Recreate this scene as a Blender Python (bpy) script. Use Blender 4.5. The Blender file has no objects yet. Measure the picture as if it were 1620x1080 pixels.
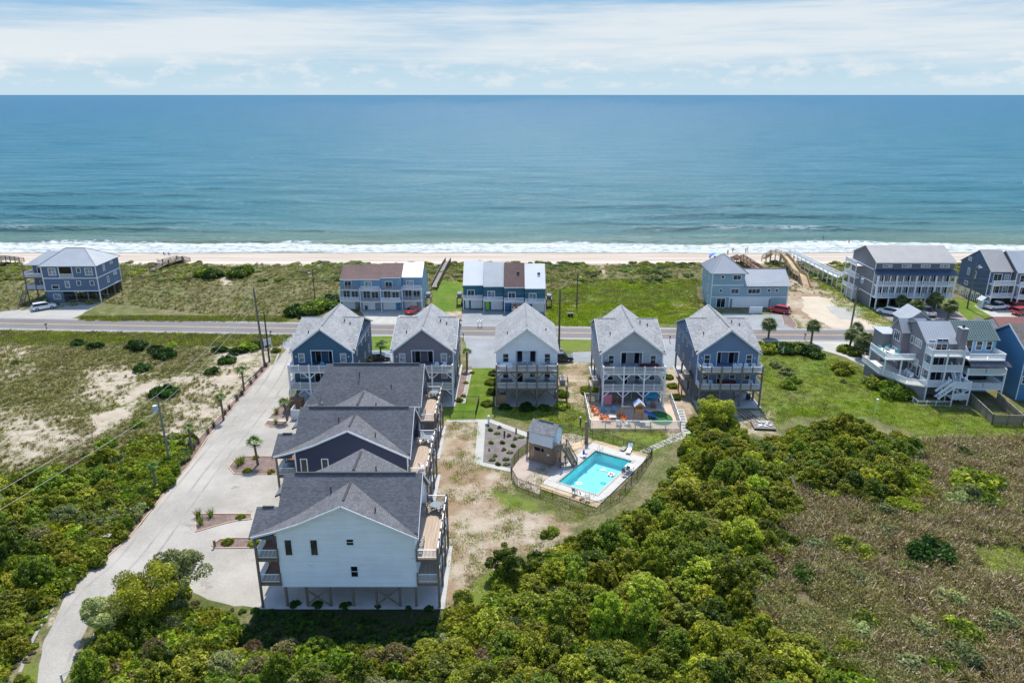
import bpy, bmesh, math, random
import numpy as np
from mathutils import Vector, Matrix, noise
R = math.radians
random.seed(7)
scene = bpy.context.scene
col = scene.collection

# ------------------------------------------------------------------ camera
CAM_H = 47.0
PITCH = R(18.8)
FPX = 1150.0
cam_d = bpy.data.cameras.new('camera')
cam = bpy.data.objects.new('camera', cam_d); col.objects.link(cam)
cam.location = (0, 0, CAM_H)
cam.rotation_euler = (R(90) - PITCH, 0, 0)
cam_d.sensor_width = 36.0
cam_d.lens = 36.0 * FPX / 1620.0
cam_d.clip_start = 0.5
cam_d.clip_end = 80000
scene.camera = cam

# ------------------------------------------------------------------ sky and sun
SUN_EL, SUN_AZ = 57.0, 3.0          # azimuth measured from +Y (out to sea) towards +X
world = bpy.data.worlds.new('World'); scene.world = world
world.use_nodes = True
wn, wl = world.node_tree.nodes, world.node_tree.links
wn.clear()
w_out = wn.new('ShaderNodeOutputWorld'); w_bg = wn.new('ShaderNodeBackground')
w_bg.inputs['Strength'].default_value = 0.15
sky = wn.new('ShaderNodeTexSky'); sky.sky_type = 'NISHITA'; sky.sun_disc = False
sky.sun_elevation = R(SUN_EL); sky.sun_rotation = R(SUN_AZ)
sky.altitude = 10; sky.air_density = 1.0; sky.dust_density = 0.6; sky.ozone_density = 2.0
def wmath(op, a, b=None, clamp=False):
    n = wn.new('ShaderNodeMath'); n.operation = op; n.use_clamp = clamp
    for i, v in enumerate((a, b)):
        if v is None: continue
        if isinstance(v, (int, float)): n.inputs[i].default_value = v
        else: wl.new(v, n.inputs[i])
    return n.outputs[0]
tc = wn.new('ShaderNodeTexCoord')
sep = wn.new('ShaderNodeSeparateXYZ'); wl.new(tc.outputs['Generated'], sep.inputs[0])
def wnoise(sx, sz, scale, detail, off=0.0):
    cx = wn.new('ShaderNodeCombineXYZ')
    wl.new(wmath('MULTIPLY', sep.outputs[0], sx), cx.inputs[0])
    wl.new(wmath('MULTIPLY', sep.outputs[1], sx), cx.inputs[1])
    wl.new(wmath('ADD', wmath('MULTIPLY', sep.outputs[2], sz), off), cx.inputs[2])
    n = wn.new('ShaderNodeTexNoise'); n.inputs['Scale'].default_value = scale
    n.inputs['Detail'].default_value = detail; n.inputs['Roughness'].default_value = 0.6
    wl.new(cx.outputs[0], n.inputs['Vector'])
    return n.outputs[0]
def wramp(v, a, b):
    n = wn.new('ShaderNodeMapRange'); n.interpolation_type = 'SMOOTHSTEP'
    n.inputs[1].default_value = a; n.inputs[2].default_value = b
    wl.new(v, n.inputs[0]); return n.outputs[0]
el = sep.outputs[2]
n_big = wnoise(1.0, 11.0, 2.2, 8, 3.3)
n_fine = wnoise(1.0, 26.0, 5.0, 9, 1.7)
n_puff = wnoise(1.0, 2.5, 26.0, 6, 0.4)
streak = wmath('ADD', wmath('MULTIPLY', n_big, 0.82), wmath('MULTIPLY', n_fine, 0.18))
# a wide sheet of cirrus between about 2 and 6 degrees, thinning and breaking up higher
sheet = wmath('MULTIPLY', wramp(el, 0.008, 0.060), wramp(wmath('MULTIPLY', el, -1.0), -0.125, -0.080))
thick = wmath('ADD', streak, wmath('MULTIPLY', sheet, 0.23))
mask_hi = wramp(thick, 0.52, 0.80)
low = wmath('MULTIPLY', wramp(el, 0.003, 0.012), wramp(wmath('MULTIPLY', el, -1.0), -0.055, -0.025))
mask_lo = wmath('MULTIPLY', wmath('MULTIPLY', wramp(n_puff, 0.46, 0.66), low), 0.6)
mask = wmath('MINIMUM', wmath('ADD', wmath('MULTIPLY', mask_hi, 0.88), mask_lo), 1.0)
tint = wn.new('ShaderNodeMix'); tint.data_type = 'RGBA'
tint.blend_type = 'MULTIPLY'
tint.inputs['Factor'].default_value = 1.0
tint.inputs[7].default_value = (0.95, 1.0, 1.04, 1)
wl.new(sky.outputs[0], tint.inputs[6])
# pale air low over the sea
air = wn.new('ShaderNodeMix'); air.data_type = 'RGBA'
grad = wn.new('ShaderNodeMix'); grad.data_type = 'RGBA'
grad.inputs[6].default_value = (2.2, 2.85, 3.25, 1); grad.inputs[7].default_value = (1.0, 1.95, 2.95, 1)
wl.new(wramp(el, 0.0, 0.12), grad.inputs['Factor']); wl.new(grad.outputs[2], air.inputs[7])
wl.new(wramp(wmath('MULTIPLY', el, -1.0), -0.42, -0.10), air.inputs['Factor'])
wl.new(tint.outputs[2], air.inputs[6])
cl = wn.new('ShaderNodeMix'); cl.data_type = 'RGBA'
cl.inputs[7].default_value = (3.1, 3.3, 3.42, 1)
wl.new(mask, cl.inputs['Factor']); wl.new(air.outputs[2], cl.inputs[6])
wl.new(cl.outputs[2], w_bg.inputs['Color']); wl.new(w_bg.outputs[0], w_out.inputs[0])

sun_d = bpy.data.lights.new('sun', 'SUN'); sun_d.energy = 3.2; sun_d.angle = R(0.5)
sun_d.color = (1.0, 0.945, 0.85)
sun = bpy.data.objects.new('sun', sun_d); col.objects.link(sun)
_sd = Vector((math.sin(R(SUN_AZ)) * math.cos(R(SUN_EL)), math.cos(R(SUN_AZ)) * math.cos(R(SUN_EL)), math.sin(R(SUN_EL))))
sun.rotation_euler = _sd.to_track_quat('Z', 'Y').to_euler()
sun.location = (0, 100, 120)
vs = scene.view_settings
vs.view_transform = 'Standard'; vs.look = 'None'; vs.gamma = 1.0; vs.use_curve_mapping = False
vs.exposure = 0.80

# ------------------------------------------------------------------ survey helper: where a sight line meets a level
_c, _s = math.cos(PITCH), math.sin(PITCH)
def at(px, py, z=0.0):
    u, v = (px - 810) / FPX, -(py - 540) / FPX
    r = (u, _c + v * _s, -_s + v * _c)
    t = (z - CAM_H) / r[2]
    return (r[0] * t, r[1] * t)
def atl(l, z=0.0): return [at(a, b, z) for a, b in l]

# ------------------------------------------------------------------ materials
def _nt(name):
    m = bpy.data.materials.new(name); m.use_nodes = True
    nt = m.node_tree; b = nt.nodes['Principled BSDF']
    return m, nt, b
class NB:
    """small node helper"""
    def __init__(s, nt): s.nt = nt; s.n = nt.nodes; s.l = nt.links
    def _in(s, sock, v):
        if v is None: return
        if isinstance(v, (int, float)): sock.default_value = v
        elif isinstance(v, (tuple, list)): sock.default_value = v if len(v) == len(sock.default_value) else tuple(v) + (1,)
        else: s.l.new(v, sock)
    def math(s, op, a, b=None, c=None, clamp=False):
        n = s.n.new('ShaderNodeMath'); n.operation = op; n.use_clamp = clamp
        for i, v in enumerate((a, b, c)): s._in(n.inputs[i], v)
        return n.outputs[0]
    def pos(s, kind='Object'):
        if kind == 'World':
            return s.n.new('ShaderNodeNewGeometry').outputs['Position']
        return s.n.new('ShaderNodeTexCoord').outputs[kind]
    def sep(s, v):
        n = s.n.new('ShaderNodeSeparateXYZ'); s.l.new(v, n.inputs[0]); return n.outputs
    def comb(s, x, y, z):
        n = s.n.new('ShaderNodeCombineXYZ')
        for i, v in enumerate((x, y, z)): s._in(n.inputs[i], v)
        return n.outputs[0]
    def noise(s, v, scale, detail=4, rough=.55, dist=0.0):
        n = s.n.new('ShaderNodeTexNoise'); s.l.new(v, n.inputs['Vector'])
        n.inputs['Scale'].default_value = scale; n.inputs['Detail'].default_value = detail
        n.inputs['Roughness'].default_value = rough; n.inputs['Distortion'].default_value = dist
        return n.outputs[0]
    def map(s, v, a, b, c=0.0, d=1.0, smooth=True):
        n = s.n.new('ShaderNodeMapRange')
        if smooth: n.interpolation_type = 'SMOOTHSTEP'
        s._in(n.inputs[0], v)
        for i, x in enumerate((a, b, c, d)): n.inputs[i + 1].default_value = x
        return n.outputs[0]
    def mix(s, f, a, b, blend='MIX'):
        n = s.n.new('ShaderNodeMix'); n.data_type = 'RGBA'; n.blend_type = blend
        s._in(n.inputs[0], f); s._in(n.inputs[6], a); s._in(n.inputs[7], b)
        return n.outputs[2]
    def bump(s, h, strength=.4, dist=.05):
        n = s.n.new('ShaderNodeBump'); n.inputs['Strength'].default_value = strength
        n.inputs['Distance'].default_value = dist; s._in(n.inputs['Height'], h)
        return n.outputs[0]
def c4(c): return (c[0], c[1], c[2], 1.0)
def mul(c, k): return tuple(min(1, x * k) for x in c)
_mats = {}
def plain(name, c, rough=.7, var=.12, scale=3.0, bump=0.0, metal=0.0, fine=30.0):
    if name in _mats: return _mats[name]
    m, nt, b = _nt(name); k = NB(nt)
    p = k.pos(); n1 = k.noise(p, scale, 5); n2 = k.noise(p, fine, 3)
    f = k.math('ADD', k.math('MULTIPLY', n1, .7), k.math('MULTIPLY', n2, .3))
    cc = k.mix(k.map(f, .3, .7), c4(mul(c, 1 - var)), c4(mul(c, 1 + var)))
    k._in(b.inputs['Base Color'], cc)
    b.inputs['Roughness'].default_value = rough; b.inputs['Metallic'].default_value = metal
    if bump: k._in(b.inputs['Normal'], k.bump(n2, bump, .03))
    _mats[name] = m; return m
def siding(name, c, course=.19, rough=.6, vertical=False):
    if name in _mats: return _mats[name]
    m, nt, b = _nt(name); k = NB(nt)
    p = k.pos(); x, y, z = k.sep(p)
    h = z if not vertical else k.math('ADD', x, y)
    saw = k.math('FRACT', k.math('DIVIDE', h, course))
    board = k.math('FLOOR', k.math('DIVIDE', h, course))
    n = k.noise(k.comb(k.math('MULTIPLY', k.math('ADD', x, y), .15), k.math('MULTIPLY', board, 7.3), 0.0), 1.0, 1)
    w = k.noise(p, .6, 5, .65)
    cc = k.mix(k.map(k.math('ADD', k.math('MULTIPLY', n, .45), k.math('MULTIPLY', w, .55)), .3, .7), c4(mul(c, .92)), c4(mul(c, 1.07)))
    k._in(b.inputs['Base Color'], cc); b.inputs['Roughness'].default_value = rough
    k._in(b.inputs['Normal'], k.bump(k.math('SUBTRACT', 1.0, saw), .55, .02))
    _mats[name] = m; return m
def shingle(name, c, course=.16, wid=.34, var=.30):
    if name in _mats: return _mats[name]
    m, nt, b = _nt(name); k = NB(nt)
    x, y, z = k.sep(k.pos())
    br = k.n.new('ShaderNodeTexBrick')
    br.offset = .5
    nx_, ny_, nz_ = k.sep(k.pos('Normal'))
    side = k.math('GREATER_THAN', k.math('ABSOLUTE', nx_), k.math('ABSOLUTE', ny_))
    run = k.math('ADD', k.math('MULTIPLY', y, side), k.math('MULTIPLY', x, k.math('SUBTRACT', 1.0, side)))
    k.l.new(k.comb(run, k.math('MULTIPLY', z, 1.75), 0.0), br.inputs['Vector'])
    br.inputs['Scale'].default_value = 1.0; br.inputs['Mortar Size'].default_value = .012
    br.inputs['Brick Width'].default_value = wid; br.inputs['Row Height'].default_value = course
    br.inputs['Color1'].default_value = c4(mul(c, 1 - var)); br.inputs['Color2'].default_value = c4(mul(c, 1 + var))
    br.inputs['Mortar'].default_value = c4(mul(c, .55)); br.inputs['Bias'].default_value = 0.0
    w = k.noise(k.pos(), .35, 5, .6); g = k.noise(k.pos(), 14, 2)
    cc = k.mix(1.0, br.outputs['Color'], k.mix(k.map(w, .3, .7), (.88, .88, .88, 1), (1.1, 1.1, 1.1, 1)), 'MULTIPLY')
    cc = k.mix(1.0, cc, k.mix(g, (.8, .8, .8, 1), (1.2, 1.2, 1.2, 1)), 'MULTIPLY')
    k._in(b.inputs['Base Color'], cc); b.inputs['Roughness'].default_value = .85
    k._in(b.inputs['Normal'], k.bump(k.math('SUBTRACT', 1.0, br.outputs['Fac']), .35, .02))
    _mats[name] = m; return m
def boards(name, c, w=.14, axis=1, var=.25, rough=.75):
    """planks that run along one object axis (0 = x, 1 = y, 2 = z)"""
    if name in _mats: return _mats[name]
    m, nt, b = _nt(name); k = NB(nt)
    p = k.sep(k.pos()); cross = p[0] if axis == 1 else (p[1] if axis == 0 else k.math('ADD', p[0], p[1]))
    run = p[axis]
    idx = k.math('FLOOR', k.math('DIVIDE', cross, w)); fr = k.math('FRACT', k.math('DIVIDE', cross, w))
    n = k.noise(k.comb(k.math('MULTIPLY', idx, 5.17), k.math('MULTIPLY', run, .25), 0.0), 1.0, 1)
    g = k.noise(k.comb(k.math('MULTIPLY', cross, 30), k.math('MULTIPLY', run, 1.5), 0.0), 1.0, 4)
    f = k.math('ADD', k.math('MULTIPLY', n, .65), k.math('MULTIPLY', g, .35))
    cc = k.mix(k.map(f, .3, .72), c4(mul(c, 1 - var)), c4(mul(c, 1 + var)))
    gap = k.math('LESS_THAN', fr, .07)
    cc = k.mix(gap, cc, c4(mul(c, .35)))
    k._in(b.inputs['Base Color'], cc); b.inputs['Roughness'].default_value = rough
    k._in(b.inputs['Normal'], k.bump(g, .2, .01))
    _mats[name] = m; return m
def glassy(name, c, rough=.06):
    if name in _mats: return _mats[name]
    m, nt, b = _nt(name); k = NB(nt)
    n = k.noise(k.pos('World'), .9, 2)
    k._in(b.inputs['Base Color'], k.mix(k.map(n, .35, .65), c4(mul(c, .55)), c4(mul(c, 1.4))))
    b.inputs['Roughness'].default_value = rough; b.inputs['IOR'].default_value = 1.5
    _mats[name] = m; return m
def ground(name, c1, c2, s1=.25, s2=5, rough=.95, bump=.3, speck=None, bd=.04, thr=(.35, .65)):
    """mineral ground: two tones in patches, a fine grain, optional stray specks of a third"""
    if name in _mats: return _mats[name]
    m, nt, b = _nt(name); k = NB(nt)
    p = k.pos('World'); n1 = k.noise(p, s1, 9, .68); n2 = k.noise(p, s2, 5, .8)
    f = k.math('ADD', k.math('MULTIPLY', n1, .6), k.math('MULTIPLY', n2, .4))
    cc = k.mix(k.map(f, *thr), c4(c1), c4(c2))
    if speck:
        n3 = k.noise(p, speck[1], 5, .7)
        cc = k.mix(k.map(n3, speck[2], speck[2] + .08), cc, c4(speck[0]))
    k._in(b.inputs['Base Color'], cc); b.inputs['Roughness'].default_value = rough
    if bump: k._in(b.inputs['Normal'], k.bump(n2, bump, bd))
    _mats[name] = m; return m
def leafmat(name, dark, light, tip=None, trans=.35):
    if name in _mats: return _mats[name]
    m, nt, b = _nt(name); k = NB(nt)
    a = k.n.new('ShaderNodeAttribute'); a.attribute_name = 'tint'
    oi = k.n.new('ShaderNodeObjectInfo')
    f = k.math('ADD', k.math('MULTIPLY', a.outputs['Fac'], .75), k.math('MULTIPLY', oi.outputs['Random'], .35))
    cc = k.mix(k.map(f, .1, .95), c4(dark), c4(light))
    if tip: cc = k.mix(k.map(f, .72, 1.0), cc, c4(tip))
    hs = k.n.new('ShaderNodeHueSaturation')
    r2 = k.math('FRACT', k.math('MULTIPLY', oi.outputs['Random'], 17.3))
    k._in(hs.inputs['Hue'], k.math('ADD', k.math('MULTIPLY', r2, .035), .4825))
    k._in(hs.inputs['Value'], k.math('ADD', k.math('MULTIPLY', k.math('FRACT', k.math('MULTIPLY', oi.outputs['Random'], 5.1)), .45), .78))
    k._in(hs.inputs['Color'], cc); cc = hs.outputs[0]
    k._in(b.inputs['Base Color'], cc); b.inputs['Roughness'].default_value = .5
    b.inputs['Specular IOR Level'].default_value = .25
    tr = k.n.new('ShaderNodeBsdfTranslucent'); k._in(tr.inputs[0], k.mix(1.0, cc, (1.1, 1.25, .5, 1), 'MULTIPLY'))
    mx = k.n.new('ShaderNodeMixShader'); mx.inputs[0].default_value = trans
    k.l.new(b.outputs[0], mx.inputs[1]); k.l.new(tr.outputs[0], mx.inputs[2])
    k.l.new(mx.outputs[0], nt.nodes['Material Output'].inputs[0])
    _mats[name] = m; return m

# ------------------------------------------------------------------ mesh builder
class MB:
    def __init__(s): s.v = []; s.f = []
    def quad(s, *p):
        i = len(s.v); s.v += [tuple(q) for q in p]; s.f.append(tuple(range(i, i + len(p)))); return s
    def box(s, x0, y0, z0, x1, y1, z1, skip=''):
        i = len(s.v)
        s.v += [(x0, y0, z0), (x1, y0, z0), (x1, y1, z0), (x0, y1, z0), (x0, y0, z1), (x1, y0, z1), (x1, y1, z1), (x0, y1, z1)]
        F = {'b': (0, 3, 2, 1), 't': (4, 5, 6, 7), 'f': (0, 1, 5, 4), 'r': (1, 2, 6, 5), 'k': (2, 3, 7, 6), 'l': (3, 0, 4, 7)}
        for kx, q in F.items():
            if kx not in skip: s.f.append(tuple(i + a for a in q))
        return s
    def bar(s, p, q, w, h=None, caps=True):
        p, q = Vector(p), Vector(q); d = (q - p).normalized(); h = h or w
        up = Vector((0, 0, 1)) if abs(d.z) < .95 else Vector((0, 1, 0))
        a = d.cross(up).normalized() * w / 2; b2 = d.cross(a).normalized() * h / 2
        i = len(s.v)
        for o in (p, q): s.v += [tuple(o - a - b2), tuple(o + a - b2), tuple(o + a + b2), tuple(o - a + b2)]
        for j in range(4): s.f.append((i + j, i + (j + 1) % 4, i + 4 + (j + 1) % 4, i + 4 + j))
        if caps: s.f += [(i + 3, i + 2, i + 1, i), (i + 4, i + 5, i + 6, i + 7)]
        return s
    def tube(s, pts, rad, n=8, cap=True):
        pts = [Vector(p) for p in pts]
        if not isinstance(rad, (list, tuple)): rad = [rad] * len(pts)
        i0 = len(s.v)
        for j, p in enumerate(pts):
            d = (pts[min(j + 1, len(pts) - 1)] - pts[max(j - 1, 0)]).normalized()
            up = Vector((0, 0, 1)) if abs(d.z) < .9 else Vector((0, 1, 0))
            a = d.cross(up).normalized(); b2 = d.cross(a).normalized()
            for t in range(n):
                an = 2 * math.pi * t / n
                s.v.append(tuple(p + (a * math.cos(an) + b2 * math.sin(an)) * rad[j]))
        for j in range(len(pts) - 1):
            for t in range(n):
                s.f.append((i0 + j * n + t, i0 + j * n + (t + 1) % n, i0 + (j + 1) * n + (t + 1) % n, i0 + (j + 1) * n + t))
        if cap:
            s.f.append(tuple(i0 + t for t in reversed(range(n)))); s.f.append(tuple(i0 + (len(pts) - 1) * n + t for t in range(n)))
        return s
    def slab(s, pts, th):
        """a flat polygon thickened downwards along its normal"""
        pts = [Vector(p) for p in pts]
        nr = (pts[1] - pts[0]).cross(pts[2] - pts[0]).normalized()
        if nr.z < 0 or (abs(nr.z) < 1e-6 and nr.y > 0): pts.reverse(); nr = -nr
        lo = [p - nr * th for p in pts]; i = len(s.v); n = len(pts)
        s.v += [tuple(p) for p in pts] + [tuple(p) for p in lo]
        s.f.append(tuple(range(i, i + n))); s.f.append(tuple(i + n + j for j in reversed(range(n))))
        for j in range(n): s.f.append((i + j, i + n + j, i + n + (j + 1) % n, i + (j + 1) % n))
        return s
    def prism(s, poly, z0, z1):
        i = len(s.v); n = len(poly)
        s.v += [(x, y, z0) for x, y in poly] + [(x, y, z1) for x, y in poly]
        s.f.append(tuple(i + n + j for j in range(n))); s.f.append(tuple(i + j for j in reversed(range(n))))
        for j in range(n): s.f.append((i + j, i + (j + 1) % n, i + n + (j + 1) % n, i + n + j))
        return s
    def xprism(s, prof, x0, x1):
        """profile in (y, z), run from x0 to x1"""
        i = len(s.v); n = len(prof)
        s.v += [(x0, a, b) for a, b in prof] + [(x1, a, b) for a, b in prof]
        s.f.append(tuple(i + j for j in range(n))); s.f.append(tuple(i + n + j for j in reversed(range(n))))
        for j in range(n): s.f.append((i + j, i + n + j, i + n + (j + 1) % n, i + (j + 1) % n))
        return s
    def ell(s, c, r, nu=10, nv=6):
        i = len(s.v)
        for a in range(nv + 1):
            th = math.pi * a / nv
            for t in range(nu):
                ph = 2 * math.pi * t / nu
                s.v.append((c[0] + r[0] * math.sin(th) * math.cos(ph), c[1] + r[1] * math.sin(th) * math.sin(ph), c[2] + r[2] * math.cos(th)))
        for a in range(nv):
            for t in range(nu):
                s.f.append((i + a * nu + t, i + (a + 1) * nu + t, i + (a + 1) * nu + (t + 1) % nu, i + a * nu + (t + 1) % nu))
        return s
    def ribs(s, poly, run, spacing, w=.04, h=.05, off=.15):
        """raised seams on a sloping polygon, running along direction `run`"""
        P = [Vector(p) for p in poly]
        nr = (P[1] - P[0]).cross(P[2] - P[0]).normalized()
        if nr.z < 0: nr = -nr
        d = Vector(run).normalized(); c = nr.cross(d).normalized()
        ts = [(p - P[0]).dot(c) for p in P]; t = min(ts) + off
        while t < max(ts) - .02:
            hits = []
            for j in range(len(P)):
                a, b2 = P[j], P[(j + 1) % len(P)]; ta, tb = (a - P[0]).dot(c), (b2 - P[0]).dot(c)
                if (ta - t) * (tb - t) < 0: hits.append(a + (b2 - a) * ((t - ta) / (tb - ta)))
            if len(hits) >= 2:
                s.bar(hits[0] + nr * h * .4, hits[1] + nr * h * .4, w, h, caps=False)
            t += spacing
        return s
    def mesh(s, name, m, smooth=False):
        me = bpy.data.meshes.new(name); me.from_pydata(s.v, [], s.f)
        if m: me.materials.append(m)
        if smooth: me.shade_smooth()
        return me
    def build(s, name, m, parent=None, smooth=False, loc=None):
        return put(s.mesh(name, m, smooth), name, parent, loc)
def put(me, name, parent=None, loc=None, rz=0.0, **kw):
    o = bpy.data.objects.new(name, me); col.objects.link(o)
    if parent is not None: o.parent = parent
    if loc is not None: o.location = loc
    if rz: o.rotation_euler = (0, 0, rz)
    for a, b in kw.items(): o[a] = b
    return o
def tag(o, label=None, cat=None, group=None, kind=None):
    if label: o['label'] = label
    if cat: o['category'] = cat
    if group: o['group'] = group
    if kind: o['kind'] = kind
    return o
def thing(name, label, cat, loc=(0, 0, 0), rz=0.0, group=None):
    o = bpy.data.objects.new(name, None); col.objects.link(o); o.empty_display_size = .3
    o.location = loc; o.rotation_euler = (0, 0, rz)
    return tag(o, label, cat, group)
_kids = {}
def copy_tree(root, loc=None, rz=None, label=None, group=None, scale=None):
    def cp(o, par):
        c = o.copy(); col.objects.link(c)
        if par is not None: c.parent = par
        for ch in o.children: cp(ch, c)
        return c
    c = cp(root, None)
    if loc is not None: c.location = loc
    if rz is not None: c.rotation_euler = (0, 0, rz)
    if scale is not None: c.scale = (scale,) * 3 if isinstance(scale, (int, float)) else scale
    if label: c['label'] = label
    if group: c['group'] = group
    return c
_cache = {}
def cached(key, fn):
    if key not in _cache: _cache[key] = fn()
    return _cache[key]

# palette (real surface colours)
WHITE = plain('white_paint', (.78, .79, .79), .5, .04)
GLASS = glassy('window_glass', (.035, .045, .05))
GLASS_B = glassy('window_glass_blind', (.30, .32, .33), .15)
GLASS_D = glassy('window_glass_dark', (.012, .016, .02))
WOOD_W = boards('weathered_wood', (.20, .155, .11), .3, 2, .18)
WOOD_G = boards('grey_wood', (.19, .165, .135), .3, 2, .18)
WOOD_N = boards('new_wood', (.46, .33, .18), .2, 2, .2)
DECK = boards('deck_boards', (.40, .305, .225), .14, 1, .24)
DECK_X = boards('deck_boards_cross', (.36, .29, .22), .14, 0, .2)
CONC = ground('concrete', (.36, .36, .35), (.47, .46, .44), .5, 6, .85, .15)
BLACK = plain('black_metal', (.02, .02, .022), .5, .1)
GREYM = plain('galvanised_metal', (.42, .44, .46), .45, .1, metal=.6)
# ================================================================== LAND
def seg_dist(px, py, poly):
    """signed distance (positive inside) of points to polygon"""
    inside = np.zeros(px.shape, bool); dmin = np.full(px.shape, 1e9)
    n = len(poly)
    for i in range(n):
        x1, y1 = poly[i]; x2, y2 = poly[(i + 1) % n]
        cnd = ((y1 > py) != (y2 > py))
        xi = (x2 - x1) * (py - y1) / ((y2 - y1) if abs(y2 - y1) > 1e-9 else 1e-9) + x1
        inside ^= cnd & (px < xi)
        dx, dy = x2 - x1, y2 - y1; L = dx * dx + dy * dy + 1e-9
        t = np.clip(((px - x1) * dx + (py - y1) * dy) / L, 0, 1)
        dmin = np.minimum(dmin, np.hypot(px - x1 - t * dx, py - y1 - t * dy))
    return np.where(inside, dmin, -dmin)
_rng = np.random.RandomState(11)
_G = _rng.rand(256, 256)
def vnoise(x, y, s=1.0):
    x = np.asarray(x, float) / s + 100.0; y = np.asarray(y, float) / s + 100.0
    xi, yi = np.floor(x).astype(int), np.floor(y).astype(int); fx, fy = x - xi, y - yi
    fx = fx * fx * (3 - 2 * fx); fy = fy * fy * (3 - 2 * fy)
    g = lambda a, b: _G[a % 256, b % 256]
    return (g(xi, yi) * (1 - fx) + g(xi + 1, yi) * fx) * (1 - fy) + (g(xi, yi + 1) * (1 - fx) + g(xi + 1, yi + 1) * fx) * fy
def fbm(x, y, s, o=4):
    a, t, w = 0, 0, 1.0
    for i in range(o): a = a + vnoise(x, y, s) * w; t += w; w *= .5; s *= .5
    return a / t
# soft-edged cover zones, as outlines on the ground: (channel, weight, feather, outline)
# channel 0 bare sand, 1 mown lawn, 2 marsh litter, 3 dark earth / undergrowth, one patch of painted house shade
Z = []
def zone(ch, pts, w=1.0, f=1.5, z=0.0): Z.append((ch, w, f, atl(pts, z)))
# sand in the field left of the drive
zone(0, [(0, 545), (60, 545), (70, 590), (0, 605)], .8, 4)
zone(0, [(110, 580), (190, 570), (230, 590), (200, 640), (110, 630)], .85, 4)
zone(0, [(165, 588), (240, 575), (235, 590), (180, 600)], 1.1, 2)
zone(0, [(190, 620), (250, 598), (262, 612), (205, 640)], 1.15, 1.5)
zone(0, [(290, 600), (380, 585), (392, 610), (330, 640), (300, 625)], .95, 2)
zone(0, [(330, 545), (440, 545), (400, 600), (330, 590)], .75, 3)
zone(0, [(130, 660), (215, 640), (210, 665), (150, 690)], 1.15, 1.5)
zone(0, [(0, 650), (110, 650), (130, 700), (60, 735), (0, 735)], .85, 4)
zone(0, [(240, 600), (300, 590), (395, 600), (300, 720), (235, 770), (215, 720), (270, 660)], .85, 2)
zone(0, [(410, 560), (428, 560), (400, 600), (380, 612)], .8, 1)
zone(0, [(60, 980), (130, 900), (150, 950), (110, 1060), (60, 1180), (30, 1180)], .6, 1)
# dirt yard right of the near houses
zone(0, [(700, 668), (757, 666), (757, 738), (812, 748), (815, 790), (905, 830), (905, 850), (860, 880), (800, 880), (770, 930), (700, 980), (640, 990), (640, 900), (690, 820), (690, 700)], .95, .8)
zone(1, [(765, 775), (790, 772), (850, 795), (875, 812), (800, 808)], .85, 1.2)
zone(1, [(725, 950), (745, 915), (790, 890), (800, 960), (700, 990)], .8, 1.2)
zone(1, [(730, 870), (760, 865), (765, 885), (738, 890)], .5, 1)
zone(1, [(790, 820), (880, 830), (870, 870), (800, 870)], .35, 2)
# lawns
zone(1, [(740, 579), (777, 579), (768, 664), (706, 664), (706, 640), (733, 632), (737, 600)], 1.4, .3)
zone(1, [(772, 640), (935, 640), (935, 684), (1085, 682), (1090, 690), (1010, 735), (900, 690), (835, 670), (772, 662)], .62, .8)
zone(1, [(775, 585), (788, 585), (787, 645), (775, 645)], .6, .5)
zone(1, [(890, 600), (930, 600), (930, 650), (900, 660)], .55, 1.5)
zone(0, [(893, 585), (922, 585), (925, 605), (893, 607)], .95, 1.2)
zone(0, [(885, 560), (935, 570), (935, 660), (885, 640)], .62, 1.5)
zone(1, [(588, 531), (620, 531), (620, 555), (588, 555)], 1.0, .3)
zone(1, [(742, 534), (735, 534), (735, 555), (740, 555)], .8, .3)
zone(1, [(885, 536), (940, 536), (940, 556), (885, 556)], .7, .6)
zone(0, [(1052, 545), (1075, 545), (1100, 640), (1085, 700), (1058, 700)], .9, .8)
zone(1, [(1205, 560), (1300, 556), (1345, 575), (1400, 600), (1440, 632), (1540, 650), (1700, 655), (1700, 700), (1460, 694), (1380, 660), (1260, 660), (1205, 700)], .80, 1.6)
zone(0, [(1150, 640), (1225, 650), (1232, 690), (1150, 690)], .65, 1.2)
zone(1, [(1240, 575), (1300, 565), (1330, 590), (1280, 600)], 1.0, 2)
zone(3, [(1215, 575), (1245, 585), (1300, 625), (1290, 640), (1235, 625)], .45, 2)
# beyond the road
zone(1, [(684, 447), (736, 447), (736, 492), (700, 500), (684, 492)], 1.1, .6)
zone(1, [(866, 462), (950, 445), (1112, 445), (1112, 512), (866, 516)], .78, 2.0)
zone(0, [(1060, 478), (1100, 472), (1112, 500), (1070, 498)], .9, 1.5)
zone(0, [(880, 475), (915, 470), (930, 500), (885, 500)], .55, 1.5)
zone(0, [(690, 495), (735, 490), (735, 512), (690, 512)], .7, 1)
zone(0, [(1245, 445), (1275, 440), (1330, 465), (1400, 500), (1420, 522), (1265, 522), (1240, 480)], .88, 1.5)
zone(1, [(1290, 430), (1330, 432), (1375, 480), (1420, 518), (1390, 518), (1300, 470)], .6, 2)
zone(1, [(1252, 505), (1310, 500), (1320, 520), (1262, 522)], .5, 2)
zone(1, [(1500, 470), (1560, 480), (1640, 520), (1640, 545), (1500, 530), (1480, 500)], .95, 1.2)
zone(1, [(0, 523), (460, 529), (460, 541), (300, 548), (0, 540)], .24, 4)
zone(1, [(130, 497), (200, 470), (455, 500), (455, 511), (200, 507)], .26, 4)
zone(0, [(130, 506), (455, 508), (455, 511), (130, 509)], .75, .4)
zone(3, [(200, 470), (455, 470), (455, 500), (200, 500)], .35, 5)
zone(0, [(340, 430), (352, 428), (370, 452), (352, 452)], .9, .8)
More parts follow.
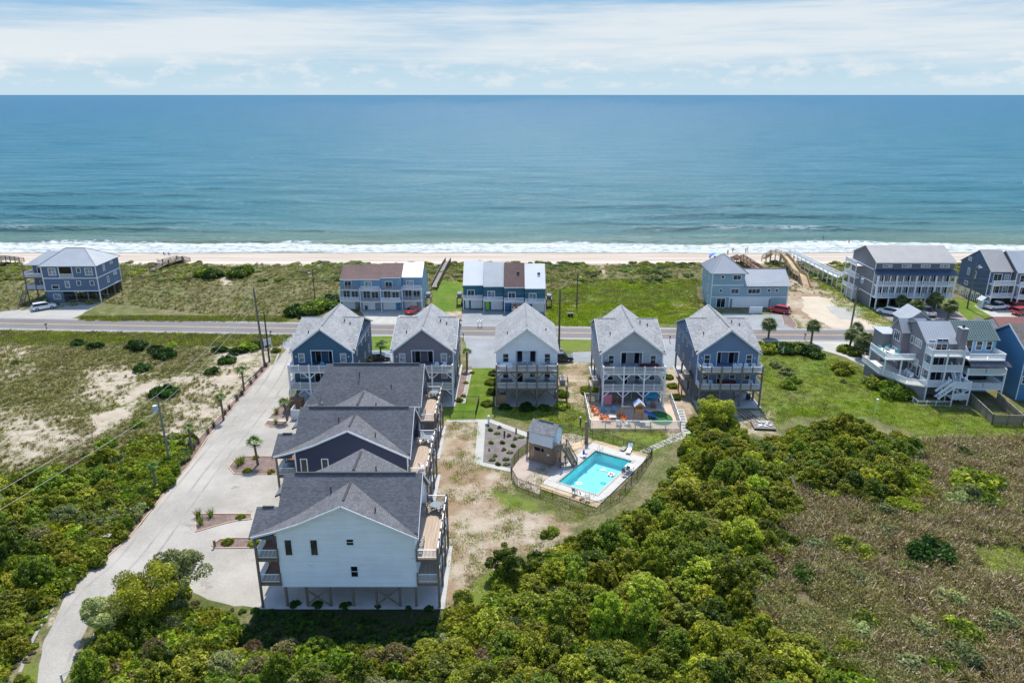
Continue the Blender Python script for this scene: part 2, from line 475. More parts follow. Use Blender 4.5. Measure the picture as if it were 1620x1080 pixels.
zone(0, [(951, 422), (957, 422), (959, 445), (952, 447)], .9, .4)
# marsh on the right and its margins
zone(2, [(1210, 1250), (1120, 1000), (1170, 900), (1235, 850), (1240, 780), (1330, 760), (1400, 700), (1460, 692), (1580, 690), (1900, 700), (2300, 1250)], 1.0, 2.5)
zone(1, [(1525, 860), (1600, 855), (1620, 870), (1700, 900), (1650, 925), (1560, 915)], 1.3, 1.5)
zone(1, [(1250, 1010), (1500, 1000), (1640, 1040), (1800, 1300), (1200, 1300)], .5, 6)
# thickets: dark litter under the shrubs
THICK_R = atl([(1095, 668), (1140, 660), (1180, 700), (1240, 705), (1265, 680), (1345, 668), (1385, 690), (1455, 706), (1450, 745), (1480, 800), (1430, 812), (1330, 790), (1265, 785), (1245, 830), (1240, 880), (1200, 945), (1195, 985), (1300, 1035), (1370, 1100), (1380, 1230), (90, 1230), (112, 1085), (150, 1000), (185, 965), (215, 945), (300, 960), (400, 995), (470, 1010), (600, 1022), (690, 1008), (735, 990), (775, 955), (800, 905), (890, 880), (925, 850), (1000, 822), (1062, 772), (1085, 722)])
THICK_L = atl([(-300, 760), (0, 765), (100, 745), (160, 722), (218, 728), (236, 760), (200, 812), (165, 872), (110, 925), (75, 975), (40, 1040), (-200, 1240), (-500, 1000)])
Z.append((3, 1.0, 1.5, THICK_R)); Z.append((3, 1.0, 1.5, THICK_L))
zone(1, [(60, 1240), (20, 1080), (62, 1020), (75, 1080), (70, 1240)], .9, .8)
zone(1, [(97, 1240), (100, 1085), (135, 1010), (150, 1080), (150, 1240)], .9, .8)
zone(3, [(400, 958), (700, 958), (705, 1000), (560, 1020), (400, 1000)], .8, .6)  # near house's cast shadow painted as dark ground

gx = np.concatenate([[-30000, -8000, -2500, -900, -420], np.arange(-260, 261, 1.0), [420, 900, 2500, 8000, 30000]])
gy = np.concatenate([[-4000, -1200, -350, -90, -10], np.arange(20, 252, 1.0)])
GX, GY = np.meshgrid(gx, gy)
def terrain_z(x, y):
    z = np.zeros_like(x)
    dune = np.clip((y - 172) / 14, 0, 1) * np.clip((212 - y) / 7, 0, 1)
    z = z + dune * (.1 + 1.5 * np.clip((204 - y) / 10, .15, 1) * fbm(x, y, 16, 4) * np.clip((y - 178) / 18, .3, 1))
    beach = np.clip((y - 205) / 40, 0, 1.3)
    z = z + np.where(y > 205, .5 * np.clip((y - 205) / 3, 0, 1) - beach * 3.1, 0)
    field = np.clip(seg_dist(x, y, [(-400, -20), (-400, 137), (-66, 134), (-56, 118), (-48, 70), (-60, 20), (-60, -20)]) / 5, 0, 1)
    z = z + field * (fbm(x, y, 11, 4) - .45) * 1.3
    z = z + np.clip(seg_dist(x, y, THICK_R) / 4, 0, 1) * (fbm(x, y, 9, 3) - .5) * .8
    return z
GZ = terrain_z(GX, GY)
W = np.zeros(GX.shape + (4,))
for ch, w, f, poly in Z:
    d = seg_dist(GX, GY, poly)
    m = np.clip(.5 + d / (2 * f), 0, 1) * w
    for o in range(3 if ch < 3 else 4):
        if o != ch: W[..., o] *= (1 - np.minimum(1, m / max(w, 1e-6)) * (.9 if w > .7 else .3))
    W[..., ch] = np.maximum(W[..., ch], m)
W[..., 0] = np.maximum(W[..., 0], np.clip((GY - 204.5) / 3, 0, 1) * 1.6)
W = np.clip(W, 0, 2) / 2
# the ground stops short of the pool basin, which the pool deck covers
POOL_C = (11.05, 84.8); POOL_RZ = R(-33.6); POOL_W, POOL_L = 5.5, 10.3
def pool_local(x, y):
    dx, dy = x - POOL_C[0], y - POOL_C[1]; c, s = math.cos(-POOL_RZ), math.sin(-POOL_RZ)
    return dx * c - dy * s, dx * s + dy * c
ny, nx = GX.shape
idx = np.arange(nx * ny).reshape(ny, nx)
cxm = (GX[:-1, :-1] + GX[1:, 1:]) / 2; cym = (GY[:-1, :-1] + GY[1:, 1:]) / 2
lx, ly = pool_local(cxm, cym)
keep = ~((np.abs(lx) < POOL_W / 2 + .75) & (np.abs(ly) < POOL_L / 2 + .75))
qd = np.stack([idx[:-1, :-1], idx[:-1, 1:], idx[1:, 1:], idx[1:, :-1]], -1)[keep]
def np_mesh(name, V, Q, m=None, smooth=False):
    me = bpy.data.meshes.new(name)
    V = np.asarray(V, np.float32); Q = np.asarray(Q, np.int32); k = Q.shape[1]
    me.vertices.add(len(V)); me.vertices.foreach_set('co', V.ravel())
    me.loops.add(Q.size); me.loops.foreach_set('vertex_index', Q.ravel())
    me.polygons.add(len(Q)); me.polygons.foreach_set('loop_start', np.arange(0, Q.size, k, dtype=np.int32))
    if smooth: me.polygons.foreach_set('use_smooth', np.ones(len(Q), bool))
    me.update(calc_edges=True)
    if m: me.materials.append(m)
    return me
def terrain_mat():
    m, nt, b = _nt('ground_cover'); k = NB(nt)
    at_ = k.n.new('ShaderNodeAttribute'); at_.attribute_name = 'zone'
    cr = k.n.new('ShaderNodeSeparateColor'); k.l.new(at_.outputs['Color'], cr.inputs[0])
    sand_w = k.math('MULTIPLY', cr.outputs[0], 2.0); lawn_w = k.math('MULTIPLY', cr.outputs[1], 2.0)
    marsh_w = k.math('MULTIPLY', cr.outputs[2], 2.0); dark_w = k.math('MULTIPLY', at_.outputs['Alpha'], 2.0)
    p = k.pos('World')
    big = k.noise(p, .06, 6, .6); mid = k.noise(p, .45, 7, .68); fine = k.noise(p, 3.2, 6, .75)
    vfine = k.noise(p, 11, 3, .7)
    # dry dune grass
    dry = k.mix(k.map(mid, .38, .62), (.16, .15, .06, 1), (.29, .245, .14, 1))
    dry = k.mix(k.map(big, .40, .62), dry, k.mix(k.map(mid, .4, .6), (.10, .135, .03, 1), (.20, .20, .07, 1)))
    dry = k.mix(k.map(fine, .42, .66), dry, (.08, .085, .035, 1))
    dry = k.mix(k.map(fine, .56, .66, 0, .8), dry, (.40, .34, .24, 1)) if False else dry
    lawn = k.mix(k.map(mid, .35, .65), (.09, .18, .010, 1), (.155, .235, .018, 1))
    lawn = k.mix(k.map(fine, .35, .7, 0, .55), lawn, (.07, .13, .015, 1)); lawn = k.mix(k.map(k.noise(p, .7, 8, .78), .47, .60, 0, .55), lawn, (.055, .12, .012, 1)); lawn = k.mix(k.map(k.noise(p, .22, 7, .75), .46, .62, 0, .75), lawn, (.16, .20, .035, 1))
    lawn_dry = k.mix(k.map(fine, .35, .65), (.20, .215, .05, 1), (.12, .17, .025, 1))
    lawn = k.mix(k.map(k.math('ADD', lawn_w, k.math('MULTIPLY', k.math('SUBTRACT', big, .5), 1.6)), .55, 1.15), lawn_dry, lawn)
    sand = k.mix(k.map(mid, .3, .7), (.41, .345, .255, 1), (.53, .46, .365, 1))
    sand = k.mix(k.math('MULTIPLY', k.map(k.noise(p, .16, 5, .65), .42, .60, .1, .9), k.map(k.sep(p)[0], -24, -12)), sand, (.30, .20, .125, 1))
    sand = k.mix(k.map(fine, .35, .75, 0, .35), sand, (.33, .26, .17, 1))
    marsh = k.mix(k.map(fine, .35, .65), (.13, .10, .05, 1), (.25, .21, .11, 1))
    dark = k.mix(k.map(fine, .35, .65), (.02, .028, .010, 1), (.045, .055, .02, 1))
    y = k.sep(p)[1]; zc = k.sep(p)[2]
    beach_n = k.noise(k.comb(k.math('MULTIPLY', k.sep(p)[0], .03), k.math('MULTIPLY', y, .35), 0), 1.0, 5, .6)
    beach = k.mix(k.map(beach_n, .35, .65), (.42, .345, .275, 1), (.52, .45, .38, 1))
    beach = k.mix(k.map(k.math('ADD', y, k.math('MULTIPLY', beach_n, 3)), 212.5, 214, .0, 1), (.56, .50, .42, 1), beach)
    tr = k.noise(p, .9, 5, .8)
    beach = k.mix(k.map(tr, .56, .66, 0, .4), beach, (.36, .28, .21, 1))
    edge = k.math('ADD', y, k.math('MULTIPLY', k.noise(k.comb(k.math('MULTIPLY', k.sep(p)[0], .022), 0, 0), 1.0, 4, .6), 14))
    beach = k.mix(k.map(edge, 235, 239), beach, (.23, .18, .145, 1))
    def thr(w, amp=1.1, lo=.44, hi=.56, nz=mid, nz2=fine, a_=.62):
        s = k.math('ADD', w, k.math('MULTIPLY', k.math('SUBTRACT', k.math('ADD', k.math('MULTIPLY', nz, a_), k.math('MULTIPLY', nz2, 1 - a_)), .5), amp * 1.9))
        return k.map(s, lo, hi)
    sparse = k.math('MULTIPLY', k.map(big, .50, .66), .22)
    c = k.mix(thr(lawn_w, 1.25, .36, .62), dry, lawn)
    c = k.mix(thr(marsh_w, .9), c, marsh)
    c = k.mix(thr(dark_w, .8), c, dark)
    c = k.mix(thr(k.math('ADD', k.math('MULTIPLY', sand_w, .92), sparse), 2.2, .40, .66, mid, fine, .42), c, sand)
    c = k.mix(k.map(sand_w, 1.2, 1.5), c, beach)
    k._in(b.inputs['Base Color'], c); b.inputs['Roughness'].default_value = .95
    b.inputs['Specular IOR Level'].default_value = .15
    wet = k.map(edge, 236, 239, .95, .35)
    k._in(b.inputs['Roughness'], wet)
    h = k.math('ADD', k.math('MULTIPLY', fine, .6), k.math('MULTIPLY', vfine, .3))
    k._in(b.inputs['Normal'], k.bump(h, .8, .35))
    return m
gm = np_mesh('ground', np.stack([GX, GY, GZ], -1).reshape(-1, 3), qd.reshape(-1, 4), terrain_mat(), True)
ca = gm.color_attributes.new('zone', 'FLOAT_COLOR', 'POINT')
ca.data.foreach_set('color', W.reshape(-1, 4).astype(np.float32).ravel())
put(gm, 'ground', kind='structure')

# ------------------------------------------------------------------ sea
SEA = -1.5
sx = np.concatenate([np.arange(-30000, -400, 3700), np.arange(-400, 401, 4.0), np.arange(400 + 3700, 30001, 3700)])
sy = np.concatenate([np.arange(224, 440, .9), np.arange(440, 700, 6), np.array([760, 900, 1300, 2500, 6000, 14000, 32000])])
SX, SY = np.meshgrid(sx, sy)
SZ = np.full(SX.shape, SEA)
near = (np.abs(SX) < 401) & (SY < 440)
for k_, (yc, amp, wd, s_) in enumerate([(249, .42, 1.6, 37), (256.5, .34, 1.7, 61), (271, .36, 2.1, 83), (286, .22, 2.4, 55), (300, .42, 2.6, 97), (314, .2, 2.8, 71), (327, .36, 2.9, 89), (347, .25, 3.3, 66), (369, .32, 3.7, 110), (396, .25, 4.2, 90), (423, .22, 4.5, 90)]):
    warp = (fbm(SX, SX * 0 + k_ * 31.7, 90, 3) - .5) * 16 + (fbm(SX, SX * 0 + k_ * 11.3, 30, 2) - .5) * 1.6
    a = amp * np.clip(vnoise(SX, SX * 0 + 7.7 * k_, s_) * 2.6 - .55, 0, 1) * (1.3 if yc < 260 else 3.6); wd = wd * (1.0 if yc < 260 else 2.1)
    t = (SY - yc - warp * (.35 + .0 * SY)) / wd
    prof = np.exp(-np.where(t < 0, t * 2.2, t * .7) ** 2)
    SZ += np.where(near, 1.45 * a * prof, 0)
SZ += np.where(near, (fbm(SX, SY * 2.2, 9, 3) - .5) * .22 * np.clip((SY - 232) / 20, 0, 1), 0)
def sea_mat():
    m, nt, b = _nt('sea_water'); k = NB(nt)
    p = k.pos('World'); s = k.sep(p); x, y, z = s[0], s[1], s[2]
    yy = k.math('LOGARITHM', k.math('MAXIMUM', k.math('SUBTRACT', y, 215), 1), 10.0)
    drift = k.noise(k.comb(k.math('MULTIPLY', x, .004), k.math('MULTIPLY', y, .012), 0), 1.0, 5, .6)
    chop = k.noise(k.comb(k.math('MULTIPLY', x, .012), k.math('MULTIPLY', y, .07), 9.0), 1.0, 8, .82)
    f = k.math('ADD', yy, k.math('MULTIPLY', k.math('SUBTRACT', drift, .5), .8))
    c = k.mix(k.map(f, 1.3, 1.95), (.13, .185, .13, 1), (.040, .14, .16, 1))
    c = k.mix(k.map(f, 1.8, 2.7), c, (.032, .138, .195, 1))
    c = k.mix(k.map(f, 2.6, 3.5), c, (.036, .13, .21, 1))
    # surf: a wide band against the beach, thinning seaward
    shore = k.noise(k.comb(k.math('MULTIPLY', x, .022), 0, 0), 1.0, 4, .6)
    wide = k.noise(k.comb(k.math('MULTIPLY', x, .012), 3.3, 0), 1.0, 3, .5)
    d = k.math('ADD', y, k.math('MULTIPLY', shore, 14))     # same swash line as on the sand
    lace = k.noise(k.comb(k.math('MULTIPLY', x, .35), k.math('MULTIPLY', y, .8), 0), 1.0, 6, .72, .6)
    outer = k.math('SUBTRACT', 256.0, k.math('MULTIPLY', k.math('SUBTRACT', wide, .5), -20))
    q = k.math('SUBTRACT', outer, d)
    fo = k.math('ADD', k.math('MULTIPLY', k.map(q, -2.0, 4.5), .62), k.math('MULTIPLY', lace, .95))
    foam = k.map(fo, .84, 1.04)
    swash = k.map(k.math('ADD', d, k.math('MULTIPLY', lace, 2.6)), 238, 241.5)
    foam = k.math('MULTIPLY', k.math('MULTIPLY', foam, swash), k.map(lace, .36, .54, .12, 1.0))
    # whitecaps breaking on crests, with sun sparkle painted into their white
    crest = k.map(k.math('SUBTRACT', z, SEA), .55, 1.3)
    cap_n = k.map(k.noise(k.comb(k.math('MULTIPLY', x, .02), k.math('MULTIPLY', y, .02), 5), 1.0, 3, .5), .50, .62)
    caps = k.math('MULTIPLY', k.math('MULTIPLY', crest, cap_n), k.math('MULTIPLY', k.map(lace, .42, .56), k.map(y, 300, 250, .0, 1.0)))
    foam = k.math('MAXIMUM', foam, k.math('MULTIPLY', caps, .85))
    n1 = k.noise(k.comb(k.math('MULTIPLY', x, .32), k.math('MULTIPLY', y, 1.0), 0), 1.0, 6, .62)
    n2 = k.noise(k.comb(k.math('MULTIPLY', x, .02), k.math('MULTIPLY', y, .11), 0), 1.0, 5, .6)
    h = k.math('ADD', k.math('MULTIPLY', n1, .85), k.math('MULTIPLY', n2, 7.0))
    c = k.mix(k.map(n1, .3, .7, 0, .35), c, k.mix(1.0, c, (1.6, 1.5, 1.4, 1), 'MULTIPLY'))
    c = k.mix(1.0, c, k.mix(k.map(chop, .34, .66), (.74, .80, .83, 1), (1.2, 1.16, 1.14, 1)), 'MULTIPLY')  # light and shade of ripple streaks put into the water colour
    c = k.mix(foam, c, (.58, .61, .61, 1))
    k._in(b.inputs['Base Color'], c)
    k._in(b.inputs['Roughness'], k.map(foam, 0, 1, .5, .95, False))
    b.inputs['IOR'].default_value = 1.33
    b.inputs['Specular IOR Level'].default_value = 0.0
    bn = k.bump(h, 1.0, .8); k._in(b.inputs['Normal'], bn)
    gl = k.n.new('ShaderNodeBsdfGlossy'); gl.inputs['Roughness'].default_value = .13; k.l.new(bn, gl.inputs['Normal'])
    fr = k.n.new('ShaderNodeFresnel'); fr.inputs[0].default_value = 1.33; k.l.new(bn, fr.inputs['Normal'])
    ff = k.math('MULTIPLY', k.math('MINIMUM', k.math('MULTIPLY', fr.outputs[0], .8), k.map(f, 1.6, 3.4, .36, .16)), k.math('MULTIPLY', k.map(chop, .36, .66, .55, 1.45), k.math('SUBTRACT', 1.0, foam)))
    mx = k.n.new('ShaderNodeMixShader'); k.l.new(ff, mx.inputs[0]); k.l.new(b.outputs[0], mx.inputs[1]); k.l.new(gl.outputs[0], mx.inputs[2])
    k.l.new(mx.outputs[0], nt.nodes['Material Output'].inputs[0])
    return m
sm = np_mesh('sea', np.stack([SX, SY, SZ], -1).reshape(-1, 3), np.stack([np.arange(SX.size).reshape(SX.shape)[:-1, :-1], np.arange(SX.size).reshape(SX.shape)[:-1, 1:], np.arange(SX.size).reshape(SX.shape)[1:, 1:], np.arange(SX.size).reshape(SX.shape)[1:, :-1]], -1).reshape(-1, 4), sea_mat(), True)
put(sm, 'sea', kind='structure')

# ------------------------------------------------------------------ flat surfaces laid on the ground
def sheet(name, pts, z, m, jit=.0, step=.7, seed=0, th=0.0, kind='structure', parent=None, label=None):
    out = []
    for i in range(len(pts)):
        a, b2 = Vector(pts[i]), Vector(pts[(i + 1) % len(pts)])
        n = max(1, int((b2 - a).length / step)) if jit else 1
        for j in range(n): out.append(a + (b2 - a) * j / n)
    if jit:
        res = []
        for v in out:
            dx = (float(fbm(v.x + seed * 9.1, v.y, 2.6, 3)) - .5) * 2 * jit * 1.6
            dy = (float(fbm(v.x, v.y + seed * 5.7 + 50, 2.6, 3)) - .5) * 2 * jit * 1.6
            res.append((v.x + dx, v.y + dy))
        out = res
    else: out = [(v.x, v.y) for v in out]
    bm = bmesh.new()
    vs_ = [bm.verts.new((a, b2, z)) for a, b2 in out]
    fc = bm.faces.new(vs_); bm.normal_update()
    if fc.normal.z < 0: fc.normal_flip()
    if th:
        ex = bmesh.ops.extrude_face_region(bm, geom=[fc])
        for e in ex['geom']:
            if isinstance(e, bmesh.types.BMVert): e.co.z -= th
        bmesh.ops.recalc_face_normals(bm, faces=bm.faces)
    bmesh.ops.triangulate(bm, faces=[f for f in bm.faces if len(f.verts) > 4])
    me = bpy.data.meshes.new(name); bm.to_mesh(me); bm.free(); me.materials.append(m)
    o = put(me, name, parent)
    if kind: o['kind'] = kind
    if label: o['label'] = label
    return o
GRAVEL = ground('pale_gravel', (.285, .262, .225), (.43, .402, .355), .10, 5.5, .95, .8, ((.27, .245, .21), .28, .60), .06, (.38, .62))
GRAVEL_G = ground('grey_gravel', (.20, .215, .22), (.29, .305, .31), .2, 9, .95, .5, None, .05)
MULCH = ground('mulch', (.13, .085, .07), (.26, .19, .165), .9, 9, .95, .8, ((.08, .055, .045), 3.0, .55), .06)
ASPH = ground('asphalt', (.13, .122, .122), (.175, .165, .165), .08, 12, .9, .2, ((.11, .108, .11), .5, .62), .02)
PAVE = ground('pale_concrete', (.36, .345, .30), (.45, .43, .385), .3, 7, .85, .12, ((.42, .40, .36), 1.2, .62), .02)
LINE_W = plain('road_line_white', (.62, .61, .58), .7, .15, 1.5)
LINE_Y = plain('road_line_yellow', (.62, .40, .08), .7, .18, 1.5)
PATHM = ground('path_gravel', (.36, .36, .33), (.46, .45, .41), .4, 10, .95, .4, None, .03)
DIRT_D = ground('dark_gravel', (.10, .10, .105), (.17, .17, .175), .3, 9, .95, .4, None, .04)

road_c = [(-900, 200), (-300, 162), (-180, 154.3), (-111, 150.3), (-52, 146.9), (-14.6, 145.2), (25, 143.1), (77, 141.9), (130, 141.0), (300, 139.5), (900, 134)]
def cr_spline(P, n=8):
    out = []
    for i in range(len(P) - 1):
        p0, p1, p2, p3 = [Vector(P[max(0, min(len(P) - 1, j))]) for j in (i - 1, i, i + 1, i + 2)]
        for t in range(n):
            t /= n
            out.append(.5 * ((2 * p1) + (p2 - p0) * t + (2 * p0 - 5 * p1 + 4 * p2 - p3) * t * t + (3 * p1 - p0 - 3 * p2 + p3) * t ** 3))
    out.append(Vector(P[-1])); return out
rc = [Vector(p) for p in road_c[:1]] + cr_spline(road_c[1:-1]) + [Vector(road_c[-1])]
def strip(name, pts, o0, o1, z, m, kind='structure', th=0, dash=None, parent=None):
    mb = MB(); L = []
    for i, p in enumerate(pts):
        d = (pts[min(i + 1, len(pts) - 1)] - pts[max(i - 1, 0)]).normalized(); n = Vector((-d.y, d.x))
        L.append((p + n * o0, p + n * o1))
    for i in range(len(L) - 1):
        a, b2, c, d = L[i][0], L[i + 1][0], L[i + 1][1], L[i][1]
        mb.quad((a.x, a.y, z), (b2.x, b2.y, z), (c.x, c.y, z), (d.x, d.y, z))
    o = mb.build(name, m, parent)
    if kind: o['kind'] = kind
    return o
strip('road_shoulder', rc, -4.3, 4.25, .010, ground('shoulder', (.29, .28, .25), (.39, .37, .33), .3, 8, .95, .3))
strip('road', rc, -3.75, 3.75, .015, ASPH)
strip('road_line', rc, -3.45, -3.33, .019, LINE_W); strip('road_line', rc, 3.33, 3.45, .019, LINE_W)
strip('road_line', rc, -.20, -.08, .019, LINE_Y); strip('road_line', rc, .08, .20, .019, LINE_Y)

drive_l = [(432, 529), (449, 541), (453, 553), (437, 574), (428, 578), (389, 621), (330, 690), (300, 735), (260, 781), (205, 850), (168, 882), (130, 906), (105, 940), (88, 975), (72, 1010), (64, 1050), (62, 1090), (50, 1180)]
drive_r = [(88, 1180), (97, 1085), (120, 1040), (128, 1010), (141, 985), (162, 950), (215, 925), (292, 900), (300, 930), (330, 948), (372, 957), (445, 962), (452, 880), (470, 720), (500, 640), (455, 640), (462, 600), (462, 560), (470, 530)]
sheet('gravel_drive', atl(drive_l + drive_r), .006, GRAVEL, .22, .8, 1)
TRK = ground('worn_gravel', (.25, .235, .205), (.37, .35, .315), .3, 6, .95, .6, None, .04)
for off in (-2.6, 1.1):
    tk = cr_spline(atl([(90, 1050), (112, 990), (150, 935), (205, 885), (262, 812), (322, 735), (382, 665), (432, 600), (452, 556), (452, 533)]), 6)
    for w_ in (0, 1.55): strip('tyre_track', tk, off + w_, off + w_ + .30, .0105, TRK)
bed_outer = [(418, 573), (378, 625), (318, 690), (287, 728), (247, 777), (192, 845), (158, 880)]
bed_in = [(168, 882), (205, 850), (260, 781), (300, 735), (330, 690), (389, 621), (428, 578)]
BEDS = []
def bed(pts, seed=0, border=True, name='mulch_bed'):
    P = atl(pts); sheet(name, P, .012, MULCH, 0)
    if border:
        mb = MB()
        for i in range(len(P)):
            a, b2 = P[i], P[(i + 1) % len(P)]; mb.bar((a[0], a[1], .045), (b2[0], b2[1], .045), .12, .10)
        mb.build('edging', plain('edging_timber', (.50, .36, .24), .8, .15), None)['kind'] = 'structure'
    BEDS.append(P)
bed(bed_outer + bed_in)
bed([(362, 739), (372, 727), (386, 722), (440, 722), (440, 750), (371, 750)])
bed([(309, 813), (398, 813), (398, 821), (376, 823), (350, 829), (310, 841)])
bed([(335, 862), (348, 853), (370, 851), (410, 851), (411, 866), (341, 867)])
bed([(425.6, 661), (455, 628), (462, 640), (458, 662), (440, 662)])
bed([(419, 671), (423, 666), (455, 668), (456, 674), (428, 676)])
sheet('walkway', atl([(422, 665), (426, 661), (462, 663), (462, 667)]), .012, PAVE)
sheet('gravel_parking', atl([(733, 533), (790, 533), (790, 582), (741, 582), (742, 560)]), .006, GRAVEL_G, .1)
sheet('gravel_parking', atl([(588, 554), (624, 554), (624, 574), (588, 574)]), .006, GRAVEL_G, .1)
sheet('gravel_parking', atl([(906, 557), (938, 556), (940, 573), (908, 573)]), .006, GRAVEL_G, .05)
sheet('gravel_parking', atl([(1040, 536), (1075, 536), (1075, 582), (1050, 582)]), .006, GRAVEL_G, .1)
sheet('gravel_parking', atl([(432, 529), (466, 529), (464, 548), (450, 552), (446, 540)]), .008, GRAVEL_G, .2)
sheet('concrete_drive', atl([(567, 489), (684, 487), (700, 513), (588, 513)]), .008, ground('stained_concrete', (.33, .32, .29), (.46, .45, .41), .5, 6, .9, .2, ((.30, .28, .2), .6, .58)), .15)
sheet('gravel_parking', atl([(733, 489), (862, 494), (850, 520), (728, 517)]), .006, GRAVEL_G, .2)
sheet('gravel_drive', atl([(-60, 503), (10, 492), (75, 478), (163, 476), (128, 499), (112, 505), (60, 504), (0, 502)]), .006, ground('light_gravel', (.30, .29, .26), (.40, .385, .35), .2, 8), .3)
sheet('gravel_parking', atl([(1142, 495), (1246, 498), (1240, 510), (1266, 521), (1196, 521), (1150, 510)]), .006, GRAVEL_G, .1)
bed([(1236, 499), (1249, 498), (1261, 515), (1258, 520), (1240, 513)])
sheet('gravel_drive', atl([(1306, 485), (1350, 480), (1372, 494), (1345, 506), (1325, 503)]), .006, ground('light_gravel', (.30, .29, .26), (.40, .385, .35), .2, 8), .3)
sheet('sand_track', atl([(1262, 446), (1275, 440), (1290, 452), (1345, 500), (1430, 522), (1330, 524), (1275, 500)]), .005, ground('track_sand', (.42, .35, .26), (.53, .46, .36), .2, 6, .95, .4), .8, 1.2)
sheet('asphalt_parking', atl([(1375, 486), (1512, 489), (1550, 522), (1432, 523)]), .006, ground('worn_asphalt', (.20, .17, .155), (.30, .25, .22), .3, 8, .9, .2), .1)
sheet('concrete_drive', atl([(1277, 534), (1425, 536), (1422, 550), (1385, 566), (1395, 590), (1372, 582), (1340, 566), (1300, 553)]), .007, PAVE, .15)
sheet('concrete_drive', atl([(1540, 483), (1700, 485), (1720, 520), (1600, 520)]), .007, PAVE, .1)
# right of the left townhouses, a side path behind
P1 = [(757, 666), (777, 663), (842, 686), (812, 746), (809, 758), (758, 741)]
sheet('garden_path', atl([(706, 664), (777, 663), (845, 688), (838, 693), (775, 668), (768, 671), (764, 731), (810, 741), (808, 746), (751, 734), (756, 668), (706, 667)]), .012, PATHM, .03, .6)
sheet('plant_bed', atl([(768, 671), (775, 669), (838, 693), (826, 706), (812, 719), (809, 741), (764, 731)]), .014, ground('bed_gravel', (.115, .10, .092), (.22, .195, .18), .6, 9, .95, .6, ((.12, .10, .09), 2.5, .58), .05))
# ================================================================== BUILDING KIT
def f_window(w, h, cols, rows, fr=.07):
    def mk():
        mb = MB(); t = .05
        mb.box(-w/2 - fr, -t, -fr, -w/2, .02, h + fr).box(w/2, -t, -fr, w/2 + fr, .02, h + fr)
        mb.box(-w/2, -t, -fr, w/2, .02, 0).box(-w/2, -t, h, w/2, .02, h + fr)
        for i in range(1, cols): x = -w/2 + w * i / cols; mb.box(x - .03, -t + .008, 0, x + .03, .01, h)
        for j in range(1, rows):
            z = h * j / rows
            for i in range(cols):
                a = -w/2 + w * i / cols + (.03 if i else 0); b2 = -w/2 + w * (i + 1) / cols - (.03 if i < cols - 1 else 0)
                mb.box(a, -t + .012, z - .025, b2, .01, z + .025)
        return mb.mesh('window', WHITE)
    return cached(('win', w, h, cols, rows, fr), mk)
def window(parent, x, y, z, w, h, face=0, cols=1, rows=2, glass=None, fr=.09, name='window'):
    """face 0 looks along -y, 90 along +x, 180 along +y, -90 along -x"""
    o = put(f_window(w, h, cols, rows, fr), name, parent, (x, y, z), R(face))
    g = glass or GLASS
    pm = cached(('pane', w, h, g.name), lambda: MB().box(-w/2, -.012, 0, w/2, .008, h).mesh('pane', g))
    put(pm, 'pane', o)
    return o
def rail_mesh(L, h=.95, m=None, balus=.12, postsp=1.9, bw=.025, post=None):
    pass
def railing(parent, p0, p1, z, h=.95, m=None, balus=.13, bw=.03, name='railing'):
    m = m or WHITE; p0, p1 = Vector((p0[0], p0[1])), Vector((p1[0], p1[1])); d = p1 - p0; L = round(d.length, 2)
    def mk():
        mb = MB(); mb.box(0, -.045, h - .06, L, .045, h); mb.box(0, -.03, .08, L, .03, .14)
        n = max(1, int(L / balus))
        for i in range(1, n):
            x = L * i / n
            mb.box(x - bw/2, -bw/2, .14, x + bw/2, bw/2, h - .06, skip='tb')
        return mb.mesh('railing', m)
    return put(cached(('rail', L, h, m.name, balus, bw), mk), name, parent, (p0.x, p0.y, z), math.atan2(d.y, d.x))
def post(parent, x, y, z0, z1, w=.2, m=None, name='post', label=None):
    m = m or WOOD_W
    me = cached(('post', round(z1 - z0, 2), w, m.name), lambda: MB().box(-w/2, -w/2, 0, w/2, w/2, z1 - z0).mesh('post', m))
    return put(me, name, parent, (x, y, z0))
def brace(parent, p, q, w=.12, m=None, name='brace'):
    return MB().bar(p, q, w).build(name, m or WOOD_W, parent)
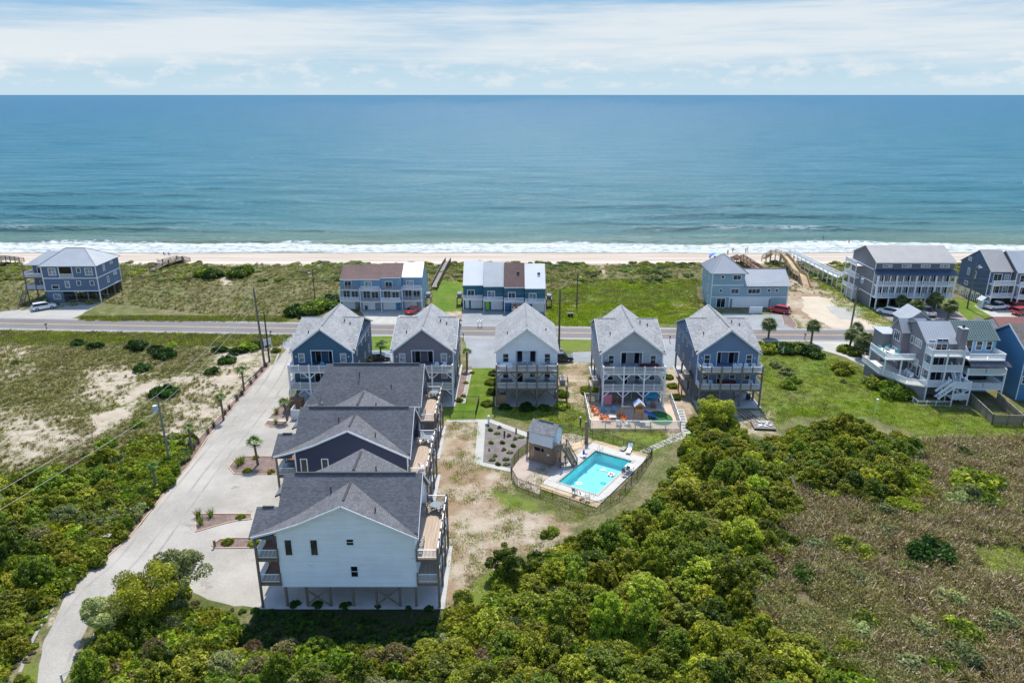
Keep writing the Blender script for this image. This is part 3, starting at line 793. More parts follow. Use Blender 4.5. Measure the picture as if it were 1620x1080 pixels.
def wall_body(y0, y1, x0, x1, z0, ze, gable_front=None, opening=None, side_gable=None, gable_back=None, bottom=True):
    """walls of a gabled house: front at y0.  gable_front = list of (x, z) outline above the eaves,
    opening = (xa, xb, za, zb, depth) recess in the front, side_gable = (y, z) list for the two sides"""
    mb = MB()
    if opening:
        xa, xb, za, zb, dp = opening
        mb.quad((x0, y0, z0), (xa, y0, z0), (xa, y0, ze), (x0, y0, ze))
        mb.quad((xb, y0, z0), (x1, y0, z0), (x1, y0, ze), (xb, y0, ze))
        mb.quad((xa, y0, z0), (xb, y0, z0), (xb, y0, za), (xa, y0, za))
        if zb < ze: mb.quad((xa, y0, zb), (xb, y0, zb), (xb, y0, ze), (xa, y0, ze))
        zb = min(zb, ze)
        mb.quad((xa, y0, za), (xa, y0 + dp, za), (xa, y0 + dp, zb), (xa, y0, zb))
        mb.quad((xb, y0 + dp, za), (xb, y0, za), (xb, y0, zb), (xb, y0 + dp, zb))
        mb.quad((xa, y0 + dp, za), (xb, y0 + dp, za), (xb, y0 + dp, zb), (xa, y0 + dp, zb))
        mb.quad((xa, y0, za), (xb, y0, za), (xb, y0 + dp, za), (xa, y0 + dp, za))
        mb.quad((xa, y0, zb), (xa, y0 + dp, zb), (xb, y0 + dp, zb), (xb, y0, zb))
    else:
        mb.quad((x0, y0, z0), (x1, y0, z0), (x1, y0, ze), (x0, y0, ze))
    if gable_front: mb.quad((x0, y0, ze), (x1, y0, ze), *[(x, y0, z) for x, z in gable_front])
    mb.quad((x1, y1, z0), (x0, y1, z0), (x0, y1, ze), (x1, y1, ze))
    if gable_back: mb.quad((x1, y1, ze), (x0, y1, ze), *[(x, y1, z) for x, z in gable_back])
    sg = side_gable or []
    mb.quad((x0, y1, z0), (x0, y0, z0), (x0, y0, ze), *[(x0, a, b2) for a, b2 in sg], (x0, y1, ze))
    mb.quad((x1, y0, z0), (x1, y1, z0), (x1, y1, ze), *[(x1, a, b2) for a, b2 in reversed(sg)], (x1, y0, ze))
    if bottom: mb.quad((x0, y0, z0), (x0, y1, z0), (x1, y1, z0), (x1, y0, z0))
    return mb

SH_LIGHT = shingle('light_grey_shingle', (.31, .315, .315), var=.22)
SH_DARK = shingle('dark_grey_shingle', (.125, .128, .14), var=.24, course=.16, wid=.3)
SH_BROWN = shingle('brown_shingle', (.155, .095, .085), var=.2)
RIDGE = plain('ridge_vent', (.03, .03, .034), .8, .1)
FLUE = plain('flue_pipe', (.03, .03, .03), .6, .1)

# ------------------------------------------------------------------ deck furniture kit
PLA = {n: plain('plastic_' + n, c, .45, .06) for n, c in dict(white=(.75, .76, .77), orange=(.72, .16, .015), blue=(.12, .34, .48), grey=(.16, .17, .18), teal=(.05, .42, .42), brown=(.10, .06, .04), rust=(.40, .09, .02)).items()}
def adirondack_proto(cname):
    m = PLA[cname]
    root = thing('adirondack_chair', 'chair', 'chair')
    mb = MB()
    for i in range(5): mb.slab([(-.27, -.28 + i * .115, .36 - i * .035), (.27, -.28 + i * .115, .36 - i * .035), (.27, -.18 + i * .115, .33 - i * .035), (-.27, -.18 + i * .115, .33 - i * .035)], .025)
    mb.build('seat', m, root)
    mb = MB()
    for i in range(5):
        x = -.24 + i * .12; t = .95 - abs(i - 2) * .05
        mb.bar((x, .20, .24), (x * 1.15, .52, t), .095, .022)
    mb.build('backrest', m, root)
    for s in (-1, 1):
        put(cached(('adl', cname), lambda: MB().bar((0, -.3, 0), (0, -.26, .52), .05, .10).mesh('leg', m)), 'leg', root, (s * .31, 0, 0))
        put(cached(('adk', cname), lambda: MB().bar((0, .50, 0), (0, -.26, .36), .05, .11).mesh('leg', m)), 'leg', root, (s * .29, 0, 0))
        put(cached(('ada', cname), lambda: MB().box(-.07, -.36, .52, .07, .38, .545).mesh('armrest', m)), 'armrest', root, (s * .33, 0, 0))
    return root
_proto_used = {}
def use(key, maker, loc, rz, label, group=None, scale=None):
    """first use moves the prototype itself, later uses copy it"""
    if key not in _proto_used:
        r = maker(); _proto_used[key] = r
        r.location = loc; r.rotation_euler = (0, 0, rz)
        if scale: r.scale = (scale,) * 3 if isinstance(scale, (int, float)) else scale
        tag(r, label, None, group); return r
    r = copy_tree(_proto_used[key], loc, rz, label, None, scale or 1.0)
    if group: r['group'] = group
    elif 'group' in r: del r['group']
    return r
def adirondack(cname, loc, rz, label, group=None):
    return use(('ad', cname), lambda: adirondack_proto(cname), loc, rz, label, group)
def round_table_proto():
    root = thing('patio_table', 't', 'table')
    MB().tube([(0, 0, .70), (0, 0, .73)], .62, 18).build('table_top', plain('table_glass', (.20, .23, .24), .2, .1), root)
    MB().tube([(0, 0, .03), (0, 0, .70)], .045, 8).build('pedestal', PLA['grey'], root)
    MB().tube([(0, 0, 0), (0, 0, .03)], .28, 12).build('base', PLA['grey'], root)
    return root
def patio_chair_proto(m=None, name='patio_chair'):
    m = m or PLA['grey']
    root = thing(name, 'c', 'chair')
    MB().box(-.25, -.25, .42, .25, .22, .46).build('seat', m, root)
    MB().slab([(-.25, .22, .46), (.25, .22, .46), (.25, .34, .95), (-.25, .34, .95)], .03).build('backrest', m, root)
    lg = MB().box(-.02, -.02, 0, .02, .02, .42).mesh('leg', m)
    for a in (-.22, .22):
        for b2 in (-.22, .20): put(lg, 'leg', root, (a, b2, 0))
        MB().box(a - .025, -.24, .64, a + .025, .26, .67).bar((a, -.22, .46), (a, -.22, .64), .03).build('armrest', m, root)
    return root
def table_set(x, y, z, n, where, rot=0, cmat='grey'):
    t = use('ptable', round_table_proto, (x, y, z), 0, 'round patio table on ' + where)
    for i in range(n):
        a = rot + 2 * math.pi * i / n
        side = ['far side', 'left side', 'near side', 'right side'][int(((a - math.pi / 4) % (2 * math.pi)) / (math.pi / 2)) % 4] if n <= 4 else 'rim'
        use(('pchair', cmat), lambda: patio_chair_proto(PLA[cmat]), (x + math.cos(a) * .85, y + math.sin(a) * .85, z), a - math.pi / 2,
            '%s chair at the table, %s, on %s' % ({'grey': 'dark'}.get(cmat, cmat), side, where))
def sofa(x, y, z, rz, label, w=1.7, m=None):
    root = thing('outdoor_sofa', label, 'sofa', (x, y, z), rz); m = m or PLA['grey']
    MB().box(-w/2, -.35, .12, w/2, .35, .42).build('seat', m, root)
    MB().box(-w/2, .24, .424, w/2, .40, .82).build('backrest', m, root)
    for s in (-1, 1): MB().box(s * (w/2 + .06) - .06, -.35, .1, s * (w/2 + .06) + .06, .40, .62).build('armrest', m, root)
    for sx_ in (-1, 1):
        for sy_ in (-.3, .3): post(root, sx_ * (w/2 - .06), sy_, 0, .12, .06, m, 'leg')
    return root

# ================================================================== THE FIVE COTTAGES WITH PALE ROOFS
def cottage(xc, yf, wallc, key, name_desc, cross=True, white_deck=True, label='', glass=None, fly=None):
    W_, L_ = 9.6, 15.8; hw = W_ / 2; ze, zr, zc, yc = 8.55, 12.2, 11.45, 8.3; Lm = 14.0
    root = thing('beach_cottage', label, 'house', (xc, yf, 0), 0)
    sd = siding('siding_' + key, wallc)
    pm = WHITE if white_deck else WOOD_G
    MB().box(-hw - .3, -3.0, .02, hw + .3, L_, .07).build('slab', CONC, root)
    op = (-1.75, 1.55, 5.95, 8.35, 1.7)
    zb = 2.9
    if cross:
        mb = wall_body(0, L_, -hw, hw, zb, ze, [(0, zr - .12)], op, [(yc, zc - .1)])
        # gable wall at the sea end
        mb.quad((-hw, Lm, ze), (0, Lm, zr - .12), (hw, Lm, ze))
    else:
        mb = wall_body(0, 14.6, -hw, hw, zb, ze, [(0, zr - .12)], op, None, [(0, zr - .12)])
    mb.build('wall', sd, root)
    t = .16; ov = .42
    sl = (zr - ze) / hw
    def P_(x, y, dz=0): return (x, y, zr - sl * abs(x) + dz)
    Le = Lm + .3 if cross else 14.9
    for s in (-1, 1):
        e = s * (hw + ov)
        mb = MB().slab([P_(0, -ov), P_(e, -ov), P_(e, Le), P_(0, Le)], t); mb.build('roof', SH_LIGHT, root)
        # rake boards
        rb = MB(); rb.bar((0 + s * .02, -ov - .03, zr - .14), (e, -ov - .03, zr - sl * (hw + ov) - .14), .05, .24)
        rb.build('rake_board', WHITE, root)
    if cross:
        sc = (zc - ze) / yc; hb = L_ - yc; sb = (zc - ze) / hb
        for a, b2 in ((.12, -1), (L_ + ov * .6, 1)):
            za = zc - sc * (yc - a) if b2 < 0 else zc - sb * (a - yc)
            MB().slab([(-hw - ov, yc, zc), (hw + ov, yc, zc), (hw + ov, a, za), (-hw - ov, a, za)], t).build('roof', SH_LIGHT, root)
        for s in (-1, 1):
            rb = MB(); x = s * (hw + ov + .03)
            rb.bar((x, yc, zc - .16), (x, .1, zc - sc * (yc - .1) - .16), .04, .12)
            rb.bar((x, yc, zc - .16), (x, L_ + .2, zc - sb * (L_ + .2 - yc) - .16), .04, .12)
            rb.build('rake_board', WHITE, root)
        for s in (-1, 1):
            MB().box(min(s * 1.7, s * (hw - .1)), yc - .1, zc + .004, max(s * 1.7, s * (hw - .1)), yc + .1, zc + .05).build('ridge_vent', plain('grey_ridge', (.20, .205, .21), .8), root)
    MB().box(-.12, 1.0, zr + .004, .12, Le - .4, zr + .06).build('ridge_vent', plain('ridge_pale', (.17, .175, .18), .8), root)
    for i, (vx, vy) in enumerate([(-3.1, 4.2), (3.3, 6.4), (2.2, 7.2)][:3 if cross else 2]):
        zz = max(zr - sl * abs(vx), (zc - (zc - ze) / yc * abs(yc - vy)) if cross else 0)
        MB().tube([(vx, vy, zz - .1), (vx, vy, zz + .38)], .09, 8).build('roof_vent', FLUE, root)
    # corner boards, frieze
    for s in (-1, 1): MB().box(s * hw - .09, -.035, zb, s * hw + .09, -.003, ze).build('corner_board', WHITE, root)
    # recessed porch trim, doors
    mb = MB(); xa, xb, za, zz = op[0], op[1], op[2], op[3]
    mb.box(xa - .12, -.05, za, xa, -.004, zz + .12).box(xb, -.05, za, xb + .12, -.004, zz + .12).box(xa, -.05, zz, xb, -.004, zz + .12)
    mb.build('porch_trim', WHITE, root)
    window(root, -1.1, 1.69, 5.95, .8, 2.05, 0, 1, 1, GLASS_D, name='door'); window(root, 1.0, 1.69, 5.95, .8, 2.05, 0, 1, 1, GLASS_D, name='door')
    g = glass or GLASS_B
    for x in (-3.35, 3.3):
        window(root, x, 0, 6.5, .82, 1.35, 0, 1, 2, g)
        window(root, x, 0, 3.75, .82, 1.3, 0, 1, 2, g)
    window(root, -1.05, 0, 3.05, .85, 2.05, 0, 1, 1, GLASS_D, name='door')
    window(root, .95, 0, 3.9, .8, 1.1, 0, 1, 2, g)
    # side windows
    for s, fc in ((-1, -90), (1, 90)):
        for (yy, zz_, ww, hh) in [(3.2, 6.6, .75, 1.3), (7.2, 6.9, .6, .9), (10.5, 6.6, .75, 1.3), (13.2, 6.6, .75, 1.3), (4.3, 3.7, .75, 1.3), (9.2, 3.9, .6, .9), (12.8, 3.7, .75, 1.3), (8.3, 9.2, .6, .9)]:
            if not cross and zz_ > 9: continue
            if not cross and yy > 14: continue
            window(root, s * hw, yy, zz_, ww, hh, fc, 1, 2, g)
    for x, z in ((-4.2, 7.3), (4.2, 7.3)): MB().box(x - .07, -.14, z, x + .07, -.005, z + .22).build('wall_lamp', WHITE, root)
    # decks
    dd = 2.5
    for zf in (3.0, 5.85):
        MB().box(-hw, -dd, zf - .32, hw, -.06, zf - .06).build('deck_frame', pm, root)
        MB().box(-hw - .05, -dd - .05, zf - .055, hw + .05, -.06, zf).build('deck_floor', DECK_X if white_deck else DECK, root)
        railing(root, (-hw, -dd), (hw, -dd), zf, m=WHITE, balus=.125, bw=.045)
        for s in (-1, 1): railing(root, (s * hw, -dd), (s * hw, -.08), zf, m=WHITE, balus=.125, bw=.045)
        for i in range(7):
            x = -hw + W_ * i / 6
            if i % 2: post(root, x, -dd - .02, zf, zf + 1.08, .14, pm, 'railing_post')
    for i in range(4):
        x = -hw + W_ * i / 3
        post(root, x, -dd - .02, 0, 6.95, .24, pm, 'post')
        for zf in (2.68, 5.53):
            for s in (-1, 1):
                if abs(x + s * 1.0) < hw: brace(root, (x, -dd - .02, zf - .95), (x + s * .95, -dd - .02, zf), .13, pm)
    for i in range(4):
        for j, yy in enumerate((.1, 5.2, 10.3, 15.2 if cross else 14.2)):
            x = -hw + .15 + (W_ - .3) * i / 3
            post(root, x, yy, 0, zb - .002, .26, WOOD_G, 'piling')
    brace(root, (-hw + .15, .25, .2), (-hw + 3.1, .25, 2.8), .14, WOOD_G); brace(root, (hw - 3.1, .25, 2.8), (hw - .3, .25, .3), .14, WOOD_G)
    brace(root, (hw - 3.1, .35, .2), (hw - .3, .35, 2.8), .14, WOOD_G)
    # a closed store room under the house and the garage door behind it
    MB().box(-1.5, 9.8, .072, 3.8, 14.0, zb - .004).build('store_room', sd, root)
    MB().box(-.4, 9.72, .1, .7, 9.795, 2.2).build('store_door', WHITE, root)
    return root
C1, C2, C3, C4, C5 = (-30.2, 108.9), (-14.15, 108.9), (2.35, 108.9), (19.05, 108.1), (34.3, 108.3)
cottage(*C1, (.045, .125, .20), 'deep_blue', '', True, True, 'deep blue cottage at the left end of the row, beside the gravel drive')
cottage(*C2, (.185, .175, .205), 'mauve_grey', '', True, True, 'mauve grey cottage between the deep blue and the white cottage')
cottage(*C3, (.80, .81, .81), 'white', '', False, False, 'white cottage with a plain gable roof and brown timber deck posts', glass=GLASS)
cottage(*C4, (.40, .415, .44), 'pale_grey', '', True, True, 'pale grey cottage with white decks over the fenced play yard', glass=GLASS)
cottage(*C5, (.155, .225, .35), 'slate_blue', '', True, False, 'slate blue cottage with brown deck posts, right end of the cottage row', glass=GLASS)
# deck furniture
def deck_adk(C, xs, z, cname, desc, w='white', y=-1.2):
    for i, x in enumerate(xs):
        adirondack(cname, (C[0] + x, C[1] + y, z), random.uniform(-.25, .25) + math.pi * 0, desc % ['leftmost', 'second', 'third', 'fourth', 'fifth', 'sixth'][i] if '%s' in desc else desc)
deck_adk(C2, (2.2, 3.4), 5.85, 'white', "%s white slatted chair on the mauve cottage's upper deck")
deck_adk(C1, (.1,), 5.85, 'blue', "pale blue slatted chair on the deep blue cottage's upper deck")
deck_adk(C5, (-4.0, -2.9, .9, 1.7, 2.7, 3.8), 5.85, 'white', "%s white slatted chair on the slate blue cottage's upper deck")
deck_adk(C5, (-3.7, -2.8, 3.6), 3.0, 'white', "%s white slatted chair on the slate blue cottage's lower deck")
deck_adk(C4, (-1.2, .6), 5.85, 'grey', "%s dark slatted chair on the pale grey cottage's upper deck")
deck_adk(C3, (-1.2, -.4, .5), 5.85, 'grey', "%s dark slatted chair on the white cottage's upper deck")
sofa(C3[0] - 3.3, C3[1] - 1.2, 5.85, .0, "pale cushioned sofa on the white cottage's upper deck, left end", m=PLA['white'])
sofa(C3[0] + .6, C3[1] - 1.1, 3.0, 0, "dark sofa in the middle of the white cottage's lower deck")
sofa(C3[0] - 3.2, C3[1] - 1.1, 3.0, 0, "dark sofa at the left end of the white cottage's lower deck")
sofa(C4[0] - 3.4, C4[1] - 1.2, 3.0, 0, "dark covered sofa at the left end of the pale grey cottage's lower deck")
sofa(C4[0] + 2.6, C4[1] - .8, 5.85, 0, "long low sofa with dark red cushions on the pale grey cottage's upper deck", 2.8, plain('red_cushion', (.13, .03, .03), .9))
sofa(C5[0] - .1, C5[1] - 1.0, 3.0, 0, "dark red sofa in the middle of the slate blue cottage's lower deck", 2.6, plain('red_cushion', (.13, .03, .03), .9))
table_set(C3[0] + 3.4, C3[1] - 1.3, 5.85, 4, "the white cottage's upper deck")
table_set(C3[0] + 3.2, C3[1] - 1.3, 3.0, 4, "the white cottage's lower deck")
table_set(C4[0] + .9, C4[1] - 1.3, 3.0, 4, "the pale grey cottage's lower deck")
def grill(x, y, z, rz, label):
    r = thing('gas_grill', label, 'grill', (x, y, z), rz)
    MB().box(-.4, -.25, .1, .4, .25, .78).build('cabinet', PLA['grey'], r); MB().xprism([(-.27, .785), (.27, .785), (.2, 1.08), (-.1, 1.12)], -.38, .38).build('lid', BLACK, r)
    MB().box(-.8, -.22, .8, -.405, .22, .84).box(.405, -.22, .8, .8, .22, .84).build('side_shelf', GREYM, r)
    for s in (-1, 1): MB().tube([(s*.3-.02, -.1, .07), (s*.3+.02, -.1, .07)], .07, 8).build('wheel', BLACK, r)
    return r
grill(C4[0] - 4.1, C4[1] - .6, 5.85, 0, "black grill in the left corner of the pale grey cottage's upper deck")

# air conditioner platforms with two units and their bins beside three cottages
def ac_platform(x, y, z, where, w=1.7, l=2.6):
    r = thing('equipment_platform', 'timber platform on posts ' + where, 'platform', (x, y, 0))
    MB().box(-w/2, -l/2, z - .15, w/2, l/2, z).build('floor', DECK, r)
    for a in (-w/2 + .1, w/2 - .1):
        for b2 in (-l/2 + .1, l/2 - .1): post(r, a, b2, 0, z - .152, .16, WOOD_W)
    railing(r, (-w/2, -l/2), (w/2, -l/2), z, m=WOOD_W); railing(r, (w/2, -l/2), (w/2, l/2), z, m=WOOD_W)
    for i, b2 in enumerate((-.62, .62)):
        u = thing('air_conditioner', '%s air conditioner unit on the platform %s' % (('near', 'far')[i], where), 'air conditioner', (x, y + b2, z))
        MB().box(-.42, -.42, .03, .42, .42, .9).build('casing', plain('ac_casing', (.34, .36, .36), .5, .1), u)
        MB().tube([(0, 0, .902), (0, 0, .93)], .34, 14).build('fan_grille', BLACK, u)
ac_platform(C3[0] + 5.75, C3[1] - .2, 3.0, 'at the right side of the white cottage')
ac_platform(C4[0] - 5.75, C4[1] + .4, 3.0, 'at the left side of the pale grey cottage')
ac_platform(C5[0] - 5.75, C5[1] + 3.0, 3.0, 'at the left side of the slate blue cottage')

# ================================================================== THE THREE NEAR HOUSES WITH DARK ROOFS
def near_house(xc, yf, wallc, key, label, cross=True):
    """xc = x of the left end of the main wall, front wall on y = yf; 12.8 m wide, 9.7 m deep"""
    root = thing('stilt_house', label, 'house', (xc, yf, 0), 0)
    sd = siding('siding_' + key, wallc, .19)
    Wd, Dp = 12.8, 9.7; zb, ze, zr = 2.45, 8.1, 11.95; yr = Dp / 2
    xp, zp = 6.25, 11.4
    MB().box(-2.4, -.3, .02, Wd + 2.6, Dp + .3, .08).build('slab', CONC, root)
    fprof = [(Wd, ze), (xp, zp - .12), (4.1, 10.35), (2.2, 9.45), (0, 8.62)]
    rprof = [(Wd, ze), (xp, zr - .12), (3.9, 10.5), (2.0, 9.5), (0, 8.62)]
    mb = MB()
    if cross:
        mb.quad((0, 0, zb), (Wd, 0, zb), (Wd, 0, ze), (xp, 0, zp - .12), (4.1, 0, 10.30), (2.2, 0, 9.4), (0, 0, 8.55))
        mb.quad((Wd, Dp, zb), (0, Dp, zb), (0, Dp, 8.55), (2.0, Dp, 9.45), (3.9, Dp, 10.45), (xp, Dp, zr - .12), (Wd, Dp, ze))
    else:
        mb.quad((0, 0, zb), (Wd, 0, zb), (Wd, 0, ze), (0, 0, ze)); mb.quad((Wd, Dp, zb), (0, Dp, zb), (0, Dp, ze), (Wd, Dp, ze))
    mb.quad((0, Dp, zb), (0, 0, zb), (0, 0, ze), (0, yr, zr - .14), (0, Dp, ze))
    # right end: the middle part is set back behind the deck under a gable
    a, b2, dp = 1.5, Dp, 2.0
    mb.quad((Wd, 0, zb), (Wd, a, zb), (Wd, a, ze), (Wd, 0, ze))
    mb.quad((Wd, a, 5.6), (Wd - dp * .25, a, 5.6), (Wd - dp * .25, a, ze), (Wd, a, ze))
    mb.quad((Wd, a, zb), (Wd, Dp, zb), (Wd, Dp, 5.6), (Wd, a, 5.6))
    mb.quad((Wd - .5, a, 5.6), (Wd - .5, Dp, 5.6), (Wd - .5, Dp, ze), (Wd - .5, yr, zr - .2), (Wd - .5, a, ze + .7))
    mb.quad((Wd, 0, ze), (Wd, Dp, ze), (Wd, yr, zr - .14))
    mb.quad((0, 0, zb), (0, Dp, zb), (Wd, Dp, zb), (Wd, 0, zb))
    mb.build('wall', sd, root)
    t = .17; ov = .35; sm_ = (zr - ze) / yr
    def zm(y): return zr - sm_ * abs(y - yr)
    # main roof, ridge along x
    fy = .12 if cross else -ov
    fyb = Dp + ov
    MB().slab([(-.35, yr, zr), (Wd + ov, yr, zr), (Wd + ov, fy, zm(fy)), (-.35, fy, zm(fy))], t).build('roof', SH_DARK, root)
    MB().slab([(-.35, yr, zr), (Wd + ov, yr, zr), (Wd + ov, Dp + ov, zm(Dp + ov)), (-.35, Dp + ov, zm(Dp + ov))], t).build('roof', SH_DARK, root)
    # front cross gable with its long flared left side
    prof = [(Wd + .30, ze - .10), (xp, zp), (4.1, 10.42), (2.2, 9.55), (0, 8.78), (-2.35, 8.12)]
    def cg(y0, y1f, pr, nm='roof'):
        for i in range(len(pr) - 1):
            (xa, za), (xb, zb_) = pr[i], pr[i + 1]
            MB().slab([(xa, y0, za), (xb, y0, zb_), (xb, y1f(xb, zb_), zb_), (xa, y1f(xa, za), za)], t).build(nm, SH_DARK, root)
    def reach(x, z):       # how far back the cross gable runs before it meets the main slope
        if x < -.3: return 2.45
        return min(yr, yr - (zr - z) / sm_ + .25)
    if cross: cg(-ov, reach, prof)
    prof2 = [(Wd + .30, ze - .10), (xp, zr - .02), (3.9, 10.6), (2.0, 9.6), (0, 8.78), (-2.35, 8.12)]
    def reach2(x, z):
        if x < -.3: return 6.9
        return max(yr, yr + (zr - z) / sm_ - .25)
    for i in range(len(prof2) - 1 if cross else 0):
        (xa, za), (xb, zb_) = prof2[i], prof2[i + 1]
        MB().slab([(xa, Dp + ov, za), (xb, Dp + ov, zb_), (xb, reach2(xb, zb_), zb_), (xa, reach2(xa, za), za)], t).build('roof', SH_DARK, root)
    # porch roof on the left: slopes up from the front eave to a short ridge
    for (y0, y1) in ((-ov, 2.45), (5.0, 2.45)):
        pass
    if cross: MB().slab([(-2.45, 2.3, 9.72), (-.30, 2.3, 9.72), (-.30, -ov, 7.95), (-2.6, -ov, 7.95)], t).build('porch_roof', SH_DARK, root)
    if cross: MB().slab([(-2.45, 2.3, 9.72), (-.30, 2.3, 9.72), (-.30, 5.2, 7.95), (-2.6, 5.2, 7.95)], t).build('porch_roof', SH_DARK, root)
    if cross: MB().box(-1.9, 2.2, 9.724, -.8, 2.4, 9.79).build('ridge_vent', RIDGE, root)
    MB().box(.7, yr - .13, zr + .004, Wd - .3, yr + .13, zr + .07).build('ridge_vent', RIDGE, root)
    if cross:
        MB().box(xp - .10, .6, zp + .004, xp + .14, 3.9, zp + .06).build('ridge_vent', RIDGE, root)
        MB().box(xp - .10, 5.4, zr + .0, xp + .14, Dp - .4, zr + .07).build('ridge_vent', RIDGE, root)
    else:   # a hipped flare over the porch instead of the cross gable
        MB().slab([(-.34, 3.6, zm(3.6) + .02), (-.34, -ov, 8.0), (-2.5, -ov, 7.75), (-2.3, 1.2, 8.1)], t).build('roof', SH_DARK, root)
    for (vx, vy, vz) in ((9.1, 1.0, 10.1), (8.2, 6.9, 11.2), (4.5, 3.2, 11.0)): MB().tube([(vx, vy, vz - .35), (vx, vy, vz + .4)], .06, 8).build('roof_vent', FLUE, root)
    # rake boards (white)
    rb = MB()
    if not cross: rb.bar((-.3, -ov - .03, zm(-ov) - .1), (Wd + .3, -ov - .03, zm(-ov) - .1), .05, .2)
    for i in range(len(prof) - 1 if cross else 0):
        (xa, za), (xb, zb_) = prof[i], prof[i + 1]
        rb.bar((xa, -ov - .03, za - .10), (xb, -ov - .03, zb_ - .10), .05, .2)
    rb.build('rake_board', WHITE, root)
    rb = MB().bar((Wd + ov + .03, -ov, zm(-ov) - .1), (Wd + ov + .03, yr, zr - .1), .05, .2).bar((Wd + ov + .03, yr, zr - .1), (Wd + ov + .03, Dp + ov, zm(Dp + ov) - .1), .05, .2)
    rb.build('rake_board', WHITE, root)
    for x in (0, Wd): MB().box(x - .08, -.035, zb, x + .08, -.004, ze if x else 8.4).build('corner_board', WHITE, root)
    MB().box(0, -.04, zb - .06, Wd, -.004, zb + .12).build('skirt_board', WHITE, root)
    # windows on the wall facing us
    window(root, .95, 0, 5.95, .62, 1.65, 0, 1, 1, GLASS, .1); window(root, 3.35, 0, 5.95, .62, 1.65, 0, 1, 1, GLASS, .1)
    window(root, 6.75, 0, 7.05, .62, .62, 0, 1, 2, GLASS_D, .1)
    window(root, 6.95, 0, 3.55, .62, 1.15, 0, 1, 2, GLASS_D, .1)
    for x, z in ((2.9, 4.9), (8.0, 4.9)): MB().tube([(x, -.1, z), (x, -.004, z)], .09, 10).build('dryer_vent', WHITE, root)
    # windows and doors onto the decks
    for yy in (3.2, 5.3, 7.6):
        window(root, Wd - .5, yy, 5.75, 1.3, 2.0, 90, 2, 1, GLASS_D, name='door')
        window(root, Wd, yy, 3.0, 1.3, 2.0, 90, 2, 1, GLASS_D, name='door')
    for yy in (1.6, 4.4, 7.4):
        window(root, 0, yy, 5.9, .9, 2.0, -90, 1, 1, GLASS_D, name='door'); window(root, 0, yy, 2.95, .9, 2.0, -90, 1, 1, GLASS_D, name='door')
    # right decks
    xd = Wd + 2.1
    for zf in (2.9, 5.6):
        MB().box(Wd + .04 if zf < 5 else Wd + .04, -.1, zf - .34, xd, Dp + .1, zf - .06).build('deck_frame', WOOD_W, root)
        MB().box(Wd - .45 if zf > 5 else Wd + .04, -.12 if zf < 5 else 0.0, zf - .055, xd + .06, Dp + .12, zf).build('deck_floor', DECK, root)
        for (p0, p1) in (((Wd + .1, -.05), (xd, -.05)), ((xd, Dp + .05), (Wd + .1, Dp + .05))): railing(root, p0, p1, zf, m=WHITE, balus=.12, bw=.035)
        n = 6
        for i in range(n):
            ya, yb = -.05 + (Dp + .1) * i / n, -.05 + (Dp + .1) * (i + 1) / n
            railing(root, (xd, ya + .08), (xd, yb - .08), zf, m=WHITE, balus=.12, bw=.035)
        for i in range(n + 1):
            if i % 2: post(root, xd, -.05 + (Dp + .1) * i / n, zf, zf + 1.1, .13, WOOD_W, 'railing_post')
        post(root, Wd + .12, -.08, zf - .3, zf + 1.1, .14, WOOD_W, 'railing_post'); post(root, Wd + .12, Dp + .08, zf, zf + 1.1, .14, WOOD_W, 'railing_post')
    for i in range(4):
        post(root, xd + .02, -.05 + (Dp + .1) * (2 * i) / 6, 0, 6.75, .22, WOOD_W)
    # left porches
    xl = -2.1
    for zf in (2.9, 5.6):
        MB().box(xl, -.1, zf - .34, -.04, 5.0, zf - .06).build('deck_frame', WOOD_W, root)
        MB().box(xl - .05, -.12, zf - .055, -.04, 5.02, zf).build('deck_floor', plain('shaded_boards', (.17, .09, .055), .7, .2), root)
        railing(root, (xl, -.05), (-.1, -.05), zf, m=WHITE, balus=.12, bw=.035)
        railing(root, (xl, 4.95), (xl, .05), zf, m=WHITE, balus=.12, bw=.035)
        post(root, -.12, -.08, zf - .3, zf + 1.1, .14, WOOD_W, 'railing_post'); post(root, xl, 2.6, zf, zf + 1.1, .13, WOOD_W, 'railing_post')
    post(root, xl - .02, -.1, 0, 7.95, .2, WOOD_W); post(root, xl - .02, 4.9, 0, 7.95, .2, WOOD_W)
    # pilings under the house
    for i, x in enumerate((.18, 2.15, 4.4, 6.6, 8.85, 11.1, Wd - .15)):
        for y in (.12, 4.8, 9.5): post(root, x, y, .08, zb - .065, .22, WOOD_W, 'piling')
    for xa, xb in ((2.15, 4.4), (8.85, 11.1)):
        brace(root, (xa, -.02, .35), (xb, -.02, 2.25), .12); brace(root, (xa, .02 - .14, 2.25), (xb, .02 - .14, .35), .12)
    return root
N1, N2, N3 = (-21.9, 58.3), (-24.7, 74.1), (-25.2, 88.7)
near_house(*N1, (.85, .86, .86), 'near_white', 'white house on timber posts with a dark shingle roof, nearest of all')
near_house(*N2, (.026, .036, .075), 'near_navy', 'navy house with a dark shingle roof, just behind the near white house')
near_house(*N3, (.23, .225, .24), 'near_grey', 'grey house with a plain dark gable roof, just behind the navy house', False)
for (N, nm, cm) in ((N1, 'nearest white house', 'grey'), (N2, 'navy house', 'white'), (N3, 'near grey house', 'grey')):
    table_set(N[0] + 13.95, N[1] + 8.3, 5.6, 4, "the %s's upper deck" % nm, .6, cm)
for N, nm in ((N1, 'nearest white house'), (N3, 'near grey house')):
    for i in range(3):
        use(('pchair', 'grey'), lambda: patio_chair_proto(PLA['grey']), (N[0] + 13.15, N[1] + .75 + i * .8, 5.6), -math.pi / 2 + math.pi, '%s dark chair against the wall on the upper deck of the %s' % (('nearest', 'middle', 'farthest')[i], nm))
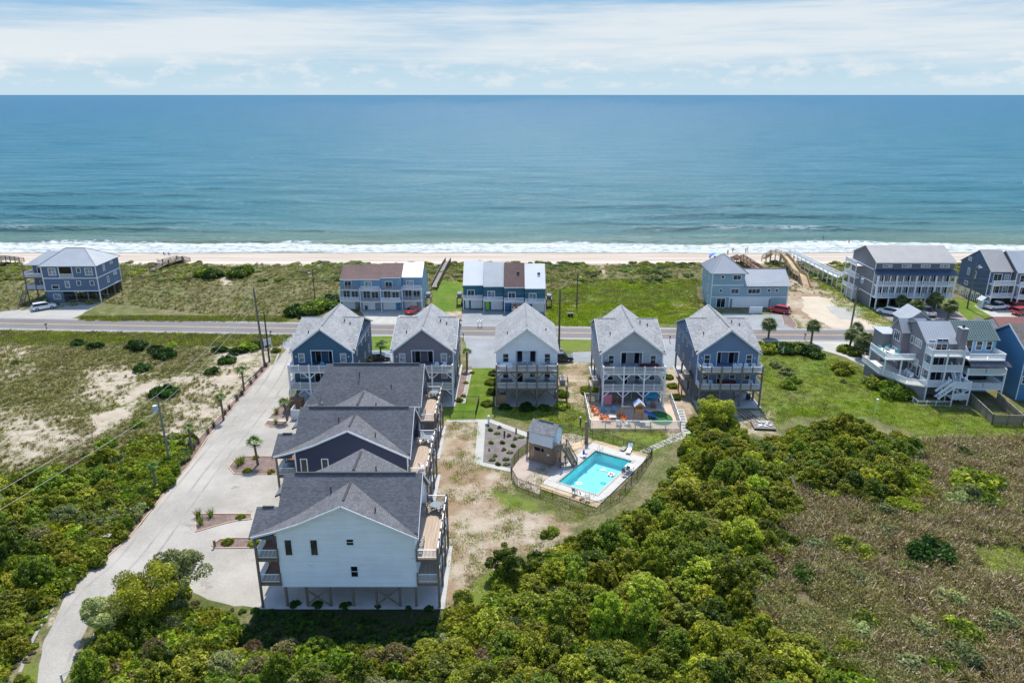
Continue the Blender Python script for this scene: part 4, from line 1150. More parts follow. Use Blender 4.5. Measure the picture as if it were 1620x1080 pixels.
use(('pchair', 'white'), lambda: patio_chair_proto(PLA['white']), (N2[0] + 14.2, N2[1] + 1.3, 5.6), 2.2, "lone white chair at the near end of the navy house's upper deck")
t = use('ptable', round_table_proto, (N2[0] - 1.2, N2[1] + 1.1, 5.6), 0, 'round patio table on the upper left porch of the navy house')
# flower-coloured low shrubs stand in the plant file
# ================================================================== BUILDINGS BEYOND THE ROAD
METAL_G = plain('grey_metal_roof', (.40, .42, .44), .38, .06, .4, metal=.2)
METAL_L = plain('pale_metal_roof', (.47, .49, .50), .38, .06, .4, metal=.2)
METAL_W = plain('white_metal_roof', (.76, .765, .77), .4, .04, .4)
METAL_B = plain('tan_metal_roof', (.43, .41, .38), .42, .07, .4, metal=.1)
METAL_D = plain('navy_metal_roof', (.05, .085, .14), .4, .1, .4)
def metal_roof(parent, poly, run, m, spacing=.42, th=.12, name='roof'):
    o = MB().slab(poly, th).ribs(poly, run, spacing, .05, .06).build(name, m, parent); return o
def band(parent, x0, x1, y, z, h=.22, side=None):
    MB().box(x0, y - .05, z, x1, y - .004, z + h).build('trim_band', WHITE, parent)
def sideband(parent, x, y0, y1, z, s, h=.22):
    MB().box(min(x + s * .004, x + s * .05), y0, z, max(x + s * .004, x + s * .05), y1, z + h).build('trim_band', WHITE, parent)
def garage(parent, x0, x1, y, z0, z1, m=None, panels=4, glass_side=None):
    m = m or WHITE
    r = MB().box(x0, y - .05, z0, x1, y - .01, z1).build('garage_door', m, parent)
    h = (z1 - z0) / panels
    for i in range(panels):
        put(cached(('gp', round(x1 - x0, 2), round(h, 2), m.name), lambda: MB().box(.05, -.03, .03, x1 - x0 - .05, -.002, h - .03).mesh('panel', m)), 'panel', r, (x0, y - .05, z0 + i * h))
        if glass_side is not None:
            put(cached(('gw',), lambda: MB().box(0, -.02, .1, .5, -.002, .42).mesh('pane', GLASS_D)), 'pane', r, ((x0 + .08) if glass_side < 0 else (x1 - .58), y - .085, z0 + i * h))
    return r
def bin_(x, y, c, label, z=.02, cat='bin'):
    m = plain('bin_' + c, dict(green=(.03, .28, .05), lime=(.20, .50, .03), black=(.02, .02, .025), dark=(.05, .06, .06), brown=(.2, .09, .04), blue=(.03, .15, .4))[c], .5)
    r = thing('wheelie_bin', label, cat, (x, y, z))
    mb = MB(); i = 0
    mb.v += [(-.24, -.26, .1), (.24, -.26, .1), (.24, .26, .1), (-.24, .26, .1), (-.3, -.33, .95), (.3, -.33, .95), (.3, .33, .95), (-.3, .33, .95)]
    mb.f += [(0, 3, 2, 1), (4, 5, 6, 7), (0, 1, 5, 4), (1, 2, 6, 5), (2, 3, 7, 6), (3, 0, 4, 7)]
    mb.build('bin_body', plain('bin_dark', (.05, .06, .06), .5) if c == 'lime' else m, r)
    MB().slab([(-.32, -.36, 1.0), (.32, -.36, 1.0), (.32, .36, 1.06), (-.32, .36, 1.06)], .05).build('lid', m, r)
    for s in (-1, 1): MB().tube([(s * .26 - .03, .28, .1), (s * .26 + .03, .28, .1)], .1, 8).build('wheel', BLACK, r)
    return r

# ---- hipped metal roof house at the far left
def hip_house():
    x0, y0 = -110.3, 166.6
    root = thing('beach_house', 'blue house with hipped grey metal roofs at the far left beyond the road', 'house', (x0, y0, 0), R(1.2))
    sd = siding('siding_steel_blue', (.115, .165, .25)); W_, D_ = 12.6, 10.6; ze = 8.9
    mb = MB(); mb.box(0, 0, 2.85, W_, D_, ze - .02, skip=''); mb.build('wall', sd, root)
    MB().box(.05, .05, .02, 3.7, 5, 2.84).build('wall', sd, root)
    h = .5; rx0, rx1, ry, rz = 3.6, 8.0, D_ / 2, 12.1
    e = [(-h, -h, ze), (W_ + h, -h, ze), (W_ + h, D_ + h, ze), (-h, D_ + h, ze)]; a, b2 = (rx0, ry, rz), (rx1, ry, rz)
    metal_roof(root, [e[0], e[1], b2, a], (0, 1, .62), METAL_L); metal_roof(root, [e[2], e[3], a, b2], (0, 1, -.62), METAL_L)
    metal_roof(root, [e[1], e[2], b2], (1, 0, -.62), METAL_L); metal_roof(root, [e[3], e[0], a], (1, 0, .62), METAL_L)
    hb = MB()
    for p, q in ((e[0], a), (e[1], b2), (a, b2), (e[2], b2), (e[3], a)): hb.bar((p[0], p[1], p[2] + .05), (q[0], q[1], q[2] + .05), .14, .06)
    hb.build('hip_cap', plain('hip_cap', (.2, .21, .22), .5), root)
    # left wing, set back
    MB().box(-3.4, 2.4, 2.85, -.004, 9.5, 8.6).build('wall', sd, root)
    e = [(-4.6, 1.6, 8.75), (2.0, 1.6, 8.75), (2.0, 10.0, 8.75), (-4.6, 10.0, 8.75)]; a, b2 = (-1.2, 5.8, 11.3), (3.2, 5.8, 11.3)
    metal_roof(root, [e[0], e[1], b2, a], (0, 1, .6), METAL_L); metal_roof(root, [e[2], e[3], a, b2], (0, 1, -.6), METAL_L); metal_roof(root, [e[3], e[0], a], (1, 0, .6), METAL_L)
    for z in (2.85, 5.95): band(root, 0, W_, 0, z - .11); sideband(root, W_, 0, D_, z - .11, 1)
    for x, y in ((0, 0), (W_, 0), (W_, D_)): MB().box(x - .12, y - .07, 0 if (x and not y) else 2.8, x + .12, y - .004 if not y else y + .07, ze - .1).build('corner_board', WHITE, root)
    window(root, 2.4, 0, 6.75, 1.5, 1.5, 0, 2, 2, GLASS_B, .14); window(root, 8.6, 0, 7.35, .8, .95, 0, 1, 2, GLASS, .12); window(root, 10.9, 0, 6.75, 1.5, 1.5, 0, 2, 2, GLASS_B, .14)
    window(root, 2.5, 0, 3.4, 1.5, .8, 0, 1, 1, GLASS, .12); window(root, 5.4, 0, 3.75, .85, 1.4, 0, 1, 2, GLASS_B, .12)
    window(root, 8.1, 0, 4.3, .8, .9, 0, 1, 2, GLASS, .12); window(root, 11.2, 0, 4.3, .8, .9, 0, 1, 2, GLASS, .12)
    # balcony recess: a flat dark glass sheet stands in for its shade
    MB().box(4.0, -.02, 6.06, 7.1, -.006, 8.6).build('balcony_shade_sheet', GLASS_D, root)
    for x in (4.0, 7.1): MB().box(x - .1, -.1, 6.1, x + .1, -.03, 8.7).build('post', WHITE, root)
    railing(root, (4.1, -.12), (7.0, -.12), 6.1, m=WHITE, balus=.14, bw=.06)
    for (y, z, w, hh) in ((3.6, 7.0, .7, 1.3), (7.3, 7.9, 1.1, .4), (4.6, 3.9, .7, 1.3), (8.2, 5.0, 1.3, .5)): window(root, W_, y, z, w, hh, 90, 1, 2, GLASS_B, .12)
    # wing windows, decks, stair
    window(root, -1.7, 2.4, 6.5, 1.3, 1.5, 0, 2, 1, GLASS, .12); window(root, -1.9, 2.4, 3.9, .9, .9, 0, 1, 2, GLASS, .12)
    for zf in (3.2, 6.1):
        MB().box(-4.6, .3, zf - .25, -.02, 2.38, zf).build('deck_floor', WOOD_G, root); railing(root, (-4.6, .35), (-.05, .35), zf, m=WHITE, balus=.14, bw=.06)
        MB().box(-5.0, 2.385, zf - .25, -3.42, 9, zf).build('deck_floor', WOOD_G, root); railing(root, (-4.95, 9), (-4.95, .4), zf, m=WHITE, balus=.14, bw=.06)
    for x in (-4.5, -2.2, -.3): post(root, x, .35, 0, 8.6 if x < -4 else 6.0, .2, WOOD_G)
    for x, y in ((-4.8, 4.5), (-4.8, 8.6), (-2.4, 8.8), (-2.4, 5)): post(root, x, y, 0, 2.94, .2, WOOD_G)
    for i in range(10): MB().box(-5.4, -2.2 + i * .26, .1 + i * .31, -4.4, -1.95 + i * .26, .16 + i * .31).build('stair_tread', WOOD_G, root)
    for x in (-5.4, -4.4): MB().bar((x, -2.3, .1), (x, .35, 3.1), .06, .28).bar((x, -2.3, 1.1), (x, .35, 4.1), .07).build('stringer', WOOD_G, root)
    # open garage bays with posts
    for i, x in enumerate((3.85, 6.9, 9.7, 12.45)):
        for y in (.15, 3.5, 7.0, 10.4): post(root, x, y, 0, 2.84, .24, WOOD_G, 'piling')
    brace(root, (9.7, 3.5, .2), (12.4, 3.5, 2.7), .14); brace(root, (9.7, 3.6, 2.7), (12.4, 3.6, .2), .14)
    MB().box(3.9, 10.3, .05, 12.4, 10.36, 2.8).build('lattice_wall', WOOD_W, root)
    window(root, 2.4, 0.05, 1.0, 1.5, 1.0, 0, 1, 1, GLASS_B, .12)
    return root
hip_house()

# ---- two rows of townhouses
def townhouses(label, units, key, wallc, y_deep, storeys, door_col):
    root = thing('townhouse_row', label, 'townhouse', (units[0]['x'], units[0]['y'], 0))
    ox, oy = units[0]['x'], units[0]['y']; sd = siding('siding_' + key, wallc); w = 4.62
    for i, u in enumerate(units):
        x0, y0 = u['x'] - ox, u['y'] - oy; x1 = x0 + w; ze = u['ze']; zr = u['zr']; yr = y0 + u['run']; yb = y_deep - oy
        zbk = 4.6
        mb = MB()
        mb.quad((x0, y0, 0), (x1, y0, 0), (x1, y0, ze), (x0, y0, ze)); mb.quad((x1, yb, 0), (x0, yb, 0), (x0, yb, zbk), (x1, yb, zbk))
        for x, fl in ((x0, 1), (x1, 0)):
            q = [(x, y0, 0), (x, y0, ze), (x, yr, zr - .1), (x, yb, zbk), (x, yb, 0)]
            mb.quad(*(q[::-1] if not fl else q))
        mb.build('wall', sd, root)
        rf = [(x0 - .04, y0 - .35, ze - .05), (x1 + .04, y0 - .35, ze - .05), (x1 + .04, yr, zr), (x0 - .04, yr, zr)]
        rb_ = [(x0 - .04, yr, zr), (x1 + .04, yr, zr), (x1 + .04, yb + .3, zbk), (x0 - .04, yb + .3, zbk)]
        if u['roof'] == 'brown':
            MB().slab(rf, .14).build('roof', SH_BROWN, root); MB().slab(rb_, .14).build('roof', SH_BROWN, root)
        else:
            m = {'white': METAL_W, 'pale': METAL_L}[u['roof']]
            metal_roof(root, rf, (0, yr - y0, zr - ze), m, .5); metal_roof(root, rb_, (0, yb - yr, zbk - zr), m, .5)
        MB().box(x0, y0 - .40, ze - .22, x1, y0 - .36, ze - .04).build('fascia', WHITE, root)
        if u.get('vent'):
            MB().box(x0 + 2.9, y0 + u['run'] * .52, ze + (zr - ze) * .52, x0 + 3.5, y0 + u['run'] * .52 + .6, ze + (zr - ze) * .52 + .55).build('roof_vent', BLACK, root)
        flr = storeys
        for j, zf in enumerate(flr):
            dd = 1.5
            if not (j == len(flr) - 1 and len(flr) > 1):
                MB().box(x0 + .06, y0 - dd, zf - .22, x1 - .06, y0 - .004, zf).build('balcony_floor', WHITE, root)
            else:
                MB().box(x0 + .06, y0 - .9, zf - .2, x1 - .06, y0 - .004, zf).build('balcony_floor', WHITE, root); dd = .9
            railing(root, (x0 + .08, y0 - dd), (x1 - .08, y0 - dd), zf, m=WHITE if (i + j) % 2 == 0 or key == 'teal' else PLAG, balus=.16, bw=.085)
            glassw = .9
            if j == 0 and len(flr) > 1:
                window(root, x0 + 1.3, y0, zf + .05, 1.5, 2.0, 0, 2, 1, GLASS, .1, 'door'); window(root, x0 + 3.2, y0, zf + .3, 1.5, 1.6, 0, 2, 1, GLASS, .1)
            else: window(root, x0 + 1.75, y0, zf + .15, 1.45, 1.6, 0, 2, 1, GLASS_B if i % 2 else GLASS, .14)
        post(root, x0 + .1, y0 - 1.5, 0, flr[-1] + .95 if len(flr) == 1 else flr[0] + 3.2, .16, WHITE); 
        if i == len(units) - 1: post(root, x1 - .1, y0 - 1.5, 0, flr[-1] + .95 if len(flr) == 1 else flr[0] + 3.2, .16, WHITE)
        garage(root, x0 + 1.7 if key == 'teal' else x0 + .25, x1 - .25 if key == 'teal' else x0 + 3.1, y0, .05, 2.05)
        dx = x0 + .85 if key == 'teal' else x0 + 3.75
        MB().box(dx - .42, y0 - .06, .05, dx + .42, y0 - .004, 2.05).build('door', PLAC[door_col[i]], root)
    return root
PLAG = plain('grey_rail', (.30, .31, .32), .6, .1)
PLAC = {'white': WHITE, 'lime': plain('lime_paint', (.30, .58, .03), .5), 'grey': PLAG, 'blue': plain('blue_door', (.05, .18, .36), .5)}
townhouses('row of four pale blue townhouses with brown roofs and one white roof', [
    dict(x=-39.2, y=161.2, ze=7.15, zr=9.3, run=4.6, roof='brown'), dict(x=-34.5, y=160.7, ze=7.3, zr=9.6, run=4.8, roof='brown'),
    dict(x=-29.8, y=160.7, ze=7.7, zr=9.9, run=4.6, roof='brown'), dict(x=-25.1, y=161.6, ze=7.6, zr=9.9, run=4.6, roof='white')],
    'sky', (.20, .33, .45), 172.5, (2.35, 4.85), ['grey', 'grey', 'blue', 'grey'])
townhouses('row of four teal townhouses, steep white roofs and one brown roof', [
    dict(x=-11.2, y=161.7, ze=5.7, zr=10.1, run=5.2, roof='white'), dict(x=-6.5, y=160.6, ze=5.7, zr=10.1, run=5.2, roof='pale'),
    dict(x=-1.8, y=159.6, ze=5.7, zr=10.1, run=5.2, roof='brown', vent=1), dict(x=2.9, y=158.7, ze=5.7, zr=10.1, run=5.2, roof='white', vent=1)],
    'teal', (.03, .135, .185), 171.5, (2.6,), ['white', 'lime', 'blue', 'blue'])

# ---- pale blue modern house with a hipped tower
def modern_house():
    x0, y0 = 46.0, 162.4
    root = thing('modern_house', 'pale blue house with a hipped tower and three white garage doors', 'house', (x0, y0, 0))
    sd = siding('siding_pale_blue', (.27, .41, .46)); sv = siding('siding_pale_blue_v', (.29, .42, .46), .35, .6, True)
    MB().box(0, 0, 0.02, 7.4, 9, 8.25).build('wall', sd, root); MB().box(7.404, 0, .02, 17.6, 9, 5.3).build('wall', sd, root)
    h = .6; e = [(-h, -h, 8.2), (7.4 + h, -h, 8.2), (7.4 + h, 9 + h, 8.2), (-h, 9 + h, 8.2)]; a = (3.3, 4.3, 11.8)
    for p, q, r in ((0, 1, (0, 1, .7)), (1, 2, (1, 0, -.7)), (2, 3, (0, 1, -.7)), (3, 0, (1, 0, .7))): metal_roof(root, [e[p], e[q], a], r, METAL_G)
    hb = MB()
    for p in e: hb.bar((p[0], p[1], p[2] + .05), (a[0], a[1], a[2] + .05), .12, .06)
    hb.build('hip_cap', plain('hip_cap', (.2, .21, .22), .5), root)
    metal_roof(root, [(7.5, -.5, 5.25), (18.1, -.5, 5.25), (18.1, 4.5, 8.2), (7.5, 4.5, 8.2)], (0, 5, 2.95), METAL_G)
    metal_roof(root, [(7.5, 4.5, 8.2), (18.1, 4.5, 8.2), (18.1, 9.5, 5.25), (7.5, 9.5, 5.25)], (0, 5, -2.95), METAL_G)
    MB().box(7.5, 4.42, 8.204, 18.1, 4.58, 8.27).build('ridge_cap', plain('hip_cap', (.2, .21, .22), .5), root)
    band(root, 0, 7.4, 0, 5.25); band(root, 0, 17.6, 0, 2.45)
    for x in (0, 17.6): MB().box(x - .1, -.06, .05, x + .1, -.004, 8.1 if not x else 5.1).build('corner_board', WHITE, root)
    for (x, z, w, hh, c) in ((2.3, 7.0, .6, .6, 1), (5.6, 6.7, 1.7, .95, 2), (2.1, 3.75, .6, .6, 1), (5.4, 3.45, 1.7, 1.0, 2), (9.8, 3.45, 2.7, 1.0, 3), (13.2, 3.8, .6, .6, 1), (15.0, 3.8, .6, .6, 1)):
        window(root, x, 0, z, w, hh, 0, c, 1, GLASS, .13)
    window(root, 2.4, 0, .1, 1.9, 2.1, 0, 2, 1, GLASS_D, .14, 'door')
    MB().box(4.2, -.045, .06, 13.8, -.012, 2.4).build('garage_surround', WHITE, root)
    garage(root, 4.4, 6.8, -.04, .08, 2.2, WHITE, 4, -1); garage(root, 8.3, 10.6, -.04, .08, 2.2); garage(root, 11.6, 14.0, -.04, .08, 2.2, WHITE, 4, 1)
    MB().box(14.05, -.03, .05, 17.5, -.006, 2.4).build('wall_panel', sv, root)
    for (y, z) in ((3, 6.2), (3.4, 3.4), (2.6, .9), (6.5, 6.2)): window(root, 0, y, z, .8, 1.3, -90, 1, 2, GLASS_B, .12)
    for i in range(12): MB().box(-1.5, 4.4 + i * .3, .1 + i * .24, -.02, 4.65 + i * .3, .15 + i * .24).build('stair_tread', WOOD_N, root)
    MB().bar((-1.5, 4.4, 1.1), (-1.5, 8.0, 4.0), .08).bar((-1.5, 4.4, .1), (-1.5, 4.4, 1.1), .1).bar((-1.5, 8, 0), (-1.5, 8.0, 4.0), .1).build('stair_rail', WOOD_N, root)
    t = thing('screen_fence', 'low white panel fence standing on the drive of the pale blue house', 'fence', at(1195, 495.5) + (0,))
    MB().box(-1.35, -.05, .1, 1.35, .05, 1.5).build('panel', WHITE, t)
    for x in (-1.4, -.47, .47, 1.4): post(t, x, 0, 0, 1.55, .12, WHITE, 'post')
modern_house()

# ---- shingled condominium with white galleries
def condo():
    x0, y0 = 83.0, 162.4; W_, D_ = 17.6, 12.0
    root = thing('condominium', 'grey shingled building with two white galleries and a tan metal roof', 'building', (x0, y0, 0), R(-1))
    sd = siding('siding_condo', (.155, .155, .165), .3); ze, zr = 11.0, 13.5
    mb = wall_body(0, D_, 0, W_, 2.9, ze, None, None, [(D_ / 2, zr - .12)]); mb.build('wall', sd, root)
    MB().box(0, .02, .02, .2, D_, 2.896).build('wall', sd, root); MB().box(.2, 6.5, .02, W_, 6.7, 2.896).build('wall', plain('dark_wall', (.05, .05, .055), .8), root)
    metal_roof(root, [(-.3, -.5, ze - .2), (W_ + .3, -.5, ze - .2), (W_ + .3, D_ / 2, zr), (-.3, D_ / 2, zr)], (0, 6.5, 2.7), METAL_B)
    metal_roof(root, [(-.3, D_ / 2, zr), (W_ + .3, D_ / 2, zr), (W_ + .3, D_ + .5, ze - .2), (-.3, D_ + .5, ze - .2)], (0, 6.5, -2.7), METAL_B)
    MB().box(-.36, -.5, ze - .42, W_ + .36, -.44, ze - .2).build('fascia', WHITE, root)
    metal_roof(root, [(-.3, -2.0, 8.2), (W_ + .3, -2.0, 8.2), (W_ + .3, -.02, 9.1), (-.3, -.02, 9.1)], (0, 2, .9), METAL_D, .45, name='awning_roof')
    for x in (1.9, 6.2, 10.5, 14.8): window(root, x + .7, 0, 9.65, 1.9, .5, 0, 3, 1, GLASS_B, .13)
    for z in (2.9, 5.9, 8.8): sideband(root, 0, 0, D_, z, -1, .2)
    for y in (0, D_): MB().box(-.1, y - .1, .05, -.004, y + .1, 11).build('corner_board', WHITE, root)
    for zf in (3.0, 5.75):
        MB().box(0, -1.7, zf - .28, W_, -.01, zf).build('gallery_floor', WHITE, root)
        nb = 12
        for i in range(nb + 1):
            x = W_ * i / nb; wide = .34 if i % 3 == 0 else .2
            post(root, min(max(x, .15), W_ - .15), -1.62, zf + .004, (5.47 if zf < 5 else 8.05), wide, WHITE, 'column')
            if i < nb:
                railing(root, (x + .2, -1.62), (x + W_ / nb - .2, -1.62), zf, m=WHITE, balus=.15, bw=.07)
                window(root, x + W_ / nb / 2, 0, zf + .1, .95, 2.0, 0, 1, 1, GLASS_D if i % 2 else GLASS_B, .12, 'door')
    for i in range(7):
        for y in (-1.6, 3.0): post(root, .5 + (W_ - 1) * i / 6, y, 0, 2.7, .24, WHITE if y < 0 else WOOD_G, 'piling')
    # white escape stair at the left end
    for j in range(3):
        z = 2.6 + j * 2.9
        MB().box(-1.7, 6, z, -.02, 12, z + .15).build('landing', WHITE, root); railing(root, (-1.65, 6.0), (-1.65, 12), z + .15, m=WHITE, balus=.2, bw=.08)
    for y in (6, 9, 12): post(root, -1.65, y, 0, 9.6, .16, WHITE)
    for i in range(4): MB().box(-1.6, 7.0 + i * 1.2, .05, -.3, 7.1 + i * 1.2, 2.3).build('screen_panel', WHITE, root)
condo()

# ---- blue grey duplex at the right edge
def duplex():
    x0, y0 = 110.6, 164.2
    root = thing('duplex', 'slate blue duplex with grey metal roofs at the far right beyond the road', 'house', (x0, y0, 0), R(0))
    sd = siding('siding_duplex', (.085, .125, .20)); sg = siding('siding_duplex_grey', (.20, .20, .22))
    for i, (xo, yo, w, m, rm) in enumerate(((0, 0, 4.9, sd, METAL_B), (5.4, -1.2, 7.5, sg, METAL_L))):
        ze, zr, D_ = 8.5, 12.2, 11.5
        mb = wall_body(yo, yo + D_, xo, xo + w, 2.4, ze, None, None, [(yo + 5.2, zr - .1)]); mb.build('wall', m, root)
        metal_roof(root, [(xo - .15, yo - .5, ze - .35), (xo + w + .15, yo - .5, ze - .35), (xo + w + .15, yo + 5.2, zr), (xo - .15, yo + 5.2, zr)], (0, 5.7, 4.05), rm)
        metal_roof(root, [(xo - .15, yo + 5.2, zr), (xo + w + .15, yo + 5.2, zr), (xo + w + .15, yo + 12, ze - .35), (xo - .15, yo + 12, ze - .35)], (0, 5.7, -3.4), rm)
        for zf in (2.6, 5.5):
            MB().box(xo - .1, yo - 2.0, zf - .25, xo + w, yo - .01, zf).build('deck_floor', WHITE, root)
            railing(root, (xo - .05, yo - 1.95), (xo + w, yo - 1.95), zf, m=WHITE, balus=.16, bw=.07)
            window(root, xo + 1.9, yo, zf + .1, 1.8, 1.9, 0, 2, 1, GLASS_D, .14, 'door'); window(root, xo + 4.0, yo, zf + .4, .8, 1.5, 0, 1, 2, GLASS_B, .12)
        for x in (xo, xo + w): post(root, x, yo - 1.95, 0, 6.4, .22, WHITE); MB().box(x - .1, yo - .06, 2.4, x + .1, yo - .005, ze - .3).build('corner_board', WHITE, root)
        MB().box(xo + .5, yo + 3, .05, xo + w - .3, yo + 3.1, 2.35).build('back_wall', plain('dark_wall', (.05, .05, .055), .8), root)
        for y in (.2, 4, 8, 11): post(root, xo + .12, yo + y, 0, 2.39, .22, WOOD_G, 'piling')
    for (y, z, w, hh) in ((8.3, 9.0, 1.1, .7), (7.9, 5.6, .7, 1.5), (5.3, 5.4, .7, 1.5), (8, 3.1, 1.2, .8)): window(root, 0, y, z, w, hh, -90, 1, 1, GLASS_B, .13)
    o = MB().tube([(-.1, 4.2, 8.3), (-.004, 4.2, 8.3)], .48, 18).tube([(-.13, 4.2, 8.3), (-.101, 4.2, 8.3)], .32, 18).build('round_window', WHITE, root)
    for i in range(14): MB().box(-.05, 1.2 + i * .72, .1, -.005, 1.5 + i * .72, 2.4).build('lattice_board', WHITE, root)
    r = thing('playhouse_shed', 'small pale shed with a pitched roof beside the slate blue duplex', 'shed', (109.3, 162.6, 0))
    MB().box(-.8, -.8, .02, .8, .8, 1.9).build('wall', WHITE, r)
    for s in (-1, 1): MB().slab([(0, -1, 2.7), (s * 1.05, -1, 1.8), (s * 1.05, 1, 1.8), (0, 1, 2.7)], .08).build('roof', METAL_L, r)
    MB().box(-.35, -.85, .05, .35, -.805, 1.7).build('door', plain('teal_door', (.08, .3, .32), .5), r)
duplex()

# ================================================================== THE TERRACED HOUSE ON THE RIGHT
def terraced_house():
    x0, y0 = 67.0, 111.0
    root = thing('terraced_house', 'grey house with stacked white decks, grey and green roofs, outside stair', 'house', (x0, y0, 0), R(-1.5))
    sg = siding('siding_terraced', (.21, .195, .205)); sb = siding('siding_terraced_blue', (.26, .45, .55))
    # grey half
    mb = wall_body(0, 10.5, 0, 5.0, 0.0, 9.3, None, None, [(3.6, 11.4), (6.0, 11.4)]); mb.build('wall', sg, root)
    metal_roof(root, [(-.3, -.5, 9.0), (5.1, -.5, 9.0), (5.1, 3.6, 11.55), (-.3, 3.6, 11.55)], (0, 4.1, 2.55), METAL_G)
    metal_roof(root, [(-.3, 3.6, 11.55), (5.1, 3.6, 11.55), (5.1, 11, 9.0), (-.3, 11, 9.0)], (0, 7.4, -2.55), METAL_G)
    # projecting bay on the left side with its own gable
    MB().box(-1.3, 5.2, 0, -.004, 8.8, 9.2).quad((-1.3, 5.2, 9.2), (-1.3, 8.8, 9.2), (-1.3, 7.0, 10.9)).build('wall', sg, root)
    metal_roof(root, [(-1.6, 4.9, 9.0), (3, 4.9, 9.0), (3, 7.0, 11.0), (-1.6, 7.0, 11.0)], (0, 1, .95), METAL_G); metal_roof(root, [(-1.6, 7.0, 11.0), (3, 7.0, 11.0), (3, 9.1, 9.0), (-1.6, 9.1, 9.0)], (0, 1, -.95), METAL_G)
    MB().box(-2.6, 8.9, 0, -.004, 12.6, 7.6).build('wall', sg, root); MB().slab([(-2.9, 8.7, 7.65), (0, 8.7, 7.65), (0, 12.9, 7.65), (-2.9, 12.9, 7.65)], .12).build('roof', METAL_G, root)
    metal_roof(root, [(1.5, 10.5, 9.3), (4, 10.5, 11.2), (4, 15.5, 11.2), (1.5, 15.5, 9.3)], (1, 0, .76), METAL_L); metal_roof(root, [(6.5, 10.5, 9.3), (4, 10.5, 11.2), (4, 15.5, 11.2), (6.5, 15.5, 9.3)], (1, 0, -.76), METAL_L)
    MB().box(1.8, 10.5, 0, 6.2, 15.3, 9.3).quad((1.8, 10.49, 9.3), (6.2, 10.49, 9.3), (4, 10.49, 11.0)).build('wall', sg, root)
    window(root, -1.3, 7.0, 7.2, 1.9, 1.5, -90, 3, 1, GLASS, .12); window(root, -1.3, 7.0, 3.5, 1.5, 2.2, -90, 2, 1, GLASS_B, .14, 'door')
    for z in (7.6, 4.3): window(root, 0, 2.4, z, 1.9, 1.1, -90, 3, 1, GLASS_B, .12); window(root, 0, 4.5, z - .1, .8, 1.2, -90, 1, 1, GLASS_B, .12)
    window(root, 0, 1.0, 2.9, .8, 1.8, -90, 1, 1, GLASS, .12, 'door'); window(root, 0, 3.6, 3.2, 1.0, 1.1, -90, 1, 1, GLASS_B, .12)
    MB().box(-.09, -.05, 0, .09, -.004, 9.1).build('corner_board', WHITE, root)
    # front decks of the grey half
    for zf in (2.5, 5.1, 7.6):
        MB().box(-.1, -2.3, zf - .28, 5.0, -.01, zf).build('deck_floor', WHITE, root)
        railing(root, (-.1, -2.28), (2.4, -2.28), zf, m=WHITE, balus=.13, bw=.07); railing(root, (2.4, -2.28), (5.0, -2.28), zf, m=WHITE, balus=.13, bw=.07); railing(root, (-.1, -.1), (-.1, -2.28), zf, m=WHITE, balus=.13, bw=.07)
        window(root, 2.4, 0, zf + .05, 1.7, 1.95, 0, 2, 1, GLASS_D, .1, 'door'); window(root, .75, 0, zf + .3, .8, 1.5, 0, 1, 2, GLASS_B, .12)
    for x in (-.05, 2.4, 5.0): post(root, x, -2.3, 0, 8.65, .2, WHITE)
    # chimney between the halves
    ch = MB().box(4.6, -1.0, 0, 5.6, .4, 11.6).build('chimney', sg, root); MB().box(4.54, -1.06, 11.604, 5.66, .46, 11.68).build('chimney_cap', GREYM, ch); MB().tube([(5.1, -.3, 11.76), (5.1, -.3, 12.1)], .22, 10).build('flue', BLACK, ch)
    # blue half, with the green tiled roof
    xa, xb, yw = 5.6, 12.0, 1.5
    MB().box(xa, yw, 0, xb, 10.5, 9.2).build('wall', sb, root)
    ty = [(-.5, 9.1), (2.9, 11.5)]
    GT = plain('green_roof_tile', (.14, .20, .185), .35, .2, 2)
    MB().slab([(xa - .2, yw - .5, 9.1), (xb + .3, yw - .5, 9.1), (xb + .3, yw + 3.2, 11.4), (xa - .2, yw + 3.2, 11.4)], .1).build('roof', GT, root)
    MB().slab([(xa - .2, yw + 3.2, 11.4), (xb + .3, yw + 3.2, 11.4), (xb + .3, 11, 9.0), (xa - .2, 11, 9.0)], .1).build('roof', GT, root)
    tl = cached('grt', lambda: MB().slab([(-.19, 0, 0), (.19, 0, 0), (.19, .38, .16), (-.19, .38, .16)], .04).bar((-.15, .02, .05), (-.15, .38, .21), .09, .08).mesh('roof_tile', GT))
    for r_ in range(9):
        for c_ in range(17): put(tl, 'roof_tile', root, (xa + .0 + c_ * .40, yw - .48 + r_ * .41, 9.17 + r_ * .256))
    window(root, xa + 1.6, yw, 7.0, 1.9, 1.95, 0, 2, 1, GLASS_D, .12, 'door'); window(root, xa + 3.7, yw, 7.4, .9, 1.4, 0, 1, 2, GLASS, .12); window(root, xa + 5.3, yw, 7.4, .8, 1.4, 0, 1, 2, GLASS, .12)
    for k_, (zf, dep) in enumerate(((6.9, -2.0), (4.6, -2.4), (2.1, -2.4))):
        MB().box(xa + .3, dep, zf - .25, xb - (.3 if k_ == 0 else 0), yw - .01, zf).build('deck_floor', WHITE, root)
        for a, b2 in ((xa + .3, (xa + xb) / 2), ((xa + xb) / 2, xb - (.3 if k_ == 0 else 0))): railing(root, (a, dep + .05), (b2, dep + .05), zf, m=WHITE, balus=.13, bw=.07)
        railing(root, (xb - (.3 if k_ == 0 else 0), dep + .05), (xb - (.3 if k_ == 0 else 0), yw), zf, m=WHITE, balus=.13, bw=.07)
        if k_: MB().box(xa + .6, yw - .08, zf, xb - .4, yw - .01, zf + 2.0).build('screen', GLASS_D, root)
    for x in (xa + .35, xb - .1): post(root, x, -2.4, 0, 5.5, .22, WHITE)
